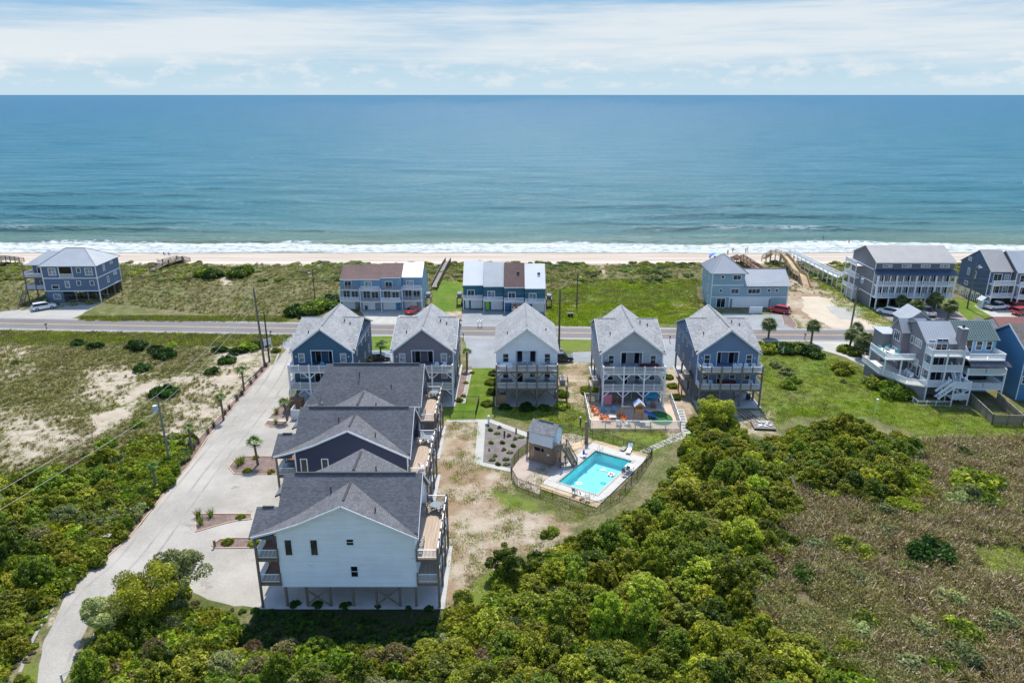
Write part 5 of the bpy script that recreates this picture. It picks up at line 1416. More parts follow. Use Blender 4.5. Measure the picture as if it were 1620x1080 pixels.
    metal_roof(root, [(xa + .4, -2.9, 6.0), (xb + .5, -2.9, 6.0), (xb + .2, -1.9, 6.6), (xa + .4, -1.9, 6.6)], (0, 1, .6), plain('dark_translucent_roof', (.08, .085, .10), .3), .5, .04, 'awning')
    MB().bar((xa - .1, -2.2, 8.2), (xa + .3, 1.4, 9.6), .1, .35).build('parapet_rail', WHITE, root)
    MB().box(xa + .6, -.5, .05, xa + .7, 1.4, 2.0).build('screen_wall', WOOD_G, root)
    # outside stair
    MB().box(3.0, -4.5, 2.9, 5.6, -2.45, 3.05).build('stair_landing', WHITE, root)
    railing(root, (3.05, -4.45), (5.55, -4.45), 3.05, m=WHITE, balus=.13, bw=.07); railing(root, (5.55, -4.45), (5.55, -2.5), 3.05, m=WHITE, balus=.13, bw=.07)
    for x in (3.05, 5.55):
        for y in (-4.45, -2.6): post(root, x, y, 0, 4.1, .16, WHITE)
    brace(root, (3.1, -4.47, 1.3), (5.5, -4.47, 2.8), .1, WHITE); brace(root, (3.1, -4.50, 2.8), (5.5, -4.50, 1.3), .1, WHITE)
    MB().box(3.1, -4.4, .95, 5.5, -2.6, 1.1).build('stair_landing', WHITE, root); railing(root, (3.15, -4.4), (5.5, -4.4), 1.1, m=WHITE, balus=.13, bw=.07)
    tr = cached('trd', lambda: MB().box(0, 0, 0, .28, 1.0, .05).mesh('stair_tread', WHITE))
    for i in range(8): put(tr, 'stair_tread', root, (1.0 + i * .26, -4.3, 1.1 + i * .24))
    for y in (-4.35, -3.3): MB().bar((.9, y, 1.0), (3.1, y, 2.95), .05, .25).bar((.9, y, 1.95), (3.1, y, 3.95), .07, .4).build('stringer', WHITE, root)
    tr2 = cached('trd2', lambda: MB().box(0, 0, 0, 1.0, .26, .05).mesh('stair_tread', WHITE))
    for i in range(8): put(tr2, 'stair_tread', root, (3.9, -4.2 + i * .24 + 1.2, 3.1 + i * .25))
    for x in (3.85, 4.95): MB().bar((x, -3.1, 3.1), (x, -1.0, 5.2), .05, .25).bar((x, -3.1, 4.05), (x, -1.0, 6.1), .07, .35).build('stringer', WHITE, root)
    # big lower deck and the upper side deck on the left
    dk = [(-5.4, 9.5), (-5.2, 3.4), (-2.9, -1.5), (-.3, -2.5), (-.12, -2.3), (-.02, 9.5)]
    MB().prism(dk, 2.2, 2.45).build('deck_floor', plain('pale_deck', (.58, .56, .52), .8, .1), root)
    MB().prism([(-4.9, 9.3), (-4.8, 3.4), (-2.6, -1.3), (-.1, -2.3), (-.1, 9.3)], 0, 2.19).build('skirt_wall', plain('skirt_grey', (.23, .22, .225), .8), root)
    for a, b2 in zip(dk[:4], dk[1:4]): railing(root, a, b2, 2.45, m=WHITE, balus=.13, bw=.06)
    MB().box(-5.0, 2.3, 5.05, -.02, 5.2, 5.3).build('deck_floor', WHITE, root); MB().box(-5.0, 5.2, 5.05, -1.32, 8.2, 5.3).build('deck_floor', WHITE, root)
    railing(root, (-5.0, 8.2), (-5.0, 2.3), 5.3, m=WHITE, balus=.13, bw=.07); railing(root, (-5.0, 2.3), (-.05, 2.3), 5.3, m=WHITE, balus=.13, bw=.07)
    for x, y in ((-4.9, 2.4), (-4.9, 8.0), (-2.2, 2.4)): post(root, x, y, 2.46, 5.04, .2, WHITE)
    return root
th_ = terraced_house()
def on_th(x, y, z):
    c, s = math.cos(R(-1.5)), math.sin(R(-1.5)); return (67.0 + x * c - y * s, 111.0 + x * s + y * c, z)
for i, (x, y, rz) in enumerate(((-4.0, 6.8, 2.4), (-2.6, 7.2, -2.4), (-4.2, 4.4, .8), (-2.4, 4.2, -.6))):
    use(('pchair', 'teal'), lambda: patio_chair_proto(PLA['teal']), on_th(x, y, 5.3), rz, '%s teal chair on the terraced house side deck' % ('far left', 'far right', 'near left', 'near right')[i])
use('ptable', round_table_proto, on_th(-3.3, 5.6, 5.3), 0, 'round table among teal chairs on the terraced house side deck')
for i in range(3): adirondack('white', on_th(-1.2, 1.0 + i * .95, 2.45), -1.2, '%s white lounge chair in a row on the lower deck of the terraced house' % ('nearest', 'middle', 'farthest')[i])
# blue house at the right edge
def blue_house():
    root = thing('blue_house', 'bright blue house with a brown shingle roof at the right edge of the photo', 'house', (81.6, 108.6, 0), R(-1.5))
    sd = siding('siding_bright_blue', (.07, .21, .37)); W_, D_ = 12, 9.5; ze = 8.6
    wall_body(0, D_, 0, W_, 0, ze, None, None, [(5.0, 11.3)]).build('wall', sd, root)
    SB = shingle('taupe_shingle', (.15, .13, .12), var=.2)
    for pl in ([(-.3, -.4, 8.35), (W_, -.4, 8.35), (W_, 5.0, 11.45), (-.3, 5.0, 11.45)], [(-.3, 5.0, 11.45), (W_, 5.0, 11.45), (W_, D_ + .4, 8.4), (-.3, D_ + .4, 8.4)]): MB().slab(pl, .15).build('roof', SB, root)
    MB().bar((-.34, -.4, 8.3), (-.34, 5.0, 11.38), .05, .24).bar((-.34, 5.0, 11.38), (-.34, D_ + .4, 8.33), .05, .24).build('rake_board', WHITE, root)
    MB().box(0, -.06, .1, .14, -.004, 8.4).box(1.5, -.06, 2.5, 1.64, -.004, 8.4).build('corner_board', WHITE, root)
    for z in (2.9, 5.0, 7.3): window(root, .8, 0, z, .75, 1.2, 0, 1, 2, GLASS, .12)
    window(root, 3.3, 0, 6.7, 2.4, .9, 0, 3, 1, GLASS_B, .12)
    MB().box(3.2, -2.2, 2.3, W_, -.01, 2.5).build('deck_floor', WHITE, root); railing(root, (3.2, -2.2), (W_, -2.2), 2.5, m=WHITE, balus=.15, bw=.07); post(root, 3.25, -2.2, 0, 4.6, .2, WHITE); garage(root, 4.0, 7.0, 0, .05, 2.1)
    r = thing('garage_building', 'low building with a dark roof behind the bright blue house', 'building', (82.5, 121.5, 0))
    MB().box(0, 0, 0, 6, 6, 6.2).quad((0, -.005, 6.2), (6, -.005, 6.2), (3, -.005, 8.2)).build('wall', sd, r)
    for s in (-1, 1): MB().slab([(3, -.4, 8.35), (3 + s * 3.4, -.4, 6.1), (3 + s * 3.4, 6.4, 6.1), (3, 6.4, 8.35)], .14).build('roof', SB, r)
    r = thing('red_roofed_house', 'house with a red metal roof at the right edge, behind the bright blue one', 'house', (88.0, 123.0, 0))
    MB().box(0, 0, 0, 10, 8, 6.5).quad((-.005, 0, 6.5), (-.005, 4, 8.3), (-.005, 8, 6.5)).build('wall', WHITE, r)
    for pl in ([(-.3, -.4, 6.4), (10, -.4, 6.4), (10, 4, 8.5), (-.3, 4, 8.5)], [(-.3, 4, 8.5), (10, 4, 8.5), (10, 8.4, 6.4), (-.3, 8.4, 6.4)]): metal_roof(r, pl, (0, 4.4, 2.1 if pl[0][2] < 7 else -2.1), plain('red_metal', (.28, .12, .095), .5))
blue_house()
# ================================================================== POOL
cR, sR = math.cos(POOL_RZ), math.sin(POOL_RZ)
def pl(x, y, z=0.0): return (POOL_C[0] + x * cR - y * sR, POOL_C[1] + x * sR + y * cR, z)
def swimming_pool():
    root = thing('swimming_pool', 'rectangular turquoise swimming pool in a pale concrete deck', 'swimming pool', (POOL_C[0], POOL_C[1], 0), POOL_RZ)
    hx, hy = POOL_W / 2, POOL_L / 2; zt = .16
    shell = plain('pool_plaster', (.42, .78, .80), .6, .05, .8)
    mb = MB(); mb.quad((-hx, -hy, -1.35), (hx, -hy, -1.35), (hx, hy, -1.35), (-hx, hy, -1.35))
    for a, b2 in (((-hx, hy), (hx, hy)), ((hx, hy), (hx, -hy)), ((hx, -hy), (-hx, -hy)), ((-hx, -hy), (-hx, hy))):
        mb.quad((a[0], a[1], zt - .01), (b2[0], b2[1], zt - .01), (b2[0], b2[1], -1.35), (a[0], a[1], -1.35))
    mb.build('basin', shell, root)
    m, nt, b = _nt('pool_water'); k = NB(nt)
    tr = k.n.new('ShaderNodeBsdfTransparent'); tr.inputs[0].default_value = (.60, .90, .92, 1)
    gl = k.n.new('ShaderNodeBsdfGlossy'); gl.inputs['Roughness'].default_value = .03
    fr = k.n.new('ShaderNodeFresnel'); fr.inputs[0].default_value = 1.33
    nb_ = k.bump(k.noise(k.pos('World'), 2.2, 3), .12, .05); k.l.new(nb_, gl.inputs['Normal']); k.l.new(nb_, fr.inputs['Normal'])
    mx = k.n.new('ShaderNodeMixShader'); k.l.new(fr.outputs[0], mx.inputs[0]); k.l.new(tr.outputs[0], mx.inputs[1]); k.l.new(gl.outputs[0], mx.inputs[2])
    k.l.new(mx.outputs[0], nt.nodes['Material Output'].inputs[0])
    MB().quad((-hx + .005, -hy + .005, .04), (hx - .005, -hy + .005, .04), (hx - .005, hy - .005, .04), (-hx + .005, hy - .005, .04)).build('water', m, root)
    cp = plain('coping', (.36, .33, .29), .8, .15, 2); w = .3
    MB().box(-hx - w, hy, -.1, hx + w, hy + w, zt + .03).box(-hx - w, -hy - w, -.1, hx + w, -hy, zt + .03).box(-hx - w, -hy, -.1, -hx, hy, zt + .03).box(hx, -hy, -.1, hx + w, hy, zt + .03).build('coping', cp, root)
    for x, z_ in ((-1.2, 0), (.2, 0)): MB().tube([(x, 2.9, -1.348), (x, 2.9, -1.33)], .16, 12).build('drain', plain('drain', (.10, .35, .4), .6), root)
    # ladders
    for (lx_, ly_, d) in ((-hx + .6, hy, 1), (hx - .5, -hy, -1)):
        for s in (-.25, .25):
            MB().tube([(lx_ + s, ly_ - d * .12, -.6), (lx_ + s, ly_ - d * .12, .75), (lx_ + s, ly_ + d * .15, .98), (lx_ + s, ly_ + d * .45, .80), (lx_ + s, ly_ + d * .5, .17)], .025, 6).build('ladder_rail', GREYM, root)
        MB().box(lx_ - .25, ly_ - d * .12 - .04, -.3, lx_ + .25, ly_ - d * .12 + .04, -.26).build('ladder_step', GREYM, root)
    return root
swimming_pool()
# pool surround: poured slabs (each a piece), timber strips and a paved apron
DX0, DX1, DY0, DY1 = -POOL_W/2 - 1.55, POOL_W/2 + 1.35, -POOL_L/2 - 1.5, POOL_L/2 + 1.9
ps = thing('pool_deck', 'pale concrete slabs laid around the swimming pool', 'pool deck', (POOL_C[0], POOL_C[1], 0), POOL_RZ)
DECKC = ground('pool_concrete', (.40, .385, .345), (.50, .48, .435), .5, 7, .8, .1)
hx, hy, w = POOL_W / 2 + .3, POOL_L / 2 + .3, .012
def slabs(x0, x1, y0, y1, nx_, ny_):
    for i in range(nx_):
        for j in range(ny_):
            a, b2 = x0 + (x1 - x0) * i / nx_, x0 + (x1 - x0) * (i + 1) / nx_; c, d = y0 + (y1 - y0) * j / ny_, y0 + (y1 - y0) * (j + 1) / ny_
            MB().box(a + w, c + w, .02, b2 - w, d - w, .155).build('slab', DECKC, ps)
slabs(DX0, DX1, hy, DY1, 4, 1); slabs(DX0, DX1, DY0, -hy, 4, 1); slabs(DX0, -hx, -hy, hy, 1, 5); slabs(hx, DX1, -hy, hy, 1, 5)
MB().box(DX0, hy, .0, DX1, DY1, .13).box(DX0, DY0, .0, DX1, -hy, .13).box(DX0, -hy, 0, -hx, hy, .13).box(hx, -hy, 0, DX1, hy, .13).build('bedding', plain('bedding', (.25, .24, .22), .9), ps)
tp = [(DX0, DY1 + .05, 1.1, (DX1 - DX0)), (DX0, DY0 - 1.15, 1.1, (DX1 - DX0))]
for (x, y, hgt, L) in tp:
    n = 7
    for j in range(n): MB().box(x, y + j * hgt / n + .012, .03, x + L, y + (j + 1) * hgt / n - .012, .12).build('plank', plain('pine_plank', (.50, .37, .22), .75, .2, 1.2), ps)
APR = [(0.0, 83.7), (.5, 81.6), (1.0, 80.9), (3.4, 79.1), (3.9, 81.9), (8.0, 88.0), (12.0, 94.2), (11.0, 94.9), (8.7, 96.4), (7.0, 96.2), (4.5, 93.0), (2.6, 91.0), (1.0, 88.6), (.1, 86.0)]
sheet('pool_patio', APR, .02, ground('brick_patio', (.34, .27, .22), (.45, .37, .31), .4, 8, .9, .3, None, .02), 0)
for i in range(6):
    a = Vector((8.9 + i * .33, 93.0 + i * .24)); MB().bar((a.x, a.y, .06), (a.x - 1.6 * .55, a.y - 3.0 * .83, .06), .22, .06).build('plank', plain('pine_plank', (.50, .37, .22), .75, .2, 1.2), ps).matrix_parent_inverse = Matrix.LocRotScale((POOL_C[0], POOL_C[1], 0), Matrix.Rotation(POOL_RZ, 3, 'Z'), (1, 1, 1)).inverted()
# black metal fence around the pool
def metal_fence(name, label, pts, h=1.25, m=BLACK, close=False, pick=.13, bay=2.0, pw=.06):
    root = thing(name, label, 'fence', (pts[0][0], pts[0][1], 0)); ox, oy = pts[0]
    segs = list(zip(pts, pts[1:] + (pts[:1] if close else []))) if close else list(zip(pts, pts[1:]))
    for a, b2 in segs:
        a, b2 = Vector(a), Vector(b2); L = (b2 - a).length; n = max(1, round(L / bay))
        ang = math.atan2(b2.y - a.y, b2.x - a.x)
        for i in range(n):
            p = a + (b2 - a) * i / n; post(root, p.x - ox, p.y - oy, 0, h + .06, pw, m)
            l = round(L / n, 2)
            def mk(l=l):
                mb = MB(); mb.box(0, -.015, h - .05, l, .015, h).box(0, -.015, .1, l, .015, .14).box(0, -.015, h - .2, l, .015, h - .17)
                for j in range(1, int(l / pick)): mb.box(j * pick - .008, -.008, .14, j * pick + .008, .008, h - .05, skip='tb')
                return mb.mesh('fence_panel', m)
            put(cached(('mf', l, h, m.name, pick), mk), 'fence_panel', root, (p.x - ox, p.y - oy, 0), ang)
    p = Vector(segs[-1][1]); post(root, p.x - ox, p.y - oy, 0, h + .06, pw, m)
    return root
metal_fence('pool_fence', 'black metal fence running around the swimming pool', [(8.7, 96.6), (6.3, 96.6), (2.9, 92.0), (.9, 88.9), (-.15, 86.0), (-.05, 83.6), (.7, 81.0), (4.9, 77.9), (9.0, 75.2), (10.6, 75.8), (13.2, 78.3), (16.1, 83.0), (18.9, 88.6), (19.2, 89.3), (17.0, 91.0), (13.0, 94.1), (10.2, 95.6), (8.9, 96.5)], 1.3)
metal_fence('lawn_fence', 'thin black fence across the bright lawn behind the mauve grey cottage', [(-9.5, 98.6), (-4.9, 98.6), (-4.9, 104.0)] if False else [(-9.4, 101.6), (-5.6, 101.6), (-5.3, 107.6), (-7.4, 107.6)], 1.2)
# pool house
def pool_house():
    ang = R(-30.5); root = thing('pool_house', 'small white shed raised on a slatted timber base beside the pool', 'shed', (5.3, 86.6, 0), ang)
    L, W2, zb, ze, zr = 3.4, 2.7, 2.55, 4.55, 5.55     # long axis along -x from the near corner
    sd = siding('siding_shed', (.80, .83, .85), .16)
    mb = MB(); mb.box(-L, 0, zb, 0, W2, ze); mb.quad((0.001, 0, ze), (0.001, W2, ze), (0.001, W2 / 2, zr - .08)).quad((-L - .001, W2, ze), (-L - .001, 0, ze), (-L - .001, W2 / 2, zr - .08)); mb.build('wall', sd, root)
    for s in (0, 1):
        y = -.25 if not s else W2 + .25
        MB().slab([(-L - .25, W2 / 2, zr), (.3, W2 / 2, zr), (.3, y, ze - .17), (-L - .25, y, ze - .17)], .1).build('roof', shingle('shed_shingle', (.25, .25, .255), .16, .3, .25), root)
    MB().box(-L + .7, W2/2 - .1, zr + .004, -.5, W2/2 + .1, zr + .05).build('ridge_vent', RIDGE, root)
    for p in ((0, 0), (-L, 0), (0, W2)): MB().box(p[0] - .06, p[1] - .04, zb, p[0] + .045, p[1] + .04, ze - .03).build('corner_board', WHITE, root)
    dr = MB().box(.01, .35, zb + .02, .05, 1.15, zb + 1.95).build('door', plain('shed_door', (.55, .62, .66), .6), root)
    MB().box(.052, .42, zb + 1.0, .09, .5, zb + 1.06).build('handle', BLACK, dr)
    MB().tube([(.01, 1.6, ze - .3), (.1, 1.6, ze - .3)], .1, 8).build('lamp', WHITE, root); MB().box(-1.9, -.08, ze - .25, -1.7, -.005, ze - .12).build('wall_vent', BLACK, root)
    # slatted base
    for (x, y) in ((-.05, .05), (-L + .05, .05), (-.05, W2 - .05), (-L + .05, W2 - .05), (-L / 2, .05)): post(root, x, y, 0, zb - .004, .16, WOOD_W)
    sl = plain('base_slat', (.34, .22, .145), .8, .2, 3); n = 15; h_ = (zb - .1) / n
    s1 = MB().box(-L, 0, 0, 0, .035, h_ - .035).mesh('slat', sl); s2 = MB().box(0, 0, 0, .035, W2, h_ - .035).mesh('slat', sl)
    for i in range(n):
        if i < 10 or i > 12: put(s1, 'slat', root, (0, -.045, .08 + i * h_))
        else:
            for q in range(2): put(cached(('sls', q), lambda: MB().box(-L if q == 0 else -1.2, 0, 0, -2.75 if q == 0 else 0, .035, h_ - .035).mesh('slat', sl)), 'slat', root, (0, -.045, .08 + i * h_))
        put(s2, 'slat', root, (.01, 0, .08 + i * h_))
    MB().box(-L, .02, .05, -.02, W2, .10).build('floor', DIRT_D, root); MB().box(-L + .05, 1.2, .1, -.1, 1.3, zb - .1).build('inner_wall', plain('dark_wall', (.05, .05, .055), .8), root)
    MB().box(-.7, -.07, 1.35, -.35, -.05, 1.6).build('sign', WHITE, root)
    # landing and stair on the right end, stub landing on the left
    MB().box(.06, .0, zb - .2, 1.35, W2 * .62, zb - .02).build('landing', WOOD_G, root); rw = plain('rail_wood', (.28, .22, .155), .8, .15)
    railing(root, (.1, .02), (1.3, .02), zb - .02, m=rw, balus=.1, bw=.04); railing(root, (1.33, .05), (1.33, .7), zb - .02, m=rw, balus=.1, bw=.04)
    for x, y in ((1.3, .05), (1.3, 1.6)): post(root, x, y, 0, zb + 1.05, .13, WOOD_W)
    ns = 9; tr = MB().box(0, 0, 0, .27, .95, .045).mesh('stair_tread', WOOD_G)
    for i in range(ns): put(tr, 'stair_tread', root, (1.38 + i * .17, .75, zb - .28 - i * .25))
    for y in (.72, 1.7):
        MB().bar((1.35, y, zb - .2), (2.95, y, .1), .05, .26).build('stringer', WOOD_G, root)
        st = MB().bar((1.35, y, zb + .9), (2.9, y, 1.15), .06, .1).bar((1.35, y, zb + .2), (2.9, y, .45), .05, .06)
        for i in range(12): x = 1.42 + i * .125; zz = zb + .2 - (x - 1.35) * 1.38; st.box(x - .02, y - .02, zz, x + .02, y + .02, zz + .68, skip='tb')
        st.build('stair_railing', rw, root); post(root, 2.92, y, 0, 1.25, .11, WOOD_W)
    MB().box(-L - 1.2, 1.2, zb - .2, -L - .06, W2, zb - .02).build('landing', WOOD_G, root); railing(root, (-L - 1.15, 1.25), (-L - .06, 1.25), zb - .02, m=rw, balus=.1, bw=.04); railing(root, (-L - 1.15, W2), (-L - 1.15, 1.25), zb - .02, m=rw, balus=.1, bw=.04)
    post(root, -L - 1.1, 1.3, 0, zb, .13, WOOD_W)
    return root
pool_house()
# things on the pool deck and in the water
def lounger(x, y, rz, label, m=None, z=.16):
    r = thing('pool_lounger', label, 'sun lounger', (x, y, z), rz); m = m or plain('lounger_sling', (.72, .75, .78), .5)
    MB().slab([(-.3, -1.0, .32), (.3, -1.0, .32), (.3, .35, .34), (-.3, .35, .34)], .05).build('seat', m, r)
    MB().slab([(-.3, .35, .345), (.3, .35, .345), (.3, .95, .85), (-.3, .95, .85)], .05).build('backrest', m, r)
    for a in (-.27, .27):
        for b2 in (-.85, .3): post(r, a, b2, 0, .30, .05, WHITE, 'leg')
    return r
p = pl(1.2, DY1 + .5); lounger(p[0], p[1], POOL_RZ + .25, 'white sun lounger with a raised back at the far side of the pool', z=.13)
p = pl(.3, DY1 + .55); r = thing('side_table', 'low grey folded lounger beside the white sun lounger', 'lounger', (p[0], p[1], .13), POOL_RZ); MB().slab([(-.3, -.6, .22), (.3, -.6, .22), (.3, .6, .3), (-.3, .6, .3)], .05).build('seat', PLA['grey'], r)
for a in (-.25, .25):
    for b2 in (-.5, .5): post(r, a, b2, 0, .2, .05, PLA['grey'], 'leg')
for i, (u, v) in enumerate(((-.6, DY0 + .1), (.6, DY0 - .15), (1.5, DY0 - .4))):
    p = pl(u + 1.0, v); use(('pchair', 'white' if i == 1 else 'grey'), lambda: patio_chair_proto(PLA['white'] if i == 1 else PLA['grey']), (p[0], p[1], .16), POOL_RZ + 2.9 - i * .4, ('dark chair left of the white chair at the near end of the pool', 'white chair at the near end of the pool deck', 'dark chair in the near corner of the pool deck')[i])
for i, (u, v) in enumerate(((-4.6, .3), (-4.9, -.5), (-4.4, -1.4))):
    p = pl(u, v); use(('pchair', 'grey'), None, (p[0], p[1], .03), 1.0 + i, '%s dark chair on the patio in the pool house shade' % ('far', 'middle', 'near')[i])
def torus(mb, c, R1, r1, nu=20, nv=8, rot=None):
    i0 = len(mb.v)
    for a in range(nu):
        for b2 in range(nv):
            A, B = 2 * math.pi * a / nu, 2 * math.pi * b2 / nv
            mb.v.append((c[0] + (R1 + r1 * math.cos(B)) * math.cos(A), c[1] + (R1 + r1 * math.cos(B)) * math.sin(A), c[2] + r1 * math.sin(B)))
    for a in range(nu):
        for b2 in range(nv): mb.f.append((i0 + a * nv + b2, i0 + ((a + 1) % nu) * nv + b2, i0 + ((a + 1) % nu) * nv + (b2 + 1) % nv, i0 + a * nv + (b2 + 1) % nv))
    return mb
def striped(name, c1, c2, n=8):
    if name in _mats: return _mats[name]
    m, nt, b = _nt(name); k = NB(nt); x, y, z = k.sep(k.pos()); a = k.math('ARCTAN2', y, x)
    f = k.math('GREATER_THAN', k.math('FRACT', k.math('MULTIPLY', a, n / (2 * math.pi))), .5)
    k._in(b.inputs['Base Color'], k.mix(f, c4(c1), c4(c2))); b.inputs['Roughness'].default_value = .4
    _mats[name] = m; return m
SW = striped('red_white_vinyl', (.75, .76, .77), (.60, .10, .14), 6); SW2 = striped('pink_white_vinyl', (.78, .78, .79), (.55, .25, .32), 9)
def float_(u, v, R1, r1, m, label, flat=.5):
    p = pl(u, v); o = torus(MB(), (0, 0, 0), R1 * .85, r1 * .9).build('pool_float', m, None, True, (p[0], p[1], .04 + r1 * .3)); o.scale = (1, 1, .7); tag(o, label, 'pool float')
float_(.55, .9, .30, .13, SW2, 'small red and white ring float in the middle of the pool')
float_(2.0, .35, .45, .22, SW, 'large red and white ring float near the right edge of the pool')
float_(-.4, -3.9, .36, .13, WHITE, 'white ring float near the near end of the pool')
r = thing('pool_lift', 'blue seated pool lift standing at the left edge of the pool', 'pool lift', pl(-3.35, 2.6, .155), POOL_RZ)
MB().box(-.3, -.35, 0, .3, .35, .15).tube([(0, 0, .15), (0, 0, 1.2), (.5, 0, 1.35)], .05, 8).build('mast', GREYM, r)
MB().box(.1, -.25, .5, .6, .25, .56).build('seat', plain('blue_seat', (.03, .08, .35), .5), r); MB().box(.04, -.25, .5, .098, .25, 1.0).build('backrest', plain('blue_seat', (.03, .08, .35), .5), r)
p = pl(POOL_W/2 + .8, 2.6); r = thing('patio_table', 'square white table with stacked chairs at the right edge of the pool', 'table', (p[0], p[1], .155), POOL_RZ)
MB().box(-.5, -.5, .68, .5, .5, .73).build('table_top', WHITE, r)
for a in (-.4, .4):
    for b2 in (-.4, .4): post(r, a, b2, 0, .679, .05, WHITE, 'leg')
for i in range(2):
    p = pl(POOL_W/2 + .85, 1.7 - i * .8); use(('pchair', 'grey'), None, (p[0], p[1], .16), POOL_RZ + i, '%s dark chair below the square white table at the pool' % ('farther', 'nearer')[i])
# cut trunk and shower post by the fence
def stump():
    r = thing('tree_stump', 'tall bare cut trunk standing at the fence above the pool', 'stump', (10.55, 93.2, 0))
    MB().tube([(0, 0, 0), (.03, 0, 1.4), (-.05, 0, 2.9), (-.12, 0, 3.4)], [.27, .24, .22, .19], 10).build('trunk', plain('cut_trunk', (.22, .16, .12), .9, .25, 2, .4), r)
    MB().tube([(-.05, 0, 2.8), (.35, 0, 3.3)], [.12, .08], 8).build('branch_stub', plain('cut_trunk', (.22, .16, .12), .9), r)
stump()
p = at(918, 672); r = thing('shower_post', 'green post with a white cap in the grass behind the pool fence', 'post', (p[0], p[1], 0))
MB().tube([(0, 0, 0), (0, 0, 1.1)], .12, 8).build('post', plain('green_post', (.03, .14, .05), .6), r); MB().ell((0, 0, 1.25), (.16, .16, .16)).build('cap', WHITE, r)
p = at(773, 671); r = thing('water_pump', 'white outdoor shower and pump where the two garden paths meet', 'pump', (p[0], p[1], 0))
MB().tube([(0, 0, 0), (0, 0, 1.2)], .14, 10).build('tank', WHITE, r); MB().ell((0, 0, 1.3), (.22, .22, .18)).build('cap', WHITE, r); MB().tube([(-.5, -.3, .2), (.1, -.3, .2)], .14, 8).build('pipe', plain('pale_blue_pipe', (.4, .5, .6), .5), r)
for i, (px, py, h_, c) in enumerate(((798, 690, .9, (.16, .03, .02)), (816.5, 684, .7, (.3, .12, .07)), (774, 712, .35, (.55, .25, .2)))):
    p = at(px, py); r = thing('garden_post', ('dark red post', 'short brown post', 'low pink ornament')[i] + ' in the gravel plant bed left of the pool house', 'post', (p[0], p[1], 0))
    MB().box(-.12, -.12, 0, .12, .12, h_).build('post', plain('gpost%d' % i if 0 else ('post_red', 'post_brown', 'post_pink')[i], c, .8), r); MB().box(-.15, -.15, h_ + .002, .15, .15, h_ + .06).build('cap', WOOD_G, r)

# stepping stone path right of the pool and beside the play yard
STONE = ground('stepping_stone', (.13, .125, .12), (.20, .195, .185), 1.5, 9, .85, .2)
def stones(name, label, A, B, n, sz, wid):
    A, B = Vector(at(*A)), Vector(at(*B)); ang = math.atan2((B - A).y, (B - A).x); L = (B - A).length
    root = thing(name, label, 'path', (A.x, A.y, 0), ang)
    MB().box(-.3, -wid / 2, .0, L + .3, wid / 2, .014).build('path_bed', PATHM, root)
    me = MB().box(-sz/2, -wid * .30, .015, sz/2, wid * .30, .045).mesh('stepping_stone', STONE)
    for i in range(n): put(me, 'stepping_stone', root, (L * (i + .5) / n, 0, 0))
stones('stepping_path', 'stepping stone path running from the pool corner up to the right', (1016, 716), (1080, 687), 12, .32, 1.15)
stones('stepping_path', 'stepping stone path along the right fence of the play yard', (1086, 684), (1076, 648), 8, .4, 1.2)
stones('stepping_path', 'row of small stepping stones beside the mauve grey cottage', (733, 636), (744, 586), 13, .32, .7)

# ================================================================== PLAY YARD
yard = [(11.7, 108.0), (11.6, 97.9), (24.9, 97.6), (25.6, 107.9)]
sheet('play_yard', [(11.8, 107.9), (11.7, 98.0), (24.8, 97.8), (25.5, 107.8)], .022, ground('tan_mulch', (.47, .35, .25), (.60, .47, .36), .5, 9, .95, .4), 0)
GREYR = plain('vinyl_white', (.72, .72, .70), .5)
def vinyl_fence():
    root = thing('yard_fence', 'white vinyl fence around the play yard under the pale grey cottage', 'fence', (11.7, 108.0, 0)); ox, oy = 11.7, 108.0
    segs = [((11.7, 108.2), (14.0, 108.2)), ((11.7, 108.0), (11.6, 97.9)), ((11.6, 97.9), (24.9, 97.6)), ((24.9, 97.6), (25.6, 107.9)), ((25.6, 108.0), (24.1, 108.0))]
    for a, b2 in segs:
        a, b2 = Vector(a), Vector(b2); L = (b2 - a).length; n = max(1, round(L / 2.2))
        for i in range(n + 1): q = a + (b2 - a) * i / n; post(root, q.x - ox, q.y - oy, 0, 1.5, .12, GREYR)
        for i in range(n):
            q = a + (b2 - a) * i / n
            railing(root, (q.x - ox, q.y - oy), ((a + (b2 - a) * (i + 1) / n).x - ox, (a + (b2 - a) * (i + 1) / n).y - oy), .05, 1.35, GREYR, .12, .05, 'fence_panel')
vinyl_fence()
adl = [(12.9, 104.5, .9, 'farthest'), (13.1, 103.0, .3, 'second farthest'), (13.9, 101.6, .7, 'middle'), (14.1, 100.7, .4, 'second nearest'), (14.6, 100.2, .1, 'nearest')]
for x, y, rz, wd in adl: adirondack('orange', (x, y, .03), rz + 1.2, '%s orange chair in the group on the left of the play yard' % wd)
for i, (x, y, rz) in enumerate(((16.6, 102.2, -2.2), (17.1, 101.4, -2.0), (16.9, 100.6, -1.6))): adirondack('orange', (x, y, .03), rz, '%s orange chair right of the fire pit' % ('far', 'middle', 'near')[i])
for i, (x, y) in enumerate(((16.2, 107.0), (17.4, 107.0), (20.9, 105.6), (22.3, 105.4))): adirondack('rust', (x, y, .08), .0, ('leftmost rust chair beside the pink panel under the cottage', 'second rust chair from the pink panel under the cottage', 'rust chair behind the play tower', 'rust chair right of the play tower, next to the play house')[i])
for i, (x, y) in enumerate(((14.3, 103.9), (15.7, 103.8))): adirondack('blue', (x, y, .03), .5 - i, '%s of two pale blue chairs in the shade of the play yard' % ('left', 'right')[i])
r = thing('fire_pit', 'square dark fire pit table between the orange chairs', 'fire pit', (15.3, 101.2, .02))
MB().box(-.45, -.45, 0, .45, .45, .5).build('base', PLA['grey'], r); MB().box(-.55, -.55, .504, .55, .55, .56).build('table_top', plain('stone_top', (.45, .43, .4), .7), r)
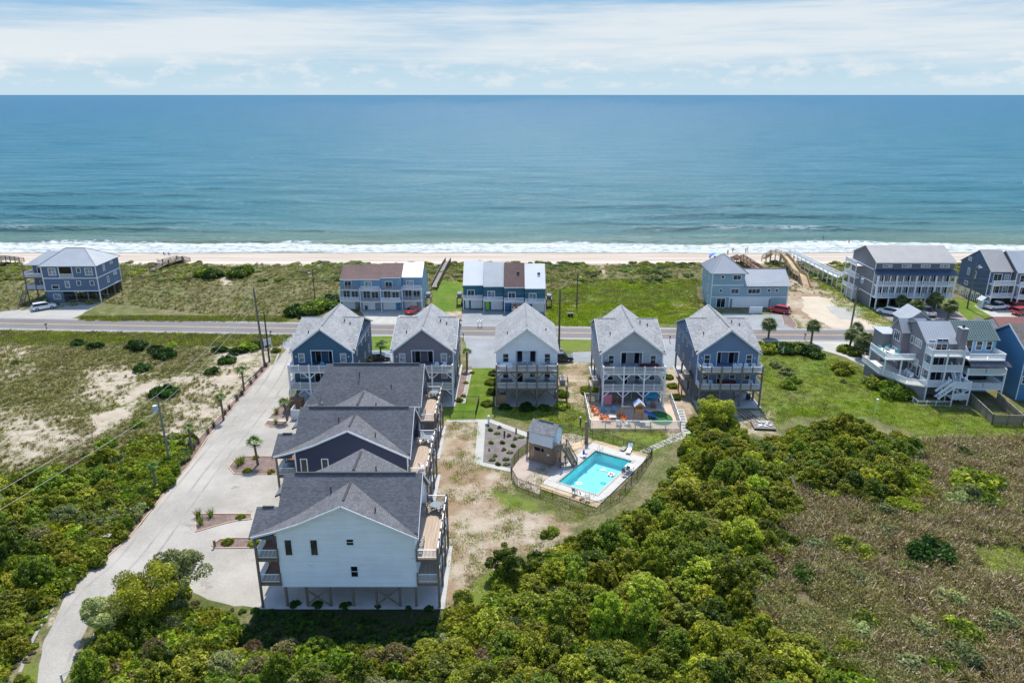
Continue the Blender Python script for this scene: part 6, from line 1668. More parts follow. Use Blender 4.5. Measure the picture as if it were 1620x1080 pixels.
def playset():
    r = thing('playset', 'small timber play tower with a striped roof, swings and blue slide', 'playset', (19.3, 101.4, .02)); wd = plain('cedar', (.42, .22, .09), .7, .2)
    for x in (-.6, .6):
        for y in (-.6, .6): post(r, x, y, 0, 2.5, .1, wd)
    MB().box(-.65, -.65, 1.15, .65, .65, 1.22).build('platform', wd, r)
    for i in range(2): MB().box(-.62, -.68 + i * 1.3, 1.25, .62, -.64 + i * 1.3, 1.9).build('side_panel', wd, r)
    st = boards('blue_stripe', (.04, .17, .38), .24, 0, .1)
    m, nt, b = _nt('striped_canopy'); k = NB(nt); f = k.math('GREATER_THAN', k.math('FRACT', k.math('DIVIDE', k.sep(k.pos())[1], .34)), .5); k._in(b.inputs['Base Color'], k.mix(f, (.03, .16, .42, 1), (.7, .72, .72, 1)))
    for s in (-1, 1): MB().slab([(0, -.85, 3.1), (s * .85, -.85, 2.35), (s * .85, .85, 2.35), (0, .85, 3.1)], .05).build('roof', m, r)
    MB().quad((-.65, -.72, 2.45), (.65, -.72, 2.45), (0, -.72, 3.0)).build('gable_board', wd, r)
    MB().bar((-2.6, 0, 2.0), (-.6, 0, 2.0), .1, .12).bar((-2.6, 0, 2.0), (-2.8, -.8, 0), .09).bar((-2.6, 0, 2.0), (-2.8, .8, 0), .09).build('swing_beam', wd, r)
    for x in (-1.3, -2.0):
        s_ = MB().bar((x - .2, 0, 2.0), (x - .2, 0, .55), .02).bar((x + .2, 0, 2.0), (x + .2, 0, .55), .02).build('swing_rope', BLACK, r); MB().box(x - .25, -.1, .5, x + .25, .1, .54).build('swing_seat', PLA['blue'], s_)
    bl = plain('slide_blue', (.02, .10, .45), .35)
    MB().slab([(.65, -.25, 1.25), (2.6, -.25, .25), (2.6, .25, .25), (.65, .25, 1.25)], .06).slab([(2.601, -.25, .25), (3.0, -.25, .2), (3.0, .25, .2), (2.601, .25, .25)], .05).bar((.65, -.28, 1.35), (2.7, -.28, .35), .05, .2).bar((.65, .28, 1.35), (2.7, .28, .35), .05, .2).build('slide', bl, r)
    for i in range(4): MB().box(-.45, -.95 - (3 - i) * .12, .25 + i * .26, .45, -.85 - (3 - i) * .12, .3 + i * .26).build('ladder_rung', wd, r)
    for s in (-.45, .45): MB().bar((s, -1.4, 0), (s, -.66, 1.2), .07).build('ladder_rail', wd, r)
playset()
r = thing('putting_green', 'oval dark green turf mat in the right half of the play yard', 'turf mat', (22.7, 101.6, .02))
pts = [(1.85 * math.cos(a) , 2.6 * math.sin(a)) for a in [2 * math.pi * i / 36 for i in range(36)]]
MB().prism(pts, .002, .04).build('turf', ground('turf', (.02, .10, .02), (.035, .15, .03), 1.5, 12), r)
MB().prism([(x * 1.07, y * 1.05) for x, y in pts], 0.0, .02).build('border', plain('mat_border', (.5, .45, .38), .8), r)
r = thing('playhouse', 'play house with a blue roof under the right corner of the cottage', 'playhouse', (22.1, 106.9, .03))
for x in (-.9, .9):
    for y in (-.7, .7): post(r, x, y, 0, 1.6, .12, plain('pink_post', (.6, .35, .33), .6))
MB().box(-1, -.75, .05, 1, .75, .8).build('counter', plain('pale_blue', (.33, .50, .55), .6), r)
for p_ in ([(-1.3, -1.1, 1.55), (1.3, -1.1, 1.55), (.5, 0, 2.4), (-.5, 0, 2.4)], [(1.3, 1.1, 1.55), (-1.3, 1.1, 1.55), (-.5, 0, 2.4), (.5, 0, 2.4)], [(1.3, -1.1, 1.55), (1.3, 1.1, 1.55), (.5, 0, 2.4)], [(-1.3, 1.1, 1.55), (-1.3, -1.1, 1.55), (-.5, 0, 2.4)]): MB().slab(p_, .06).build('roof', plain('play_roof', (.03, .28, .48), .5), r)
r = thing('pink_panel', 'pink play panel hanging at the left corner under the pale grey cottage', 'panel', (15.0, 105.6, .03)); MB().box(-.75, -.05, .6, .75, .05, 2.2).build('panel', plain('pink_panel_paint', (.55, .20, .24), .6), r)
for x in (-.7, .7): post(r, x, .12, 0, 2.3, .1, wd_ := WOOD_W)
r = thing('soccer_goal', 'white framed goal standing at the back of the play yard', 'goal', (18.3, 108.9, .07)); MB().bar((-1.1, 0, 0), (-1.1, 0, 1.5), .08).bar((1.1, 0, 0), (1.1, 0, 1.5), .08).bar((-1.1, 0, 1.5), (1.1, 0, 1.5), .08).build('goal_frame', WHITE, r); MB().bar((-1.1, 0, 1.5), (-1.1, .8, 0), .04).bar((1.1, 0, 1.5), (1.1, .8, 0), .04).bar((-1.1, .8, .03), (1.1, .8, .03), .04).build('stay', WHITE, r)
for (x, y, c) in ((16.0, 99.1, 'pink'), (17.3, 99.2, 'pink')): adirondack('white', (x, y, .03), math.pi + (x - 16.6), '%s of two pale chairs just inside the near fence of the play yard' % ('left' if x < 17 else 'right'))
r = thing('picnic_table', 'small grey folding table near the front fence of the play yard', 'table', (20.0, 98.9, .02)); MB().box(-.9, -.3, .68, .9, .3, .73).build('table_top', GREYM, r)
for x in (-.7, .7): MB().bar((x, -.28, 0), (x * .8, .28, .68), .04).bar((x, .28, 0), (x * .8, -.28, .68), .04).build('leg', GREYM, r)

# timber picket enclosure at the terraced house
def picket():
    pts = [(73.6, 108.0), (72.0, 99.3), (76.3, 98.9), (77.9, 107.6)]; ox, oy = pts[0]
    root = thing('picket_enclosure', 'weathered timber picket fence enclosing the small back yard of the terraced house', 'fence', (ox, oy, 0))
    for a, b2 in zip(pts, pts[1:]):
        a, b2 = Vector(a), Vector(b2); L = (b2 - a).length; n = max(1, round(L / 2.1)); ang = math.atan2(b2.y - a.y, b2.x - a.x)
        for i in range(n + 1): q = a + (b2 - a) * i / n; post(root, q.x - ox, q.y - oy, 0, 1.75, .12, WOOD_G)
        l = round(L / n, 2)
        def mk(l=l):
            mb = MB().box(0, .03, .3, l, .07, .4).box(0, .03, 1.3, l, .07, 1.4).box(0, -.06, 1.66, l, .08, 1.7)
            k_ = int(l / .14)
            for j in range(k_): mb.box(j * l / k_ + .012, -.01, .05, (j + 1) * l / k_ - .012, .015, 1.65)
            return mb.mesh('fence_panel', plain('picket_wood', (.25, .22, .15), .85, .25, 4))
        for i in range(n): q = a + (b2 - a) * i / n; put(cached(('pk', l), mk), 'fence_panel', root, (q.x - ox, q.y - oy, 0), ang)
picket()
metal_fence('low_rail_fence', 'low pale rail fence at the foot of the terraced house', [(64.6, 109.2), (64.5, 106.3), (67.4, 106.2), (69.6, 106.0)], .9, GREYR, False, .5, 1.6, .1)

# ================================================================== VEHICLES
def paint(name, c):
    if name in _mats: return _mats[name]
    m, nt, b = _nt(name); b.inputs['Base Color'].default_value = c4(c); b.inputs['Roughness'].default_value = .3; b.inputs['Coat Weight'].default_value = .6; b.inputs['Coat Roughness'].default_value = .08
    _mats[name] = m; return m
TYRE = plain('tyre_rubber', (.018, .018, .02), .8)
def car(x, y, rz, cname, c, label, kind='car', z=.02, cat='car'):
    """nose towards local +x"""
    r = thing('parked_' + kind, label, cat, (x, y, z), rz); pm = paint('car_' + cname, c)
    L, Wd = {'car': (4.7, 1.85), 'suv': (4.8, 1.95), 'pickup': (5.5, 2.0)}[kind]; hl, hw = L / 2, Wd / 2
    low = {'car': [(-hl, .45, .80), (-hl + .1, .30, .92), (-hl + .9, .26, .98), (hl - 1.4, .26, .90), (hl - .35, .30, .74), (hl, .42, .62)],
           'suv': [(-hl, .50, .95), (-hl + .1, .36, 1.05), (-hl + .9, .32, 1.08), (hl - 1.3, .32, 1.05), (hl - .3, .36, .92), (hl, .5, .75)],
           'pickup': [(-hl, .55, 1.0), (-hl + .06, .48, 1.08), (-.4, .45, 1.08), (hl - 1.5, .45, 1.12), (hl - .3, .48, 1.02), (hl, .6, .85)]}[kind]
    def loft(sec, nm, m, par=r):
        mb = MB(); ring = []
        for (xx, z0, z1, w0, w1) in sec:
            i = len(mb.v); zm_ = z0 + (z1 - z0) * .55
            mb.v += [(xx, -w0, z0), (xx, -w0 * 1.0, zm_), (xx, -w1, z1), (xx, w1, z1), (xx, w0, zm_), (xx, w0, z0)]; ring.append(i)
        for a, b2 in zip(ring, ring[1:]):
            for j in range(6): mb.f.append((a + j, b2 + j, b2 + (j + 1) % 6, a + (j + 1) % 6))
        mb.f.append(tuple(ring[0] + j for j in range(6))); mb.f.append(tuple(ring[-1] + 5 - j for j in range(6)))
        return mb.build(nm, m, par)
    loft([(xx, z0, z1, hw * (.90 if i in (0, len(low) - 1) else 1.0), hw * (.82 if i in (0, len(low) - 1) else .93)) for i, (xx, z0, z1) in enumerate(low)], 'body', pm)
    cab = {'car': (-hl + .55, -hl + 1.35, .55, 1.35, .93, 1.38), 'suv': (-hl + .12, -hl + .45, .5, 1.35, 1.02, 1.68), 'pickup': (-.55, -.3, .75, 1.5, 1.08, 1.78)}[kind]
    xa, xb, xc_, xd_, z0, z1 = cab
    g = loft([(xa, z0, z0 + .03, hw * .9, hw * .88), (xb, z0, z1 - .04, hw * .90, hw * .70), (xc_, z0, z1 - .04, hw * .90, hw * .70), (xd_, z0, z0 + .03, hw * .88, hw * .86)], 'glasshouse', GLASS_D)
    MB().box(xb - .05, -hw * .71, z1 - .045, xc_ + .1, hw * .71, z1 + .01).build('roof', pm, r)
    for s in (-1, 1):
        pb = MB()
        for xx in ((xb + xc_) / 2, ): pb.bar((xx, s * hw * .905, z0), (xx, s * hw * .715, z1 - .02), .09, .04)
        pb.bar((xb, s * hw * .905, z0 + .02), (xb + .05, s * hw * .715, z1 - .02), .1, .04).bar((xd_, s * hw * .87, z0 + .02), (xc_, s * hw * .71, z1 - .02), .08, .05).build('pillar', pm, r)
        MB().box(xd_ - .5, s * hw * .97 - .08, z0 + .02, xd_ - .32, s * hw * .97 + .08, z0 + .17).build('mirror', pm, r)
        MB().box(hl - .14, s * hw * .68 - .2, .6 if kind == 'car' else .75, hl + .012, s * hw * .68 + .16, .72 if kind == 'car' else .9).build('headlight', plain('headlight', (.6, .62, .65), .15), r)
        MB().box(-hl - .014, s * hw * .7 - .18, .66 if kind == 'car' else .8, -hl + .12, s * hw * .7 + .16, .80 if kind == 'car' else .98).build('taillight', plain('taillight', (.35, .01, .01), .2), r)
    MB().box(-hl - .03, -.26, .5, -hl - .004, .26, .63).build('licence_plate', WHITE, r)
    if kind == 'pickup': MB().box(-hl + .15, -hw * .8, 1.083, -.65, hw * .8, 1.10).build('load_bed', BLACK, r)
    wm = cached(('wheel', kind), lambda: MB().tube([(0, -.11, 0), (0, .11, 0)], .34 if kind == 'car' else .38, 16).mesh('wheel', TYRE)); rm = cached('rim', lambda: MB().tube([(0, -.12, 0), (0, .12, 0)], .2, 12).mesh('rim', GREYM))
    for xx in (-hl + .9, hl - .95):
        for s in (-1, 1):
            wv = put(wm, 'wheel', r, (xx, s * (hw - .10), .34 if kind == 'car' else .38)); put(rm, 'rim', wv, (0, 0, 0))
    return r
def cp(px, py): return at(px, py)
car(*cp(70, 489), .75, 'white', (.75, .76, .77), 'white hatchback parked on the drive of the blue hipped house', 'suv')
car(*cp(653, 494), 1.3, 'red', (.55, .008, .012), 'low red sports car on the drive of the pale blue townhouses', 'car')
car(*cp(1232, 494), 2.5, 'red2', (.50, .006, .02), 'red car parked beside the last garage door of the pale blue house', 'suv')
car(*cp(1405, 497), 2.35, 'white', (.75, .76, .77), 'white van with a dark roof on the condominium parking', 'suv')
car(*cp(1465, 497), 1.5, 'white', (.75, .76, .77), 'white pickup truck between the palms on the condominium parking', 'pickup', cat='pickup truck')
car(*cp(1576, 489), .2, 'white', (.75, .76, .77), 'white pickup truck under the slate blue duplex', 'pickup', cat='pickup truck')
car(*cp(1612, 489), .1, 'red', (.55, .008, .012), 'red car parked under the grey half of the duplex', 'suv')
car(*cp(1616, 497), .3, 'red2', (.50, .006, .02), 'red car at the right edge of the photo, before the duplex', 'suv')
car(*cp(1388, 563), 2.2, 'navy', (.015, .04, .12), 'dark blue car parked between the palms and the terraced house', 'suv')
car(*cp(886, 571), .1, 'black', (.02, .022, .026), 'black car parked at the right side of the white cottage', 'suv')
car(*cp(598, 569), .1, 'charcoal', (.03, .04, .06), 'dark car parked between the deep blue and the mauve grey cottages', 'car')
# boat trailer
def trailer():
    a = at(1254, 558); r = thing('boat_trailer', 'empty white and grey boat trailer on the lawn beside the hedge', 'trailer', (a[0], a[1], 0), R(14))
    for s in (-1, 1):
        MB().bar((-2.8, s * .8, .55), (1.2, s * .8, .55), .1, .14).bar((1.2, s * .8, .55), (4.6, 0, .5), .1, .12).build('side_rail', GREYM, r)
        MB().bar((-2.6, s * .55, .8), (.8, s * .45, .8), .12, .1).build('bunk', PLA['blue'], r)
        for x in (-1.2, -.3):
            MB().tube([(x, s * 1.0 - .1, .32), (x, s * 1.0 + .1, .32)], .32, 14).build('wheel', TYRE, r)
        MB().box(-1.7, s * 1.0 - .13, .66, .2, s * 1.0 + .13, .72).build('mudguard', WHITE, r)
        MB().bar((-2.7, s * .85, .5), (-2.7, s * .85, 1.9), .07).build('guide_post', WHITE, r)
    MB().bar((-2.8, -.8, .5), (-2.8, .8, .5), .1).bar((-.7, -.95, .4), (-.7, .95, .4), .1).bar((1.2, -.8, .5), (1.2, .8, .5), .1).build('cross_member', GREYM, r)
    MB().bar((4.2, 0, .5), (4.0, 0, 1.2), .08).tube([(4.0, -.15, 1.2), (4.0, .15, 1.2)], .12, 8).build('winch', BLACK, r)
trailer()
# dumpster with debris
p = at(818, 498); r = thing('dumpster', 'blue open dumpster filled with cardboard before the teal townhouses', 'dumpster', (p[0], p[1], .02), R(88))
bl = plain('dumpster_blue', (.02, .14, .35), .5, .15)
MB().box(-2.6, -1.1, .15, 2.6, 1.1, .25).box(-2.6, -1.1, .25, 2.6, -1.04, 1.7).box(-2.6, 1.04, .25, 2.6, 1.1, 1.7).box(-2.6, -1.04, .25, -2.54, 1.04, 1.7).box(2.54, -1.04, .25, 2.6, 1.04, 1.7).build('container', bl, r)
mb = MB(); rr = random.Random(3)
for i in range(60): x, y, z_, s_ = rr.uniform(-2.3, 2.3), rr.uniform(-.85, .85), rr.uniform(1.1, 1.85), rr.uniform(.15, .4); mb.bar((x, y, z_), (x + s_, y + rr.uniform(-.3, .3), z_ + rr.uniform(-.2, .3)), s_, .05)
mb.build('debris', plain('cardboard', (.50, .30, .16), .85, .35, 1.5), r)['kind'] = 'stuff'
# bins
for i, (px, py, c, l) in enumerate(((617, 488, 'green', 'bright green wheelie bin at the second garage of the pale blue townhouses'), (612, 489, 'green', 'second bright green bin right beside the first at the townhouses'), (568, 490, 'brown', 'brown wheelie bin at the first garage of the pale blue townhouses'), (580, 490, 'dark', 'dark wheelie bin at the second unit of the pale blue townhouses'), (793, 489, 'lime', 'lime lidded bin before the second teal townhouse'), (861, 482, 'lime', 'lime lidded bin at the right end of the teal townhouses'), (733, 479, 'lime', 'lime lidded bin at the left end of the teal townhouses'), (731.5, 484, 'black', 'black bin at the left end of the teal townhouses'), (114 - 41, 480, 'lime', 'lime lidded bin behind the white hatchback at the hipped house'), (888, 560, 'black', 'black bin behind the black car at the white cottage'), (900, 502, 'black', 'left of two black bins in the grass beyond the road'), (904.5, 502, 'black', 'right of two black bins in the grass beyond the road'), (1183, 632, 'black', 'black bin under the right corner of the slate blue cottage'))):
    q = at(px, py); bin_(q[0], q[1], c, l, 0.0 if i < 9 else .0)
# side platforms at the townhouse ends
for (x, y, w_) in ((-19.6, 165, 'at the right end of the pale blue townhouses'), (8.6, 163.5, 'at the right end of the teal townhouses'), (-12.3, 165, 'at the left end of the teal townhouses')):
    r = thing('utility_shelf', 'dark timber utility shelf ' + w_, 'platform', (x, y, 0))
    MB().box(-.7, -1.4, 1.9, .7, 1.4, 2.1).build('floor', WOOD_G, r); MB().box(-.5, -1.1, 2.1, .5, 1.1, 2.9).build('unit', PLA['grey'], r)
    for a in (-.6, .6):
        for b2 in (-1.3, 1.3): post(r, a, b2, 0, 1.9, .14, WOOD_G)
# brown store box and white panel wall at the left cottage
r = thing('brown_store', 'brown timber store under the deck of the deep blue cottage', 'shed', (-33.6, 104.3, .02))
MB().box(-1.0, -.8, 0, 1.0, .8, 1.95).build('wall', boards('brown_board', (.17, .09, .05), .18, 2, .2), r); MB().box(-1.05, -.85, 1.954, 1.05, .85, 2.03).build('roof', boards('brown_board', (.17, .09, .05), .18, 2, .2), r)
r = thing('wood_locker', 'pale brown timber locker under the left corner of the white cottage', 'locker', (C3[0] - 4.0, C3[1] - 2.0, .08))
MB().box(-.7, -.5, 0, .7, .5, 1.7).build('body', boards('brown_board2', (.36, .21, .12), .18, 2, .2), r); MB().box(-.74, -.54, 1.704, .74, .54, 1.76).build('lid', WOOD_W, r)
r = thing('panel_fence', 'white panel fence left of the near grey house', 'fence', (-33.6, 101.2, 0)); 
for i in range(3): MB().box(i * 1.9 + .08, -.04, .05, i * 1.9 + 1.86, .04, 1.6).build('panel', WHITE, r)
for i in range(4): post(r, i * 1.9, 0, 0, 1.7, .12, WHITE)
for i in range(3): MB().box(-.04, i * 1.9 + .08, .05, .04, i * 1.9 + 1.86, 1.6).build('panel', WHITE, r)
r = thing('debris_platform', 'small deck platform strewn with white rubbish behind the slate blue cottage', 'platform', (37.5, 98.7, 0), -.1)
for i in range(7): MB().box(-1.6, -1.4 + i * .4, .25, 1.6, -1.02 + i * .4, .32).build('plank', WOOD_G, r)
for a in (-1.5, 1.5):
    for b2 in (-1.3, 1.3): post(r, a, b2, 0, .25, .14, WOOD_G)
mb = MB()
for i in range(30): x, y = rr.uniform(-1.3, 1.3), rr.uniform(-1.2, 1.2); mb.box(x, y, .325, x + rr.uniform(.1, .45), y + rr.uniform(.1, .35), .33 + rr.uniform(.02, .2))
mb.build('rubbish', plain('rubbish', (.6, .6, .6), .7, .4, 1.5), r)['kind'] = 'stuff'
for i in range(4): MB().bar((34.6 + i * .9, 105.2 - i * .1, .15), (36.0 + i * .9, 100.0, .12), .12, .06).build('loose_plank', WOOD_G).update({}) if False else None
r = thing('plank_stack', 'long grey planks lying behind the slate blue cottage', 'planks', (36, 102, 0))
for i in range(4): MB().bar((-1.4 + i * .75, 3.0, .1), (.2 + i * .6, -2.6, .1), .14, .06).build('plank', WOOD_G, r)

# ================================================================== POLES, WIRES, SIGNS
POLEM = plain('pole_wood', (.17, .145, .12), .9, .2, 2); POLED = plain('pole_dark', (.075, .06, .05), .9, .2, 2)
def pole(x, y, h, label, m=POLEM, r0=.19, arm=0, trans=0, lamp=0, xtop=0.0):
    r = thing('utility_pole', label, 'utility pole', (x, y, 0))
    MB().tube([(0, 0, 0), (xtop * .5, 0, h / 2), (xtop, 0, h)], [r0, r0 * .85, r0 * .65], 10).build('pole', m, r)
    if arm: MB().bar((xtop - arm, 0, h - .5), (xtop + arm, 0, h - .5), .1, .12).build('crossarm', m, r)
    for i in range(3 if arm else 1): MB().tube([(xtop + (i - 1 if arm else 0) * arm * .85, 0, h - (.44 if arm else -.0)), (xtop + (i - 1 if arm else 0) * arm * .85, 0, h - (.44 if arm else 0) + .22)], .05, 6).build('insulator', PLA['grey'], r)
    if trans:
        t_ = MB().tube([(xtop - .5 * trans, -.05, h - 2.3), (xtop - .5 * trans, -.05, h - 1.3)], .3, 12).build('transformer', plain('transformer_grey', (.42, .50, .52), .5), r)
        MB().bar((xtop, 0, h - 1.8), (xtop - .3 * trans, 0, h - 1.8), .08).build('bracket', GREYM, r)
    if lamp:
        MB().tube([(xtop, 0, h - .8), (xtop + lamp * .6, -.3, h - .5), (xtop + lamp * 1.0, -.5, h - .6)], .04, 6).build('lamp_arm', GREYM, r); MB().ell((xtop + lamp * 1.15, -.55, h - .68), (.3, .2, .13)).build('lamp_head', plain('lamp_head', (.6, .62, .62), .4), r)
    return (x + xtop, y, h)
K1 = pole(-45.6, 86.5, 10.1, 'slender pole with a grey transformer beside the gravel drive', plain('pole_steel', (.16, .18, .17), .6), .15, 0, 1, xtop=-.2)
K2 = pole(-45.1, 124.1, 14.7, 'tall utility pole at the upper end of the gravel drive', POLEM, .22, 0, xtop=-.4)
K3 = pole(-45.0, 126.5, 9.6, 'shorter dark pole right beside the tall one above the drive', POLED, .17)
K4 = pole(-47.3, 168.5, 7.6, 'street light pole left of the pale blue townhouses', POLED, .14, lamp=-.6)
K5 = pole(9.1, 133.1, 12.0, 'dark utility pole behind the right side of the white cottage', POLED, .2)
K6 = pole(15.0, 162.0, 8.2, 'street light pole on the bright lawn beyond the road', POLED, .14, lamp=.5)
K7 = pole(72.0, 147.2, 12.0, 'utility pole with transformers at the road before the condominium', POLEM, .2, 0, -1, xtop=.3)
K8 = pole(105.3, 161.7, 10.5, 'utility pole with a lamp left of the slate blue duplex', POLEM, .2, lamp=.8)
K0 = (-330, 152, 13.0); K9 = (420, 150, 12.0)
pole(K0[0], K0[1], K0[2], 'utility pole far to the left along the road'); pole(K9[0], K9[1], K9[2], 'utility pole far to the right along the road')
pole(-62, 14, 11.0, 'utility pole near the bottom of the gravel track', POLEM)
WIRE = plain('wire', (.34, .34, .34), .5)
def wire(a, b2, sag, label, r_=.022, off=0.0):
    a, b2 = Vector(a), Vector(b2); pts = []
    for i in range(25): t = i / 24; p_ = a + (b2 - a) * t; p_.z -= sag * 4 * t * (1 - t); pts.append(p_)
    o = MB().tube(pts, r_, 5).build('overhead_wire', WIRE); tag(o, label, 'wire')
wire((K1[0], K1[1], 10.2), (K2[0], K2[1], 13.6), .8, 'upper wire between the transformer pole and the tall pole'); wire((K1[0], K1[1], 8.6), (K2[0], K2[1], 11.8), .8, 'lower wire between the transformer pole and the tall pole')
wire((K1[0], K1[1], 10.2), (-61.9, 14, 11.0), .9, 'upper wire from the transformer pole down over the left thicket'); wire((K1[0], K1[1], 8.2), (-61.7, 14, 9.6), .9, 'lower wire from the transformer pole down over the left thicket')
for i, z_ in enumerate((-.3, -1.3, -2.4)):
    nm = ('top', 'middle', 'bottom')[i]
    wire((K2[0], K2[1], K2[2] + z_), (K5[0], K5[1], K5[2] + z_), 1.0, nm + ' road wire between the tall pole and the white cottage pole', .014)
    wire((K5[0], K5[1], K5[2] + z_), (K7[0], K7[1], K7[2] + z_), 1.0, nm + ' road wire between the white cottage pole and the condominium pole', .014)
    wire((K0[0], K0[1], K0[2] + z_), (K2[0], K2[1], K2[2] + z_), 4.0, nm + ' road wire leaving the tall pole to the left', .014)
    wire((K7[0], K7[1], K7[2] + z_), (K9[0], K9[1], K9[2] + z_), 4.0, nm + ' road wire leaving the condominium pole to the right', .014)
wire((K8[0], K8[1], 9.8), (119, 166, 7.8), .6, 'wire from the lamp pole down to the duplex', .014)
# small roadside things
def mailbox(px, py, label, c=BLACK, n=1):
    q = at(px, py); r = thing('mailbox', label, 'mailbox', (q[0], q[1], 0))
    MB().box(-.05, -.05, 0, .05, .05, 1.05).build('post', c, r)
    MB().box(-.12, -.28, 1.052, .12, .28, 1.2).tube([(0, -.28, 1.2), (0, .28, 1.2)], .12, 8).build('box', c, r)
mailbox(74, 521, 'small dark post at the road edge in the lower left field'); mailbox(733, 537, 'dark mailbox at the road left of the grey parking'); mailbox(1059.5, 541, 'dark mailbox at the road left of the slate blue cottage'); mailbox(1273, 537, 'dark mailbox at the road beside the second palm'); mailbox(429, 533, 'grey mailbox at the mouth of the gravel drive')
q = at(759, 517); r = thing('mailbox_cluster', 'cluster of white mailboxes at the road before the teal townhouses', 'mailbox', (q[0], q[1], 0)); 
for i in range(4): MB().box(-.5 + i * .3, -.2 + (i % 2) * .2, .95 + (i % 2) * .2, -.28 + i * .3, .3, 1.25 + (i % 2) * .25).build('box', WHITE, r)
for x in (-.35, .45): post(r, x, 0, 0, .95, .1, WOOD_G)
q = at(424, 551); r = thing('estate_sign', 'white sign board on posts beside the mouth of the gravel drive', 'sign', (q[0], q[1], 0), .9); MB().box(-.7, -.03, .7, .7, .03, 2.0).build('board', plain('sign_white', (.68, .70, .70), .6), r)
for x in (-.75, .75): post(r, x, 0, 0, 2.1, .1, WHITE)
q = at(270, 542); r = thing('fire_hydrant', 'red fire hydrant in the dune grass below the road', 'fire hydrant', (q[0], q[1], .1)); rd = plain('hydrant_red', (.45, .03, .03), .5)
MB().tube([(0, 0, 0), (0, 0, .6)], .14, 10).build('barrel', rd, r); MB().ell((0, 0, .62), (.16, .16, .14)).build('bonnet', rd, r); MB().tube([(-.24, 0, .42), (.24, 0, .42)], .07, 8).build('outlet', rd, r)
for (px, py, l) in ((172, 859, 'pale stone-topped post at the lower end of the drive border'), (266, 745, 'grey utility pedestal at the foot of the transformer pole')):
    q = at(px, py); r = thing('utility_pedestal', l, 'pedestal', (q[0], q[1], .0)); MB().box(-.2, -.2, 0, .2, .2, .9).build('body', plain('pedestal_stone', (.36, .34, .30), .8), r); MB().box(-.38, -.3, .904, .38, .3, 1.05).build('cap', plain('pedestal_stone', (.36, .34, .30), .8), r)
q = at(340, 865); r = thing('bollard', 'brown timber post at the tip of the lowest planting island', 'post', (q[0], q[1], 0)); MB().box(-.1, -.1, 0, .1, .1, .85).build('post', WOOD_W, r); MB().box(-.13, -.13, .852, .13, .13, .92).build('cap', WOOD_N, r)
q = at(1385, 652); r = thing('lamp_post', 'short white post lamp on the lawn below the terraced house', 'lamp', (q[0], q[1], 0)); MB().tube([(0, 0, 0), (0, 0, 2.0)], .05, 8).build('post', WHITE, r); MB().box(-.15, -.15, 2.0, .15, .15, 2.25).build('lantern', WHITE, r)
q = at(122, 1074); metal_fence('pipe_gate', 'grey pipe gate at the bottom of the gravel track', [at(100, 1084), at(125, 1071)], 1.1, GREYM, False, 2.0, 3.0, .12)
MBX = plain('blue_sign', (.02, .20, .45), .5); q = at(1275, 448); r = thing('beach_sign', 'small blue sign at the foot of the timber beach stairs', 'sign', (q[0], q[1], 0)); MB().box(-.35, -.03, 1.0, .35, .03, 1.6).build('board', MBX, r); post(r, 0, .06, 0, 1.5, .07, WHITE)

# ================================================================== BEACH WALKWAYS
def walkway(name, label, pts, w, m, posts=True, hr=1.0):
    root = thing(name, label, 'beach walkway', (pts[0][0], pts[0][1], 0)); ox, oy, _ = pts[0]
    for a, b2 in zip(pts, pts[1:]):
        a, b2 = Vector(a) - Vector((ox, oy, 0)), Vector(b2) - Vector((ox, oy, 0)); d = (b2 - a); n = Vector((-d.y, d.x, 0)).normalized() * w / 2
        MB().slab([a - n, b2 - n, b2 + n, a + n], .12).build('walk_deck', m, root)
        for s in (-1, 1):
            mb = MB(); u = Vector((0, 0, 1))
            mb.bar(a + n * s + u * hr, b2 + n * s + u * hr, .1, .1).bar(a + n * s + u * .5, b2 + n * s + u * .5, .06, .1)
            k_ = max(2, int(d.length / .35))
            for i in range(k_): q_ = a + d * i / k_ + n * s; mb.box(q_.x - .03, q_.y - .03, q_.z, q_.x + .03, q_.y + .03, q_.z + hr, skip='tb')
            mb.build('walk_railing', m, root)
            k_ = max(1, round(d.length / 2.6))
            for i in range(k_ + 1): q_ = a + d * i / k_ + n * s; post(root, q_.x, q_.y, -1.2, q_.z + hr, .16, m)
walkway('beach_walkway', 'new timber walkway and stairs over the dunes right of the pale blue house', [(75.4, 181.0, .1), (76.0, 185.5, 1.9), (75.8, 189.5, 1.9), (76.0, 195.0, 3.2), (77.6, 204.5, 3.2), (76.0, 208.5, 3.2), (74.6, 211.5, .9)], 1.9, WOOD_N)
walkway('beach_walkway', 'reddish timber walkway behind the pale blue house with the tower', [(66.8, 178.0, 1.6), (66.6, 196, 2.0), (66.2, 207.5, 2.0), (66.2, 212.0, .4)], 1.9, plain('red_wood', (.30, .17, .10), .8, .2))
walkway('beach_walkway', 'long white walkway with stairs from the condominium to the beach', [(83.6, 174.5, 5.6), (83.2, 179.5, 3.0), (82.6, 184, 3.0), (81.6, 208.5, 3.0), (80.8, 213.0, .6)], 1.5, WHITE)
walkway('beach_walkway', 'grey timber walkway to the beach right of the condominium', [(107.5, 178, 2.4), (106.5, 200, 2.6), (106.3, 208, 2.6), (106.3, 212.5, .4)], 1.8, WOOD_W)
walkway('beach_walkway', 'brown timber platform and stairs on the dune behind the hipped house', [(-99.5, 197, .9), (-98.5, 203, 1.5), (-96.5, 207.5, 1.5), (-96, 211, .3)], 2.0, WOOD_W)
walkway('beach_walkway', 'weathered beach stairs at the left edge of the photo', [(-150, 190, 1.8), (-146, 205, 2.2), (-144.5, 210.5, .4)], 1.8, WOOD_W)
walkway('beach_walkway', 'grey walkway to the beach right of the pale blue townhouses', [(-19.6, 178, .9), (-18.8, 200, 1.3), (-18.6, 208, .9)], 1.5, WOOD_G)

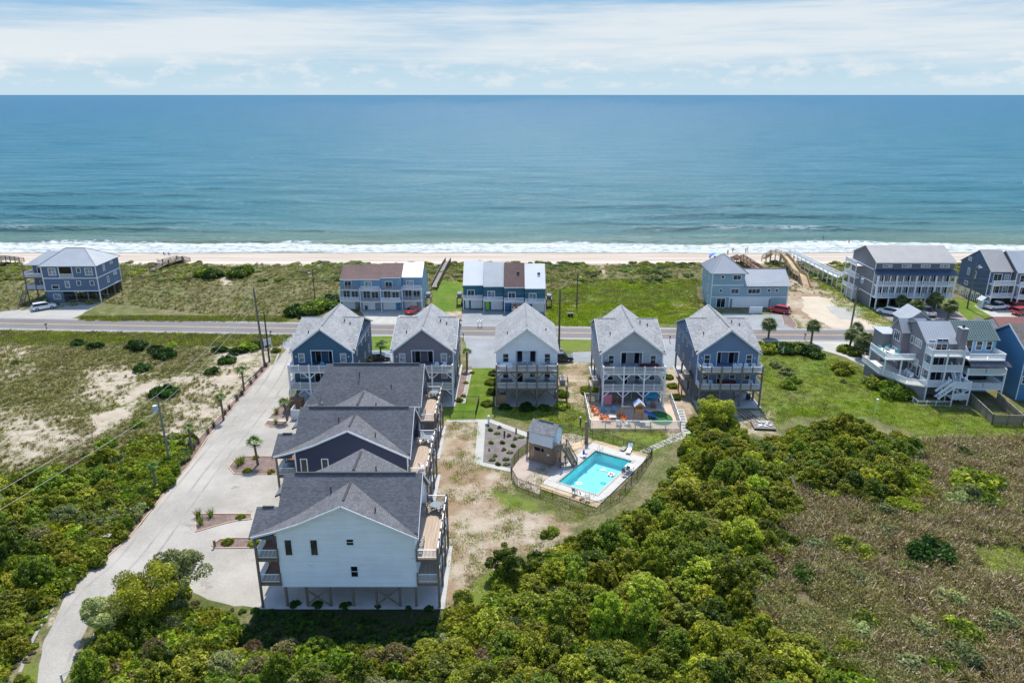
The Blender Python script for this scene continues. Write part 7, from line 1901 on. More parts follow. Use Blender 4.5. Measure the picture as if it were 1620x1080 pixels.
# ================================================================== PEOPLE AND THINGS ON THE BEACH
def beach_z(x, y): return float(terrain_z(np.array([float(x)]), np.array([float(y)]))[0])
SKIN = plain('skin', (.42, .24, .16), .6, .08); HAIR = plain('hair', (.05, .03, .02), .8)
def person_mesh(pose):
    W_ = 1 if pose != 'walk' else 1
    J = {'pelvis': (0, 0, .95), 'waist': (0, 0, 1.12), 'chest': (0, 0, 1.35), 'neck': (0, 0, 1.50), 'head': (0, -.02, 1.64), 'crown': (0, -.02, 1.74)}
    for s, n in ((-1, 'l'), (1, 'r')):
        st = {'stand': 0.0, 'walk': .22, 'wave': 0.05}[pose] * s
        J['hip' + n] = (s * .10, 0, .90); J['knee' + n] = (s * .11, -st * .8 - .02, .50); J['ankle' + n] = (s * .12, -st * 1.2 + .02, .08); J['toe' + n] = (s * .13, -st * 1.2 - .16, .03)
        J['sh' + n] = (s * .19, 0, 1.43)
        if pose == 'wave' and s > 0: J['el' + n] = (s * .34, -.03, 1.66); J['wr' + n] = (s * .30, -.06, 1.92); J['ha' + n] = (s * .30, -.06, 2.02)
        else: J['el' + n] = (s * .27, st * .5, 1.15); J['wr' + n] = (s * .28, st * .9 - .08, .92); J['ha' + n] = (s * .28, st * .9 - .11, .82)
    E_ = [('pelvis', 'waist'), ('waist', 'chest'), ('chest', 'neck'), ('neck', 'head'), ('head', 'crown')]
    for n in 'lr': E_ += [('pelvis', 'hip' + n), ('hip' + n, 'knee' + n), ('knee' + n, 'ankle' + n), ('ankle' + n, 'toe' + n), ('chest', 'sh' + n), ('sh' + n, 'el' + n), ('el' + n, 'wr' + n), ('wr' + n, 'ha' + n)]
    rad = dict(pelvis=.14, waist=.125, chest=.15, neck=.06, head=.105, crown=.07, hip=.10, knee=.065, ankle=.045, toe=.035, sh=.07, el=.045, wr=.035, ha=.04)
    names = list(J); me = bpy.data.meshes.new('person'); me.from_pydata([J[n] for n in names], [(names.index(a), names.index(b2)) for a, b2 in E_], [])
    o = bpy.data.objects.new('tmp', me); col.objects.link(o)
    md = o.modifiers.new('s', 'SKIN'); sv = me.skin_vertices[0].data
    for i, n in enumerate(names):
        k_ = n if n in rad else n[:-1]; sv[i].radius = (rad[k_],) * 2; sv[i].use_root = (n == 'pelvis')
    o.modifiers.new('d', 'SUBSURF').levels = 1
    dg = bpy.context.evaluated_depsgraph_get(); me2 = bpy.data.meshes.new_from_object(o.evaluated_get(dg)); bpy.data.objects.remove(o); me2.name = 'body'; me2.materials.clear(); me2.materials.append(SKIN); me2.shade_smooth(); return me2
PM = {p_: person_mesh(p_) for p_ in ('stand', 'walk', 'wave')}
def person(px, py, z, rz, pose, cname, cc, label, yy=None):
    q = at(px, py, z); zz = z if z < -1.2 else beach_z(*q); q = at(px, py, zz)
    r = thing('person', label, 'person', (q[0], q[1], zz), rz)
    b_ = put(PM[pose], 'body', r)
    MB().ell((0, .0, .93), (.165, .13, .13), 10, 6).build('swimwear', plain('swim_' + cname, cc, .7), b_); MB().ell((0, .01, 1.70), (.108, .118, .10), 10, 6).build('hair', HAIR, b_)
person(1151, 404, 0, .4, 'stand', 'red', (.5, .05, .05), 'person in red swimwear standing at the wet sand, left of the group')
person(1159, 400, -.8, 2.8, 'walk', 'dark', (.05, .05, .07), 'person in dark swimwear walking near the surf behind the parasol')
person(1179.5, 401, -.6, .2, 'wave', 'rose', (.5, .15, .12), 'person with a raised arm standing at the edge of the surf')
person(1182.5, 398.5, -.9, 1.2, 'stand', 'black', (.03, .03, .04), 'person in black beside the one with a raised arm')
person(1171, 412, 0, 1, 'stand', 'brown', (.2, .08, .05), 'person near the top of the beach behind the reddish walkway')
person(1265, 411, 0, -.5, 'walk', 'navy', (.05, .05, .15), 'person in navy standing alone right of the timber walkway')
person(1342.5, 386.5, -1.9, .3, 'stand', 'black', (.03, .03, .04), 'bather standing in the water above the condominium')
person(1302, 380.5, -1.9, .3, 'stand', 'black', (.03, .03, .04), 'bather standing farther out in the waves')
def canopy(px, py):
    q = at(px, py, .3); z0 = beach_z(*q); r = thing('beach_canopy', 'blue wind-blown beach canopy on the sand behind the hipped tower', 'beach canopy', (q[0], q[1], z0))
    mb = MB(); nu, nv = 14, 6
    for i in range(nu + 1):
        for j in range(nv + 1):
            a = math.pi * (i / nu); mb.v.append((-2.1 * math.cos(a), (j / nv - .5) * 2.6 * (1 - .15 * math.cos(a)), .75 + 1.55 * math.sin(a) ** .8 + .12 * math.sin(j * 1.3 + i)))
    for i in range(nu):
        for j in range(nv): b2 = i * (nv + 1) + j; mb.f.append((b2, b2 + 1, b2 + nv + 2, b2 + nv + 1))
    m, nt, b = _nt('canopy_cloth'); k = NB(nt); x = k.sep(k.pos())[0]; k._in(b.inputs['Base Color'], k.mix(k.map(k.math('ABSOLUTE', k.math('SUBTRACT', x, .5)), .3, 1.3), (.15, .58, .68, 1), (.02, .17, .60, 1)))
    mb.build('cloth', m, r, True); MB().tube([(-2.1, 0, 0), (-1.6, 0, 1.6), (0, 0, 2.3), (1.6, 0, 1.6), (2.1, 0, 0)], .03, 6).build('pole', WHITE, r)
canopy(1134, 410)
for i, (px, py) in enumerate(((1131, 408.5), (1138, 408.5), (1157.5, 409.5), (1162, 409), (260, 399), (267.5, 399), (251, 415))):
    q = at(px, py); z_ = beach_z(*q); use(('pchair', 'navy'), lambda: patio_chair_proto(plain('navy_canvas', (.02, .035, .09), .8), 'beach_chair'), (q[0], q[1], z_), .3 * i, ['left beach chair under the blue canopy', 'right beach chair under the blue canopy', 'left of two navy beach chairs right of the canopy', 'right of two navy beach chairs right of the canopy', 'left of two beach chairs near the surf on the far left', 'right of two beach chairs near the surf on the far left', 'single beach chair at the dune foot on the far left'][i])
PLA['pink'] = plain('towel_pink', (.5, .3, .4), .9)
for i, (px, py, l) in enumerate(((1272, 413, 'left of two beach bags right of the lone person'), (1275.5, 412, 'right of two beach bags right of the lone person'), (1183, 407, 'dark bag on the sand below the group at the surf'))):
    q = at(px, py); o = MB().ell((0, 0, .2), (.35, .25, .22), 10, 6).build('beach_bag', PLA['pink'] if i == 1 else PLA['grey'], None, True, (q[0], q[1], beach_z(*q))); tag(o, l, 'bag')
# ================================================================== VEGETATION
rng = np.random.RandomState(5)
def leaves_mesh(name, C, Rr, n_per, size, m, flat=.75, up=.25, seed=0, aspect=1.6, shell=.55, tint_up=.5):
    """leaf-sized four-sided faces scattered in the outer shell of a set of clumps"""
    g = np.random.RandomState(seed); C = np.array(C, float); Rr = np.array(Rr, float); nb = len(C)
    w = Rr ** 2; cnt = np.maximum(8, (n_per * nb * w / w.sum()).astype(int)); idb = np.repeat(np.arange(nb), cnt); N = len(idb)
    d = g.normal(size=(N, 3)); d /= np.linalg.norm(d, axis=1)[:, None]; d[:, 2] = np.abs(d[:, 2]) * np.where(g.rand(N) < .8, 1, -1)
    rr = shell + (1.12 - shell) * g.rand(N) ** .5
    p = C[idb] + d * (Rr[idb] * rr)[:, None] * np.array([1, 1, flat])
    keep_ = p[:, 2] > .05; p, d, idb = p[keep_], d[keep_], idb[keep_]; N = len(p)
    nr = d * .6 + g.normal(size=(N, 3)) * .55 + np.array([0, 0, up]); nr /= np.linalg.norm(nr, axis=1)[:, None]
    a = np.cross(nr, g.normal(size=(N, 3))); a /= np.linalg.norm(a, axis=1)[:, None]; b2 = np.cross(nr, a)
    s = size * (.6 + .8 * g.rand(N))[:, None]
    V = np.stack([p - a * s * aspect * .5, p + b2 * s * .5 + nr * s * .1, p + a * s * aspect * .5, p - b2 * s * .5 + nr * s * .1], 1).reshape(-1, 3)
    me = np_mesh(name, V, np.arange(4 * N).reshape(-1, 4), m)
    bt = g.rand(nb)
    h = (p[:, 2] - p[:, 2].min()) / max(1e-3, p[:, 2].max() - p[:, 2].min())
    t = np.clip(.55 * bt[idb] + .45 * g.rand(N), 0, 1)
    at_ = me.attributes.new('tint', 'FLOAT', 'POINT'); at_.data.foreach_set('value', np.repeat(t, 4).astype(np.float32))
    return me
def crown_blobs(seed, R_, H, n, rmin=.35, rmax=.75, base=.35):
    g = np.random.RandomState(seed); C, Rr = [], []
    for i in range(n):
        a = g.rand() * 2 * math.pi; q = math.sqrt(g.rand()) * R_ * .85; zt = base + (H - base) * (1 - (q / R_) ** 2 * .75) * (.72 + .3 * g.rand())
        r_ = (rmin + (rmax - rmin) * g.rand()) * R_ / 2.0
        C.append((q * math.cos(a), q * math.sin(a), max(r_ * .6, zt - r_))); Rr.append(r_)
        if g.rand() < .7: C.append((q * 1.1 * math.cos(a + .3), q * 1.1 * math.sin(a + .3), max(r_ * .5, (zt - r_) * .5))); Rr.append(r_ * 1.05)
    return C, Rr
L_OLIVE = leafmat('leaf_olive', (.07, .085, .008), (.35, .365, .022), (.58, .55, .06))
L_GREEN = leafmat('leaf_green', (.04, .075, .010), (.26, .33, .024), (.46, .50, .05))
L_GREY = leafmat('leaf_grey_green', (.09, .11, .04), (.32, .35, .13), (.50, .50, .24))
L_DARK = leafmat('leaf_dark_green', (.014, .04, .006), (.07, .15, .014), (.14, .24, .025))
L_BRIGHT = leafmat('leaf_bright', (.11, .16, .010), (.36, .43, .03), (.52, .57, .06))
L_DRY = leafmat('leaf_dry', (.12, .085, .04), (.34, .25, .13), (.50, .40, .24))
L_BROWN = leafmat('leaf_brown_green', (.10, .085, .03), (.30, .26, .10), (.46, .40, .2))
BARK = plain('bark', (.10, .08, .065), .9, .25, 3, .3)
def trunk_mesh(seed, H, r=.11):
    g = random.Random(seed); mb = MB()
    for i in range(5):
        a = g.uniform(0, 6.28); l = g.uniform(.5, .95)
        mb.tube([(0, 0, -.2), (.15 * math.cos(a), .15 * math.sin(a), H * .3), (l * math.cos(a), l * math.sin(a), H * .72)], [r, r * .7, r * .3], 6)
    return mb.mesh('trunk', BARK)
KIN = []
for i, (lm, nm) in enumerate([(L_OLIVE, 'yellow green'), (L_OLIVE, 'yellow green'), (L_GREEN, 'mid green'), (L_GREEN, 'mid green'), (L_GREY, 'grey green'), (L_DARK, 'dark green'), (L_OLIVE, 'yellow green'), (L_BRIGHT, 'bright green'), (L_BROWN, 'brownish green')]):
    C_, R_r = crown_blobs(40 + i, 2.0, 2.5 + .45 * (i % 4), 92, .11, .38, .3)
    KIN.append((nm, leaves_mesh('crown', C_, R_r, 50, .125 if lm is not L_GREY else .095, lm, 1.35, .35, 60 + i, 1.7, .2), trunk_mesh(i, 2.6)))
def poly_area_pts(poly, spacing, seed, jitter=.35):
    g = np.random.RandomState(seed); P = np.array(poly); x0, y0 = P.min(0); x1, y1 = P.max(0); out = []
    r_ = 0
    y = y0
    while y < y1:
        x = x0 + (spacing * .5 if r_ % 2 else 0)
        while x < x1: out.append((x + g.uniform(-jitter, jitter) * spacing, y + g.uniform(-jitter, jitter) * spacing)); x += spacing
        y += spacing * .87; r_ += 1
    out = np.array(out); d = seg_dist(out[:, 0], out[:, 1], poly); return out[d > .6], d[d > .6]
bushes = []
for reg, poly, sd_ in (('right', THICK_R, 1), ('left', THICK_L, 2)):
    pts, dd = poly_area_pts(poly, 2.75, sd_)
    for (x, y), d in zip(pts, dd):
        if y < 33 or abs(x) > y * .85 + 14: continue
        # the shaded gap right behind the near house stays low, its shade put into darker leaves
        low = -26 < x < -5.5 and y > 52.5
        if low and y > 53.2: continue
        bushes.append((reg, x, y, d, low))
bushes.sort(key=lambda b: b[2] ** 2 + b[1] ** 2)
print('bushes', len(bushes))
LM = [((16.5, 77), 'right of the pool fence'), ((9, 71), 'below the near corner of the pool'), ((3, 62), 'at the tip of the dirt yard'), ((-6, 55), 'behind the right posts of the nearest white house'), ((-14, 54), 'under the near wall of the nearest white house'), ((-24, 53), 'at the left porch of the nearest white house'),
    ((-33, 52), 'at the bend of the gravel track'), ((-38, 43), 'right of the gravel track'), ((-24, 44), 'in the bottom left thicket'), ((-12, 44), 'at the bottom edge, left of centre'), ((0, 45), 'at the bottom edge, centre'), ((11, 46), 'at the bottom edge, right of centre'), ((22, 47), 'at the bottom edge beside the marsh'),
    ((10, 58), 'in the middle of the right thicket'), ((21, 60), 'where the thicket meets the marsh'), ((27, 72), 'at the left edge of the brown reeds'), ((20, 70), 'in the broad thicket right of the pool'), ((27, 84), 'right of the stepping stone path'), ((31, 97), 'at the corner of the play yard'), ((40, 92), 'below the rubbish strewn platform'),
    ((47, 100), 'at the edge of the big lawn'), ((55, 92), 'at the right tip of the thicket'), ((49, 84), 'above the brown reeds'), ((-52, 78), 'left of the transformer pole'), ((-62, 70), 'under the overhead wires'), ((-50, 62), 'beside the drive border'), ((-72, 84), 'at the top edge of the left thicket'), ((-60, 56), 'in the middle of the left thicket'), ((-48, 50), 'left of the track bend'), ((-50, 42), 'in the lower left corner')]
def where_(reg, x, y): return min(LM, key=lambda l: (l[0][0] - x) ** 2 + (l[0][1] - y) ** 2 * 1.3)[1]
rest = []; nmade = 0
for i, (reg, x, y, d, low) in enumerate(bushes):
    nz = float(fbm(x, y, 14, 3)); n2 = float(fbm(x + 300, y, 5, 2)); g = random.Random(i)
    k_ = (0, 1, 6, 0, 2)[int(n2 * 40) % 5] if nz > .40 else (2, 3, 1, 6, 4, 8, 0)[int(n2 * 40) % 7]
    if nz > .66 and g.random() < .3: k_ = 7
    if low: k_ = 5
    s = (.62 + .50 * nz + g.uniform(-.2, .24)) * min(1, .55 + d * .16) * (.42 if low else 1)
    zs = s * g.uniform(.68, 1.12); z0 = beach_z(x, y) - .1
    if nmade < 292 and not (low and n2 < .0):
        lab = '%s %s shrub %s' % ('large' if s > 1.0 else 'small' if s < .78 else 'medium', KIN[k_][0], where_(reg, x, y))
        r = thing('thicket_shrub', lab, 'shrub', (x, y, z0), g.uniform(0, 6.28), lab.replace(' shrub ', ' shrubs '))
        r.scale = (s * g.uniform(.8, 1.2), s * g.uniform(.8, 1.2), zs)
        put(KIN[k_][1], 'crown', r); put(KIN[k_][2], 'trunk', r); nmade += 1
    else: rest.append((x, y, z0, s, zs, k_, g.uniform(0, 6.28)))
# ---- instanced scatter (stuff)
def scatter(name, pts, scl, rot, protos, pick_, label=None):
    pts = np.asarray(pts, np.float32); me = bpy.data.meshes.new(name); me.vertices.add(len(pts)); me.vertices.foreach_set('co', pts.ravel())
    for nm, ty, arr in (('scl', 'FLOAT_VECTOR', np.asarray(scl, np.float32)), ('rot', 'FLOAT', np.asarray(rot, np.float32)), ('pick', 'INT', np.asarray(pick_, np.int32))):
        a = me.attributes.new(nm, ty, 'POINT'); a.data.foreach_set('vector' if ty == 'FLOAT_VECTOR' else 'value', arr.ravel())
    o = put(me, name, None); o['kind'] = 'stuff'
    if label: o['label'] = label
    ng = bpy.data.node_groups.new(name, 'GeometryNodeTree'); ng.interface.new_socket('Geometry', in_out='INPUT', socket_type='NodeSocketGeometry'); ng.interface.new_socket('Geometry', in_out='OUTPUT', socket_type='NodeSocketGeometry')
    N = ng.nodes; L = ng.links; gi = N.new('NodeGroupInput'); go = N.new('NodeGroupOutput')
    jn = N.new('GeometryNodeJoinGeometry'); refs = []
    for me_ in protos:
        po = bpy.data.objects.new('proto', me_); oi = N.new('GeometryNodeObjectInfo'); oi.inputs['Object'].default_value = po; oi.inputs['As Instance'].default_value = True; refs.append(oi)
    for oi in reversed(refs): L.new(oi.outputs['Geometry'], jn.inputs[0])
    ip = N.new('GeometryNodeInstanceOnPoints'); ip.inputs['Pick Instance'].default_value = True
    def attr(nm, ty): n = N.new('GeometryNodeInputNamedAttribute'); n.data_type = ty; n.inputs['Name'].default_value = nm; return n.outputs['Attribute']
    cx = N.new('ShaderNodeCombineXYZ'); L.new(attr('rot', 'FLOAT'), cx.inputs[2])
    L.new(gi.outputs[0], ip.inputs['Points']); L.new(jn.outputs[0], ip.inputs['Instance']); L.new(attr('pick', 'INT'), ip.inputs['Instance Index']); L.new(cx.outputs[0], ip.inputs['Rotation']); L.new(attr('scl', 'FLOAT_VECTOR'), ip.inputs['Scale'])
    L.new(ip.outputs[0], go.inputs[0]); md = o.modifiers.new('scatter', 'NODES'); md.node_group = ng
    return o
if rest:
    rs = np.array(rest, float)
    scatter('thicket', rs[:, :3], np.stack([rs[:, 3], rs[:, 3], rs[:, 4]], 1), rs[:, 6], [k[1] for k in KIN], rs[:, 5].astype(int), 'farther shrubs of the thicket')
# undergrowth clumps between shrubs, around the thicket and along the track
def clump(seed, m, R_=.6, H=.6, n=110, size=.11):
    C_, R_r = crown_blobs(seed, R_, H, 7, .7, 1.2, .1); return leaves_mesh('clump', C_, R_r, n, size, m, .8, .3, seed)
UG = [clump(1, L_OLIVE), clump(2, L_GREEN), clump(3, L_GREY, .6, .6), clump(4, L_BRIGHT), clump(5, L_DRY, .5, .5), clump(6, L_DARK)]
def tuft(seed, m, n=26, H=.6, spread=.35, w=.035):
    g = np.random.RandomState(seed); V = []; t = []
    for i in range(n):
        a = g.rand() * 6.28; q = g.rand() * spread * .6; l = H * (.6 + .6 * g.rand()); dx, dy = math.cos(a), math.sin(a); lean = spread * (.3 + g.rand())
        b_ = np.array([q * dx, q * dy, 0]); m_ = b_ + np.array([lean * .45 * dx, lean * .45 * dy, l * .65]); e = b_ + np.array([lean * dx, lean * dy, l])
        s = np.array([-dy, dx, 0]) * w
        V += [b_ - s, b_ + s, m_ + s * .9, m_ - s * .9, m_ - s * .9, m_ + s * .9, e + s * .25, e - s * .25]; t += [g.rand()] * 8
    me = np_mesh('tuft', np.array(V), np.arange(len(V)).reshape(-1, 4), m)
    a = me.attributes.new('tint', 'FLOAT', 'POINT'); a.data.foreach_set('value', np.array(t, np.float32)); return me
REED = leafmat('reed_blade', (.17, .11, .06), (.46, .35, .21), (.75, .62, .44), .25)
REED_G = leafmat('reed_green', (.14, .135, .04), (.40, .35, .13), (.50, .46, .22), .25)
DUNE_G = leafmat('dune_grass_blade', (.12, .11, .035), (.36, .31, .14), (.50, .42, .24), .25)
TU = [tuft(1, REED, 30, .95, .6, .03), tuft(2, REED, 28, .7, .6, .035), tuft(3, REED_G, 28, .8, .55, .03), tuft(4, DUNE_G, 22, .22, .26, .024), tuft(5, DUNE_G, 18, .16, .22, .026), tuft(6, REED_G, 22, .34, .3, .026), tuft(7, L_BRIGHT, 22, .3, .3, .03)]
def speck(seed, m, n=46, R_=.5, z0=.2, z1=.9, size=.075):
    g = np.random.RandomState(seed); p = np.stack([g.normal(size=n) * R_ * .55, g.normal(size=n) * R_ * .55, z0 + (z1 - z0) * g.rand(n)], 1)
    a = g.normal(size=(n, 3)) * [.5, .5, 1]; a /= np.linalg.norm(a, axis=1)[:, None]; b2 = np.cross(a, g.normal(size=(n, 3))); b2 /= np.linalg.norm(b2, axis=1)[:, None]; s = size * (.6 + .9 * g.rand(n))[:, None]
    me = np_mesh('speck', np.stack([p - a * s * 1.6, p + b2 * s * .5, p + a * s * 1.6, p - b2 * s * .5], 1).reshape(-1, 3), np.arange(4 * n).reshape(-1, 4), m)
    at_ = me.attributes.new('tint', 'FLOAT', 'POINT'); at_.data.foreach_set('value', np.repeat(g.rand(n), 4).astype(np.float32)); return me
MR = [speck(1, REED), speck(2, REED, 40, .45, .1, .7), speck(3, REED_G, 50, .5, .1, .8), speck(4, REED_G, 40, .5, .05, .5), TU[0], TU[2], UG[2], UG[0], speck(5, L_GREY, 60, .5, .1, .7), speck(6, DUNE_G, 50, .5, .1, .6)]
def rand_in(poly, n, seed):
    g = np.random.RandomState(seed); P = np.array(poly); x0, y0 = P.min(0); x1, y1 = P.max(0)
    q = np.stack([x0 + (x1 - x0) * g.rand(n), y0 + (y1 - y0) * g.rand(n)], 1); d = seg_dist(q[:, 0], q[:, 1], poly)
    inview = (np.abs(q[:, 0]) < q[:, 1] * .88 + 14) & (q[:, 1] > 30)
    return q[(d > 0) & inview], d[(d > 0) & inview]
def zs_(q): return terrain_z(q[:, 0].copy(), q[:, 1].copy())
def zonew(q, ch):
    i = np.clip(np.round(q[:, 0] + 260).astype(int) + 5, 0, W.shape[1] - 1); j = np.clip(np.round(q[:, 1] - 20).astype(int) + 5, 0, W.shape[0] - 1); return W[j, i, ch] * 2
grow = lambda poly, d: [(x, y) for x, y in poly]
# undergrowth
A_, _ = rand_in(THICK_R, 5200, 3); B_, _ = rand_in(THICK_L, 3600, 4)
edge_l = atl([(60, 1180), (64, 1050), (88, 975), (130, 906), (168, 882), (192, 845), (247, 777), (287, 728), (300, 700), (215, 700), (150, 870), (60, 950), (-200, 1180)])
C2_, _ = rand_in(edge_l, 2600, 6)
edge_b = atl([(90, 1200), (110, 1070), (150, 985), (200, 940), (300, 935), (395, 965), (710, 985), (740, 960), (790, 985), (600, 1050), (300, 1040), (200, 1200)])
D_, _ = rand_in(edge_b, 1500, 7)
DRV = atl(drive_l + drive_r)
q = np.concatenate([A_, B_, C2_, D_]); dr = seg_dist(q[:, 0], q[:, 1], DRV); q, dr = q[dr < -.7], dr[dr < -.7]; g = np.random.RandomState(8)
fn = fbm(q[:, 0], q[:, 1], 6, 3); pk = np.where(fn > .52, g.choice([0, 3, 0, 1], len(q)), g.choice([1, 2, 1, 4, 0, 0], len(q)))
sc = 1.0 + 1.3 * g.rand(len(q)); ver = (dr > -3.2) & (q[:, 1] < 60); pk = np.where(ver, g.choice([3, 3, 4], len(q)), pk); sc = np.where(ver, .45, sc); sh = (q[:, 1] > 51.6) & (q[:, 0] > -26) & (q[:, 0] < -5.5); sc = np.where(sh, .5, sc); pk = np.where(sh, 5, pk); scatter('undergrowth', np.column_stack([q, zs_(q)]), np.column_stack([sc, sc, sc * (.8 + .6 * g.rand(len(q)))]), g.rand(len(q)) * 6.28, UG, pk, 'low leafy undergrowth round the thickets')  # dark leaves picked before the near house to paint its shade
# marsh
marsh = atl([(1180, 1250), (1130, 1000), (1175, 900), (1235, 850), (1240, 780), (1270, 765), (1330, 775), (1400, 770), (1440, 720), (1460, 697), (1580, 692), (1900, 705), (2300, 1250)])
q, dq = rand_in(marsh, 68000, 9); g = np.random.RandomState(10)
lw = zonew(q, 1); fn = fbm(q[:, 0], q[:, 1], 7, 4); f2 = fbm(q[:, 0] + 90, q[:, 1] + 20, 2.2, 2)
keep_ = (lw + (fbm(q[:, 0], q[:, 1], 2.5, 3) - .5) * .9 < .72) & (f2 > .30 - .1 * g.rand(len(q))) & (dq > 3.5 * g.rand(len(q)) * fbm(q[:, 0] + 11, q[:, 1], 5, 2)); q, fn, lw, f2 = q[keep_], fn[keep_], lw[keep_], f2[keep_]
front = np.clip((62 - q[:, 1]) / 20, 0, 1) * .22; f4 = fbm(q[:, 0] + 7, q[:, 1] + 55, 11, 4); n_ = len(q)
pk = g.choice([0, 1, 0, 1, 4, 9, 2, 8], n_); gg = fn + front + .22 * (g.rand(n_) - .5); pk = np.where(gg > .57, g.choice([2, 3, 9, 5, 1], n_), pk); pk = np.where(gg > .74, g.choice([2, 3, 8, 3], n_), pk)
pk = np.where((f4 > .57) & (g.rand(n_) < .45), g.choice([6, 8, 8, 7, 2], n_), pk)
sc = (.75 + .6 * g.rand(n_)) * (.7 + .6 * f2); scatter('marsh_reeds', np.column_stack([q, zs_(q)]), np.column_stack([sc, sc, sc * .85]), g.rand(n_) * 6.28, MR, pk, 'brown and green reeds of the marsh')
q, _ = rand_in(atl([(1525, 862), (1600, 857), (1640, 872), (1700, 900), (1650, 922), (1560, 913)]), 1500, 19); g = np.random.RandomState(19); sc = .8 + .5 * g.rand(len(q)); scatter('marsh_grass', np.column_stack([q, zs_(q)]), np.column_stack([sc, sc, sc * .6]), g.rand(len(q)) * 6.28, TU, g.choice([6, 6, 5], len(q)), 'bright green grass in the marsh opening')
# dune grass in the left field and over the dunes
field = [(-200, 50), (-200, 139), (-62, 136), (-47.5, 124), (-45.5, 84), (-50, 70), (-70, 60), (-100, 50)]
q1, _ = rand_in(field, 95000, 11); k1 = (.3 * fbm(q1[:, 0], q1[:, 1], 4.5, 3) + .3 * fbm(q1[:, 0] + 40, q1[:, 1], 14, 3) + .4 * np.random.RandomState(3).rand(len(q1)) > .41 + .26 * zonew(q1, 0)) & (np.random.RandomState(6).rand(len(q1)) * 9 > q1[:, 1] - 132); q1 = q1[k1]
dunes = [(-260, 157), (-120, 158), (-96, 166), (-52, 152), (-42, 166), (-22, 170), (8, 168), (45, 168), (68, 170), (83, 176), (260, 170), (260, 207), (-260, 207)]
q2, _ = rand_in(dunes, 46000, 12); q2 = q2[(.6 * fbm(q2[:, 0], q2[:, 1], 6, 3) + .4 * np.random.RandomState(4).rand(len(q2)) > .42 + .2 * zonew(q2, 0)) & (zonew(q2, 1) < .7)]
q = np.concatenate([q1, q2]); g = np.random.RandomState(13); sc = .7 + .9 * g.rand(len(q)); sc[len(q1):] *= 1.25
pk = g.choice([3, 3, 4, 5], len(q)); fl = fbm(q[:, 0], q[:, 1], 18, 3); pk = np.where((fl > .55) & (g.rand(len(q)) < .6), 5, pk)
scatter('dune_grass', np.column_stack([q, zs_(q)]), np.column_stack([sc, sc, sc]), g.rand(len(q)) * 6.28, TU[:3] + [TU[3], TU[4], TU[5], speck(11, DUNE_G, 26, .4, .03, .2, .06), speck(12, REED_G, 26, .4, .03, .2, .06)], np.where(g.rand(len(q)) < .55, g.choice([6, 7], len(q)), pk), 'dry grass of the field and the dunes')
# rough grass in the meadows
mead = [atl([(866, 462), (950, 445), (1112, 445), (1112, 512), (866, 516)]), atl([(1205, 560), (1300, 556), (1400, 600), (1440, 632), (1540, 650), (1640, 655), (1640, 694), (1460, 694), (1380, 660), (1260, 660), (1205, 690)]), atl([(772, 640), (935, 640), (935, 684), (1085, 684), (1010, 735), (1000, 780), (905, 830), (820, 770), (900, 700), (835, 672)]), atl([(1290, 430), (1330, 432), (1375, 480), (1420, 518), (1390, 518), (1300, 470)]), atl([(0, 523), (460, 530), (440, 548), (0, 545)]), atl([(130, 500), (455, 500), (455, 509), (130, 507)])]
qq = []
for i, mp in enumerate(mead): a_, _ = rand_in(mp, (9000, 9000, 4500, 1500, 5000, 2500)[i], 50 + i); qq.append(a_)
q = np.concatenate(qq); q = q[(pool_local(q[:, 0], q[:, 1])[0] ** 2 / 30 + pool_local(q[:, 0], q[:, 1])[1] ** 2 / 70 > 1) & (.5 * fbm(q[:, 0], q[:, 1], 5, 3) + .5 * np.random.RandomState(51).rand(len(q)) > .42)]
g = np.random.RandomState(52); fm = fbm(q[:, 0] + 5, q[:, 1], 9, 3); sc = .8 + .8 * g.rand(len(q)); far_ = q[:, 1] > 135; sc *= np.where(far_, 1.3, .9)
scatter('meadow_grass', np.column_stack([q, zs_(q)]), np.column_stack([sc, sc, sc]), g.rand(len(q)) * 6.28, [speck(21, L_BRIGHT, 30, .55, .01, .10, .05), speck(22, L_GREEN, 30, .55, .01, .12, .05), speck(23, DUNE_G, 30, .55, .01, .10, .05)], np.where((q[:, 0] < -20) & (q[:, 1] > 130), g.choice([2, 2, 2, 0], len(q)), np.where(fm > .52, g.choice([0, 0, 1], len(q)), g.choice([0, 1, 2, 2], len(q)))), 'rough grass in the lawns and meadows')
# low dune scrub in front of the beach
q, _ = rand_in([(-260, 184), (-100, 186), (0, 186), (40, 184), (70, 190), (83, 184), (110, 186), (260, 184), (260, 208), (-260, 208)], 3400, 14)
q = q[(fbm(q[:, 0], q[:, 1], 9, 3) > .42)]; g = np.random.RandomState(15); sc = .9 + 1.2 * g.rand(len(q)); pk = np.where(q[:, 0] > 5, g.choice([1, 0, 5, 2, 1], len(q)), g.choice([2, 2, 1, 4, 0], len(q)))
scatter('dune_scrub', np.column_stack([q, zs_(q) - .05]), np.column_stack([sc, sc, sc * .7]), g.rand(len(q)) * 6.28, UG, pk, 'low scrub along the dune ridge')
# sparse weeds on the dirt yard and lawns' edges
q, _ = rand_in(atl([(700, 668), (757, 668), (757, 742), (812, 752), (815, 790), (905, 832), (905, 850), (860, 880), (800, 885), (770, 930), (705, 980), (700, 800)]), 2600, 16)
q = q[fbm(q[:, 0], q[:, 1], 3, 3) > .50]; g = np.random.RandomState(17); sc = .5 + .8 * g.rand(len(q)); scatter('yard_weeds', np.column_stack([q, zs_(q)]), np.column_stack([sc, sc, sc]), g.rand(len(q)) * 6.28, [speck(13, DUNE_G, 30, .6, .02, .12, .05), speck(14, L_BRIGHT, 30, .6, .02, .12, .05)], g.choice([0, 1, 0], len(q)), 'sparse weeds in the dirt yard')

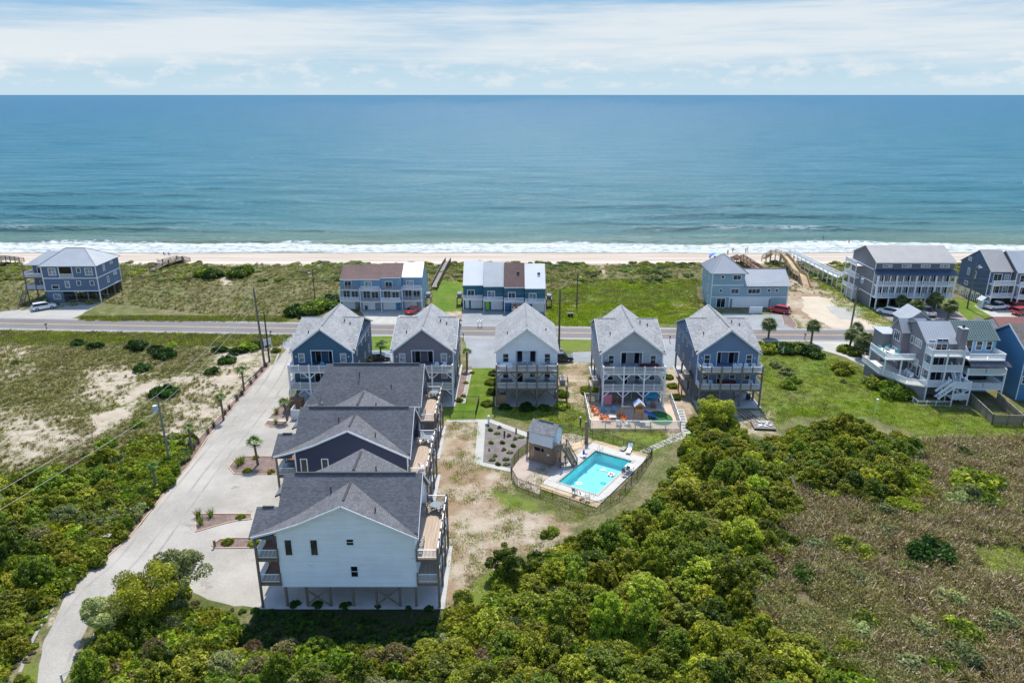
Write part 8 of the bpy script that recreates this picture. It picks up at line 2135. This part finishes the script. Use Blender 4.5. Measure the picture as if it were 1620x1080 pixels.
# ---- shrubs standing on their own
SB_ = {}
for nm, lm, sd_ in (('dark', L_DARK, 21), ('green', L_GREEN, 22), ('olive', L_OLIVE, 23), ('bright', L_BRIGHT, 24), ('greygreen', L_GREY, 25)):
    C_, R_r = crown_blobs(sd_, 1.0, 1.15, 14, .55, 1.0, .1); SB_[nm] = (leaves_mesh('foliage', C_, R_r, 110, .13, lm, .8, .3, sd_), trunk_mesh(sd_, .8, .05))
RED_F = plain('red_flower', (.55, .05, .04), .7); ORG_F = plain('orange_flower', (.60, .22, .03), .7)
def shrub(px, py, r_, kind, label, h=None, cat='shrub', flower=None):
    x, y = at(px, py); z = beach_z(x, y); r = thing('shrub', label, cat, (x, y, z - .03), random.uniform(0, 6.28)); r.scale = (r_, r_, h or r_)
    put(SB_[kind][0], 'foliage', r); put(SB_[kind][1], 'stem', r)
    if flower:
        mb = MB(); g = random.Random(px)
        for i in range(9): a = g.uniform(0, 6.28); q = g.uniform(0, .7); mb.ell((q * math.cos(a), q * math.sin(a), .95 - q * .3), (.14, .14, .1), 6, 4)
        mb.build('blossom', flower, r)
    return r
for px, py, r_, kd, lb in ((124, 545, 1.3, 'dark', 'dark low shrub leftmost below the road in the left field'), (151, 550, 1.4, 'dark', 'dark low shrub second from the left below the road'), (216, 551, 1.9, 'dark', 'wide dark shrub left of the red fire hydrant'), (248, 556, 1.6, 'dark', 'dark shrub just below and left of the hydrant'), (262, 563, 1.9, 'dark', 'largest dark shrub just below the fire hydrant'), (272, 548, 1.0, 'bright', 'small bright shrub at the foot of the fire hydrant'),
        (224, 583, 1.5, 'dark', 'dark shrub alone above the sand streak in the left field'), (260, 624, 1.9, 'dark', 'large dark shrub in the middle of the left field'), (218, 675, 1.1, 'green', 'small round shrub left of the transformer pole'), (168, 707, 1.3, 'green', 'spiky green shrub above the left thicket'), (337, 590, 1.2, 'dark', 'dark shrub nearest the sand patch by the drive'), (359, 573, 1.4, 'dark', 'dark round shrub below the pair by the tall pole'),
        (348, 556, 1.3, 'dark', 'dark low shrub left of the large clump by the tall pole'), (377, 558, 1.5, 'dark', 'left shrub of the clump by the tall pole'), (393, 554, 1.8, 'green', 'middle shrub of the clump by the tall pole'), (408, 549, 1.6, 'dark', 'right shrub of the clump by the tall pole'), (26, 578, .8, 'green', 'small shrub at the far left of the field'), (436, 556, .9, 'green', 'small shrub beside the white sign board'),
        (470, 497, 2.6, 'dark', 'dark shrub leftmost of the clump left of the pale blue townhouses'), (492, 494, 2.9, 'green', 'second shrub of the clump left of the pale blue townhouses'), (511, 490, 3.0, 'green', 'third shrub of the clump left of the pale blue townhouses'), (525, 481, 2.6, 'dark', 'shrub of the clump nearest the pale blue townhouses'), (483, 501, 1.8, 'dark', 'low dark shrub in front of the townhouse clump'),
        (326, 440, 2.6, 'green', 'left green shrub on the dune beside the sand path'), (337, 442, 2.6, 'dark', 'green shrub on the dune touching the sand path'), (380, 440, 2.8, 'green', 'right green shrub on the dune beside the sand path'), (390, 436, 2.4, 'green', 'smaller green shrub right of the sand path on the dune'),
        (1201, 553, 1.7, 'olive', 'leftmost shrub of the hedge below the first road palm'), (1213, 556, 1.9, 'green', 'second shrub of the hedge below the road palms'), (1228, 554, 2.0, 'dark', 'third shrub of the hedge below the road palms'), (1243, 556, 2.0, 'dark', 'fourth shrub of the hedge below the road palms'), (1258, 555, 2.0, 'green', 'fifth shrub of the hedge behind the boat trailer'), (1273, 558, 1.9, 'dark', 'sixth shrub of the hedge behind the boat trailer'), (1286, 563, 1.7, 'dark', 'rightmost shrub of the hedge behind the boat trailer'),
        (1330, 588, 1.9, 'olive', 'round yellow green shrub on the lawn right of the boat trailer'), (1340, 556, 1.6, 'green', 'left shrub at the foot of the palm pair'), (1352, 560, 1.5, 'green', 'right shrub at the foot of the palm pair'), (1381, 606, 1.6, 'greygreen', 'grey green shrub left of the two round ones at the terraced house'), (1396, 612, 2.3, 'green', 'farther round shrub before the terraced house deck'), (1413, 624, 2.6, 'green', 'nearer large round shrub before the terraced house deck'), (1333, 604, .6, 'greygreen', 'tiny plant on the lawn below the round shrub'),
        (1226, 580, 1.1, 'greygreen', 'grey green bush in the rough strip below the boat trailer'), (1243, 590, 1.2, 'greygreen', 'second grey green bush in the rough strip of the lawn'), (1256, 603, 1.1, 'green', 'low green bush in the rough strip of the lawn'), (1246, 612, 1.2, 'bright', 'bright low bush in the rough strip of the lawn'),
        (1058, 598, .8, 'green', 'farthest of three small shrubs between the pale grey and slate blue cottages'), (1065, 612, .85, 'green', 'middle of three small shrubs between the pale grey and slate blue cottages'), (1070, 630, .9, 'green', 'nearest of three small shrubs between the pale grey and slate blue cottages'),
        (799, 646, .9, 'dark', 'leftmost shrub in front of the white cottage'), (834, 647, 1.2, 'dark', 'second shrub in front of the white cottage'), (862, 647, .9, 'dark', 'third shrub in front of the white cottage'), (890, 645, 1.1, 'green', 'shrub at the right corner of the white cottage'), (772, 640, .9, 'green', 'shrub at the left corner of the white cottage'), (778, 622, 1.0, 'green', 'second shrub along the left side of the white cottage'), (778, 606, 1.0, 'green', 'third shrub along the left side of the white cottage'), (780, 592, .9, 'greygreen', 'fourth shrub along the left side of the white cottage'), (888, 625, 1.1, 'green', 'shrub beside the white cottage platform'), (932, 620, 1.3, 'green', 'shrub at the left wall of the pale grey cottage'),
        (466, 957, .5, 'dark', 'first dark shrub under the edge of the nearest white house'), (502, 958, .5, 'dark', 'second dark shrub under the edge of the nearest white house'), (547, 959, .5, 'dark', 'third dark shrub under the edge of the nearest white house'), (598, 960, .3, 'dark', 'fourth, small dark shrub under the edge of the nearest white house'), (646, 962, .3, 'dark', 'fifth, small dark shrub under the edge of the nearest white house'), (678, 963, .4, 'dark', 'rightmost dark shrub at the slab of the nearest white house'),
        (730, 947, .9, 'green', 'young green bush at the right rear of the nearest white house'), (866, 847, .7, 'bright', 'left of two small bright bushes in the dirt yard'), (875, 842, .7, 'bright', 'right of two small bright bushes in the dirt yard'),
        (1468, 880, 2.2, 'dark', 'dark shrub standing alone in the marsh'), (1270, 912, 1.4, 'dark', 'dark shrub at the left edge of the marsh'), (1340, 870, 1.6, 'olive', 'olive shrub in the brown reeds, left of centre'), (1362, 880, 1.5, 'olive', 'second olive shrub in the brown reeds'), (1405, 845, 1.3, 'greygreen', 'pale shrub in the reeds above the lone dark one'), (1548, 775, 2.8, 'green', 'round green shrub in the upper right reeds'), (1530, 790, 2.0, 'greygreen', 'grey green shrub left of the round one in the reeds'), (1560, 800, 1.7, 'green', 'small green shrub below the round one in the reeds'),
        (1358, 925, 1.4, 'greygreen', 'grey green bush in the middle of the reeds'), (1368, 985, 1.2, 'green', 'small green bush low in the reeds'), (1522, 1040, 1.6, 'greygreen', 'grey green bush at the bottom right'), (1500, 955, 1.6, 'greygreen', 'grey green bush in the right reeds'), (1450, 1000, 1.5, 'greygreen', 'grey green bush in the lower middle reeds'), (1590, 990, 1.5, 'greygreen', 'grey green bush near the right edge of the marsh')):
    shrub(px, py, r_, kd, lb)
gm_ = random.Random(77); kk = 0
for poly_, n_, nm in ((atl([(1215, 850), (1260, 780), (1400, 800), (1500, 850), (1430, 950), (1260, 960), (1200, 920)]), 9, 'reeds just right of the thicket'), (atl([(1200, 970), (1400, 960), (1620, 940), (1620, 1080), (1330, 1080)]), 13, 'lower part of the marsh'), (atl([(1420, 700), (1620, 700), (1620, 840), (1470, 830)]), 6, 'upper right reeds')):
    a_, _ = rand_in(poly_, 400, 60 + n_)
    for x_, y_ in a_[:n_]:
        kd_ = gm_.choice(['greygreen', 'olive', 'green', 'greygreen']); r_ = gm_.uniform(.6, 1.5); lb = '%s %s shrub among the %s' % ('small' if r_ < 1 else 'broad', {'greygreen': 'grey green', 'olive': 'yellow green', 'green': 'mid green'}[kd_], nm)
        r = thing('shrub', lb, 'shrub', (x_, y_, beach_z(x_, y_) - .05), gm_.uniform(0, 6)); r.scale = (r_, r_ * gm_.uniform(.8, 1.3), r_ * gm_.uniform(.8, 1.2)); r['group'] = lb.replace(' shrub ', ' shrubs '); put(SB_[kd_][0], 'foliage', r); put(SB_[kd_][1], 'stem', r)
# planting along the drive and on the islands
tf = [tuft(31, leafmat('purple_grass', (.05, .03, .04), (.16, .11, .12), (.26, .2, .2)), 40, .75, .4, .03), tuft(32, L_GREEN, 44, .75, .4, .03)]
def grass_clump(px, py, s, k_, label, grp=None):
    x, y = at(px, py); r = put(tf[k_], 'ornamental_grass', None, (x, y, .01)); r.scale = (s, s, s); tag(r, label, 'ornamental grass', grp)
spots = [(421, 580), (414, 588), (405, 598), (397, 608), (383, 625), (375, 634), (363, 648), (356, 656), (338, 675), (329, 686), (314, 702), (306, 712), (281, 742), (272, 752), (255, 775), (224, 808), (206, 830), (190, 848), (166, 873), (233, 797)]
gl = 'small dark grass clump in the mulch border of the drive'
for i, (px, py) in enumerate(spots): grass_clump(px, py, 1.0, 0, gl, 'small grass clumps in the mulch border of the drive')
for px, py, s, lb in ((378, 736, 1.3, 'large grass clump at the left tip of the palm island'), (384, 732, 1.2, 'second grass clump at the left of the palm island'), (314, 818, 1.2, 'grass clump at the upper left corner of the middle island'), (334, 817, 1.2, 'grass clump at the top of the middle island'), (318, 829, 1.1, 'grass clump at the left edge of the middle island'), (438, 654, 1.2, 'grass clump in the bed beside the deep blue cottage'), (437, 670, 1.0, 'grass clump in the small bed at the walkway')): grass_clump(px, py, s, 1, lb)
for px, py, r_, kd, fl, lb in ((391, 745, .5, 'olive', ORG_F, 'orange leaved shrub left of the palm on the island'), (404, 724, .45, 'olive', ORG_F, 'orange leaved shrub just behind the palm on the island'), (428, 747, .5, 'olive', ORG_F, 'orange leaved shrub right of the palm on the island'), (380, 819, .5, 'green', None, 'small green shrub on the right of the middle island'), (359, 859, .6, 'green', None, 'small green shrub on the lowest island'), (403, 861, .6, 'green', None, 'small green shrub at the porch end of the lowest island'), (748, 590, .4, 'green', RED_F, 'red flowering plant beside the mauve grey cottage'), (733, 627, .45, 'olive', ORG_F, 'orange flowering plant at the near corner of the mauve cottage'), (726, 634, .6, 'green', None, 'green plant at the near corner of the mauve cottage'), (737, 606, .4, 'bright', ORG_F, 'yellow flowering plant beside the mauve grey cottage')):
    shrub(px, py, r_, kd, lb, None, 'shrub', fl)
for i, (px, py) in enumerate([(786, 686), (795, 700), (797, 712), (800, 727), (788, 734), (815, 695), (824, 692), (777, 700), (783, 722), (806, 716), (776, 680), (790, 677), (801, 735), (812, 705), (805, 690), (778, 728)]):
    x, y = at(px, py); o = put(UG[(2, 1, 4)[i % 3]], 'bed_plant', None, (x, y, .01)); o.scale = (.65,) * 3; tag(o, 'small low plant in the gravel bed left of the pool house', 'plant', 'low plants in the gravel bed left of the pool house')
# stone edging beside the mauve cottage
sheet('mulch_bed', atl([(723, 596), (741, 579), (747, 579), (742, 600), (737, 632), (722, 640), (716, 640)]), .012, MULCH)

# ---- palms
PALM_T = plain('palm_trunk', (.17, .13, .10), .95, .3, 6, .6)
PALM_L = leafmat('palm_leaf', (.05, .08, .02), (.16, .20, .06), (.30, .32, .15)); PALM_B = leafmat('palm_leaf_bright', (.03, .10, .01), (.11, .21, .03), (.2, .3, .06))
def frond_mesh(seed, m, L=1.0, n=13):
    g = random.Random(seed); V = []; F = []
    def q(*p): i = len(V); V.extend(p); F.append((i, i + 1, i + 2, i + 3))
    q((-.02, 0, 0), (.02, 0, 0), (.015, L * .5, .16), (-.015, L * .5, .16))
    for i in range(n):
        a = math.radians(-82 + 164 * i / (n - 1)); l = L * (.62 - .14 * abs(i - n / 2) / n) * g.uniform(.85, 1.1); bx, by, bz = 0, L * .48, .16
        mx_, my, mz = bx + math.sin(a) * l * .6, by + math.cos(a) * l * .6, bz + .05 - .04 * g.random(); ex, ey, ez = bx + math.sin(a) * l, by + math.cos(a) * l, bz - .16 - .2 * g.random()
        sx_, sy_ = math.cos(a) * .038, -math.sin(a) * .038
        q((bx - sx_ * .3, by - sy_ * .3, bz), (bx + sx_ * .3, by + sy_ * .3, bz), (mx_ + sx_, my + sy_, mz), (mx_ - sx_, my - sy_, mz)); q((mx_ - sx_, my - sy_, mz), (mx_ + sx_, my + sy_, mz), (ex + sx_ * .15, ey + sy_ * .15, ez), (ex - sx_ * .15, ey - sy_ * .15, ez))
    me = np_mesh('frond', np.array(V), np.array(F), m); a = me.attributes.new('tint', 'FLOAT', 'POINT'); a.data.foreach_set('value', np.full(len(V), g.random(), np.float32)); return me
FR = [frond_mesh(i, PALM_L) for i in range(3)]; FRB = [frond_mesh(i + 9, PALM_B) for i in range(3)]
def palm(x, y, h, rc, nf, label, bright=False, lean=0.0, tr=.16):
    r = thing('palm_tree', label, 'palm', (x, y, 0)); g = random.Random(int(x * 10 + y)); fr = FRB if bright else FR
    MB().tube([(0, 0, 0), (lean * .3, 0, h * .4), (lean, 0, h)], [tr * 1.1, tr, tr * .9], 9).build('trunk', PALM_T, r)
    for i in range(nf):
        t = (i + .5) / nf; el_ = R(82 - 128 * t ** .8) if nf > 20 else R(70 - 75 * t); az = i * 2.4 + g.uniform(-.3, .3); o = put(fr[i % 3], 'frond', r, (lean, 0, h + .05)); o.rotation_euler = (el_, g.uniform(-.3, .3), az); s = rc * g.uniform(.85, 1.08); o.scale = (s, s, s)
    return r
for x, y, h, lb in ((-44.9, 112.7, 3.3, 'small young palm highest up the drive border'), (-42.6 - 1.3, 100.9, 3.5, 'small young palm second highest in the drive border'), (-44.4, 90.6, 3.3, 'small young palm in the border just above the transformer pole'), (-44.3, 79.8, 3.2, 'small young palm in the border just below the transformer pole')): palm(x, y, h, .95, 13, lb, True)
x, y = at(408, 735); palm(x, y, 3.0, 1.25, 13, 'young palm standing alone on the mulch island of the drive', True, -.15); x, y = at(454.5, 665); palm(x, y, 2.6, 1.1, 13, 'young palm beside the white panels at the deep blue cottage', True, -.2)
x, y = at(739, 584); palm(x, y, 3.1, 1.0, 16, 'young palm at the far right corner of the mauve grey cottage', True); x, y = at(603, 571); palm(x, y, 2.6, 1.2, 14, 'small palm beside the dark car between two cottages', True); x, y = at(606, 548); palm(x, y, .6, .9, 12, 'very small palm in the lawn patch between two cottages', False)
for px, py, h, rc, lb in ((1215.5, 534.5, 2.7, 1.75, 'round headed palm at the road, left of the road pair'), (1283, 543, 3.4, 1.6, 'round headed palm at the road, right of the road pair'), (1343, 554, 3.0, 1.6, 'left palm of the clump of three by the drive'), (1363.5, 566, 3.1, 2.1, 'nearest and largest palm of the clump of three by the drive'), (1352, 547, 3.4, 1.5, 'rear palm of the clump of three by the drive'), (1423, 494, 2.6, 1.5, 'leftmost palm before the condominium'), (1447, 503, 2.4, 1.9, 'second palm before the condominium'), (1478, 495, 3.2, 1.8, 'third and tallest palm before the condominium'), (1499.6, 503, 2.5, 1.8, 'rightmost palm before the condominium')):
    x, y = at(px, py); palm(x, y, h, rc, 46, lb, False, random.uniform(-.2, .2), .2)
# the small tree at the bend of the gravel track
def tree(px, py, H, Rr_, m, label, seed):
    x, y = at(px, py); r = thing('tree', label, 'tree', (x, y, 0)); g = random.Random(seed); mb = MB(); tips = []
    mb.tube([(0, 0, -.1), (.1, .1, H * .25), (.25, .1, H * .45)], [.22, .17, .13], 8)
    for i in range(8):
        a = i * .785 + g.uniform(-.3, .3); l = Rr_ * g.uniform(.4, .8); e = (.25 + l * math.cos(a), .1 + l * math.sin(a), H * g.uniform(.62, .9)); mb.tube([(.25, .1, H * .42), (.25 + l * .5 * math.cos(a), .1 + l * .5 * math.sin(a), H * .62), e], [.09, .06, .025], 6); tips.append(e)
    mb.build('trunk', BARK, r); C_ = []; R_r = []
    for e in tips:
        for k_ in range(4): C_.append((e[0] + g.uniform(-.7, .7), e[1] + g.uniform(-.7, .7), e[2] + g.uniform(-.9, .5))); R_r.append(g.uniform(.45, .85) * Rr_ / 2.6)
    put(leaves_mesh('crown', C_, R_r, 240, .13, m, .85, .3, seed), 'crown', r)
tree(232, 985, 5.6, 3.2, L_OLIVE, 'tall leafy tree leaning over the bend of the gravel track', 5)
tree(283, 955, 5.4, 2.6, L_GREY, 'feathery pale crowned tree at the right of the track bend', 6)
tree(175, 1000, 3.6, 2.0, L_GREY, 'small grey green tree at the left foot of the leaning tree', 7)
tree(800, 915, 3.4, 1.7, L_GREEN, 'slim green tree at the tip of the thicket below the pool', 8)
tree(1130, 672, 4.0, 2.8, L_OLIVE, 'round olive tree at the corner of the play yard path', 9)
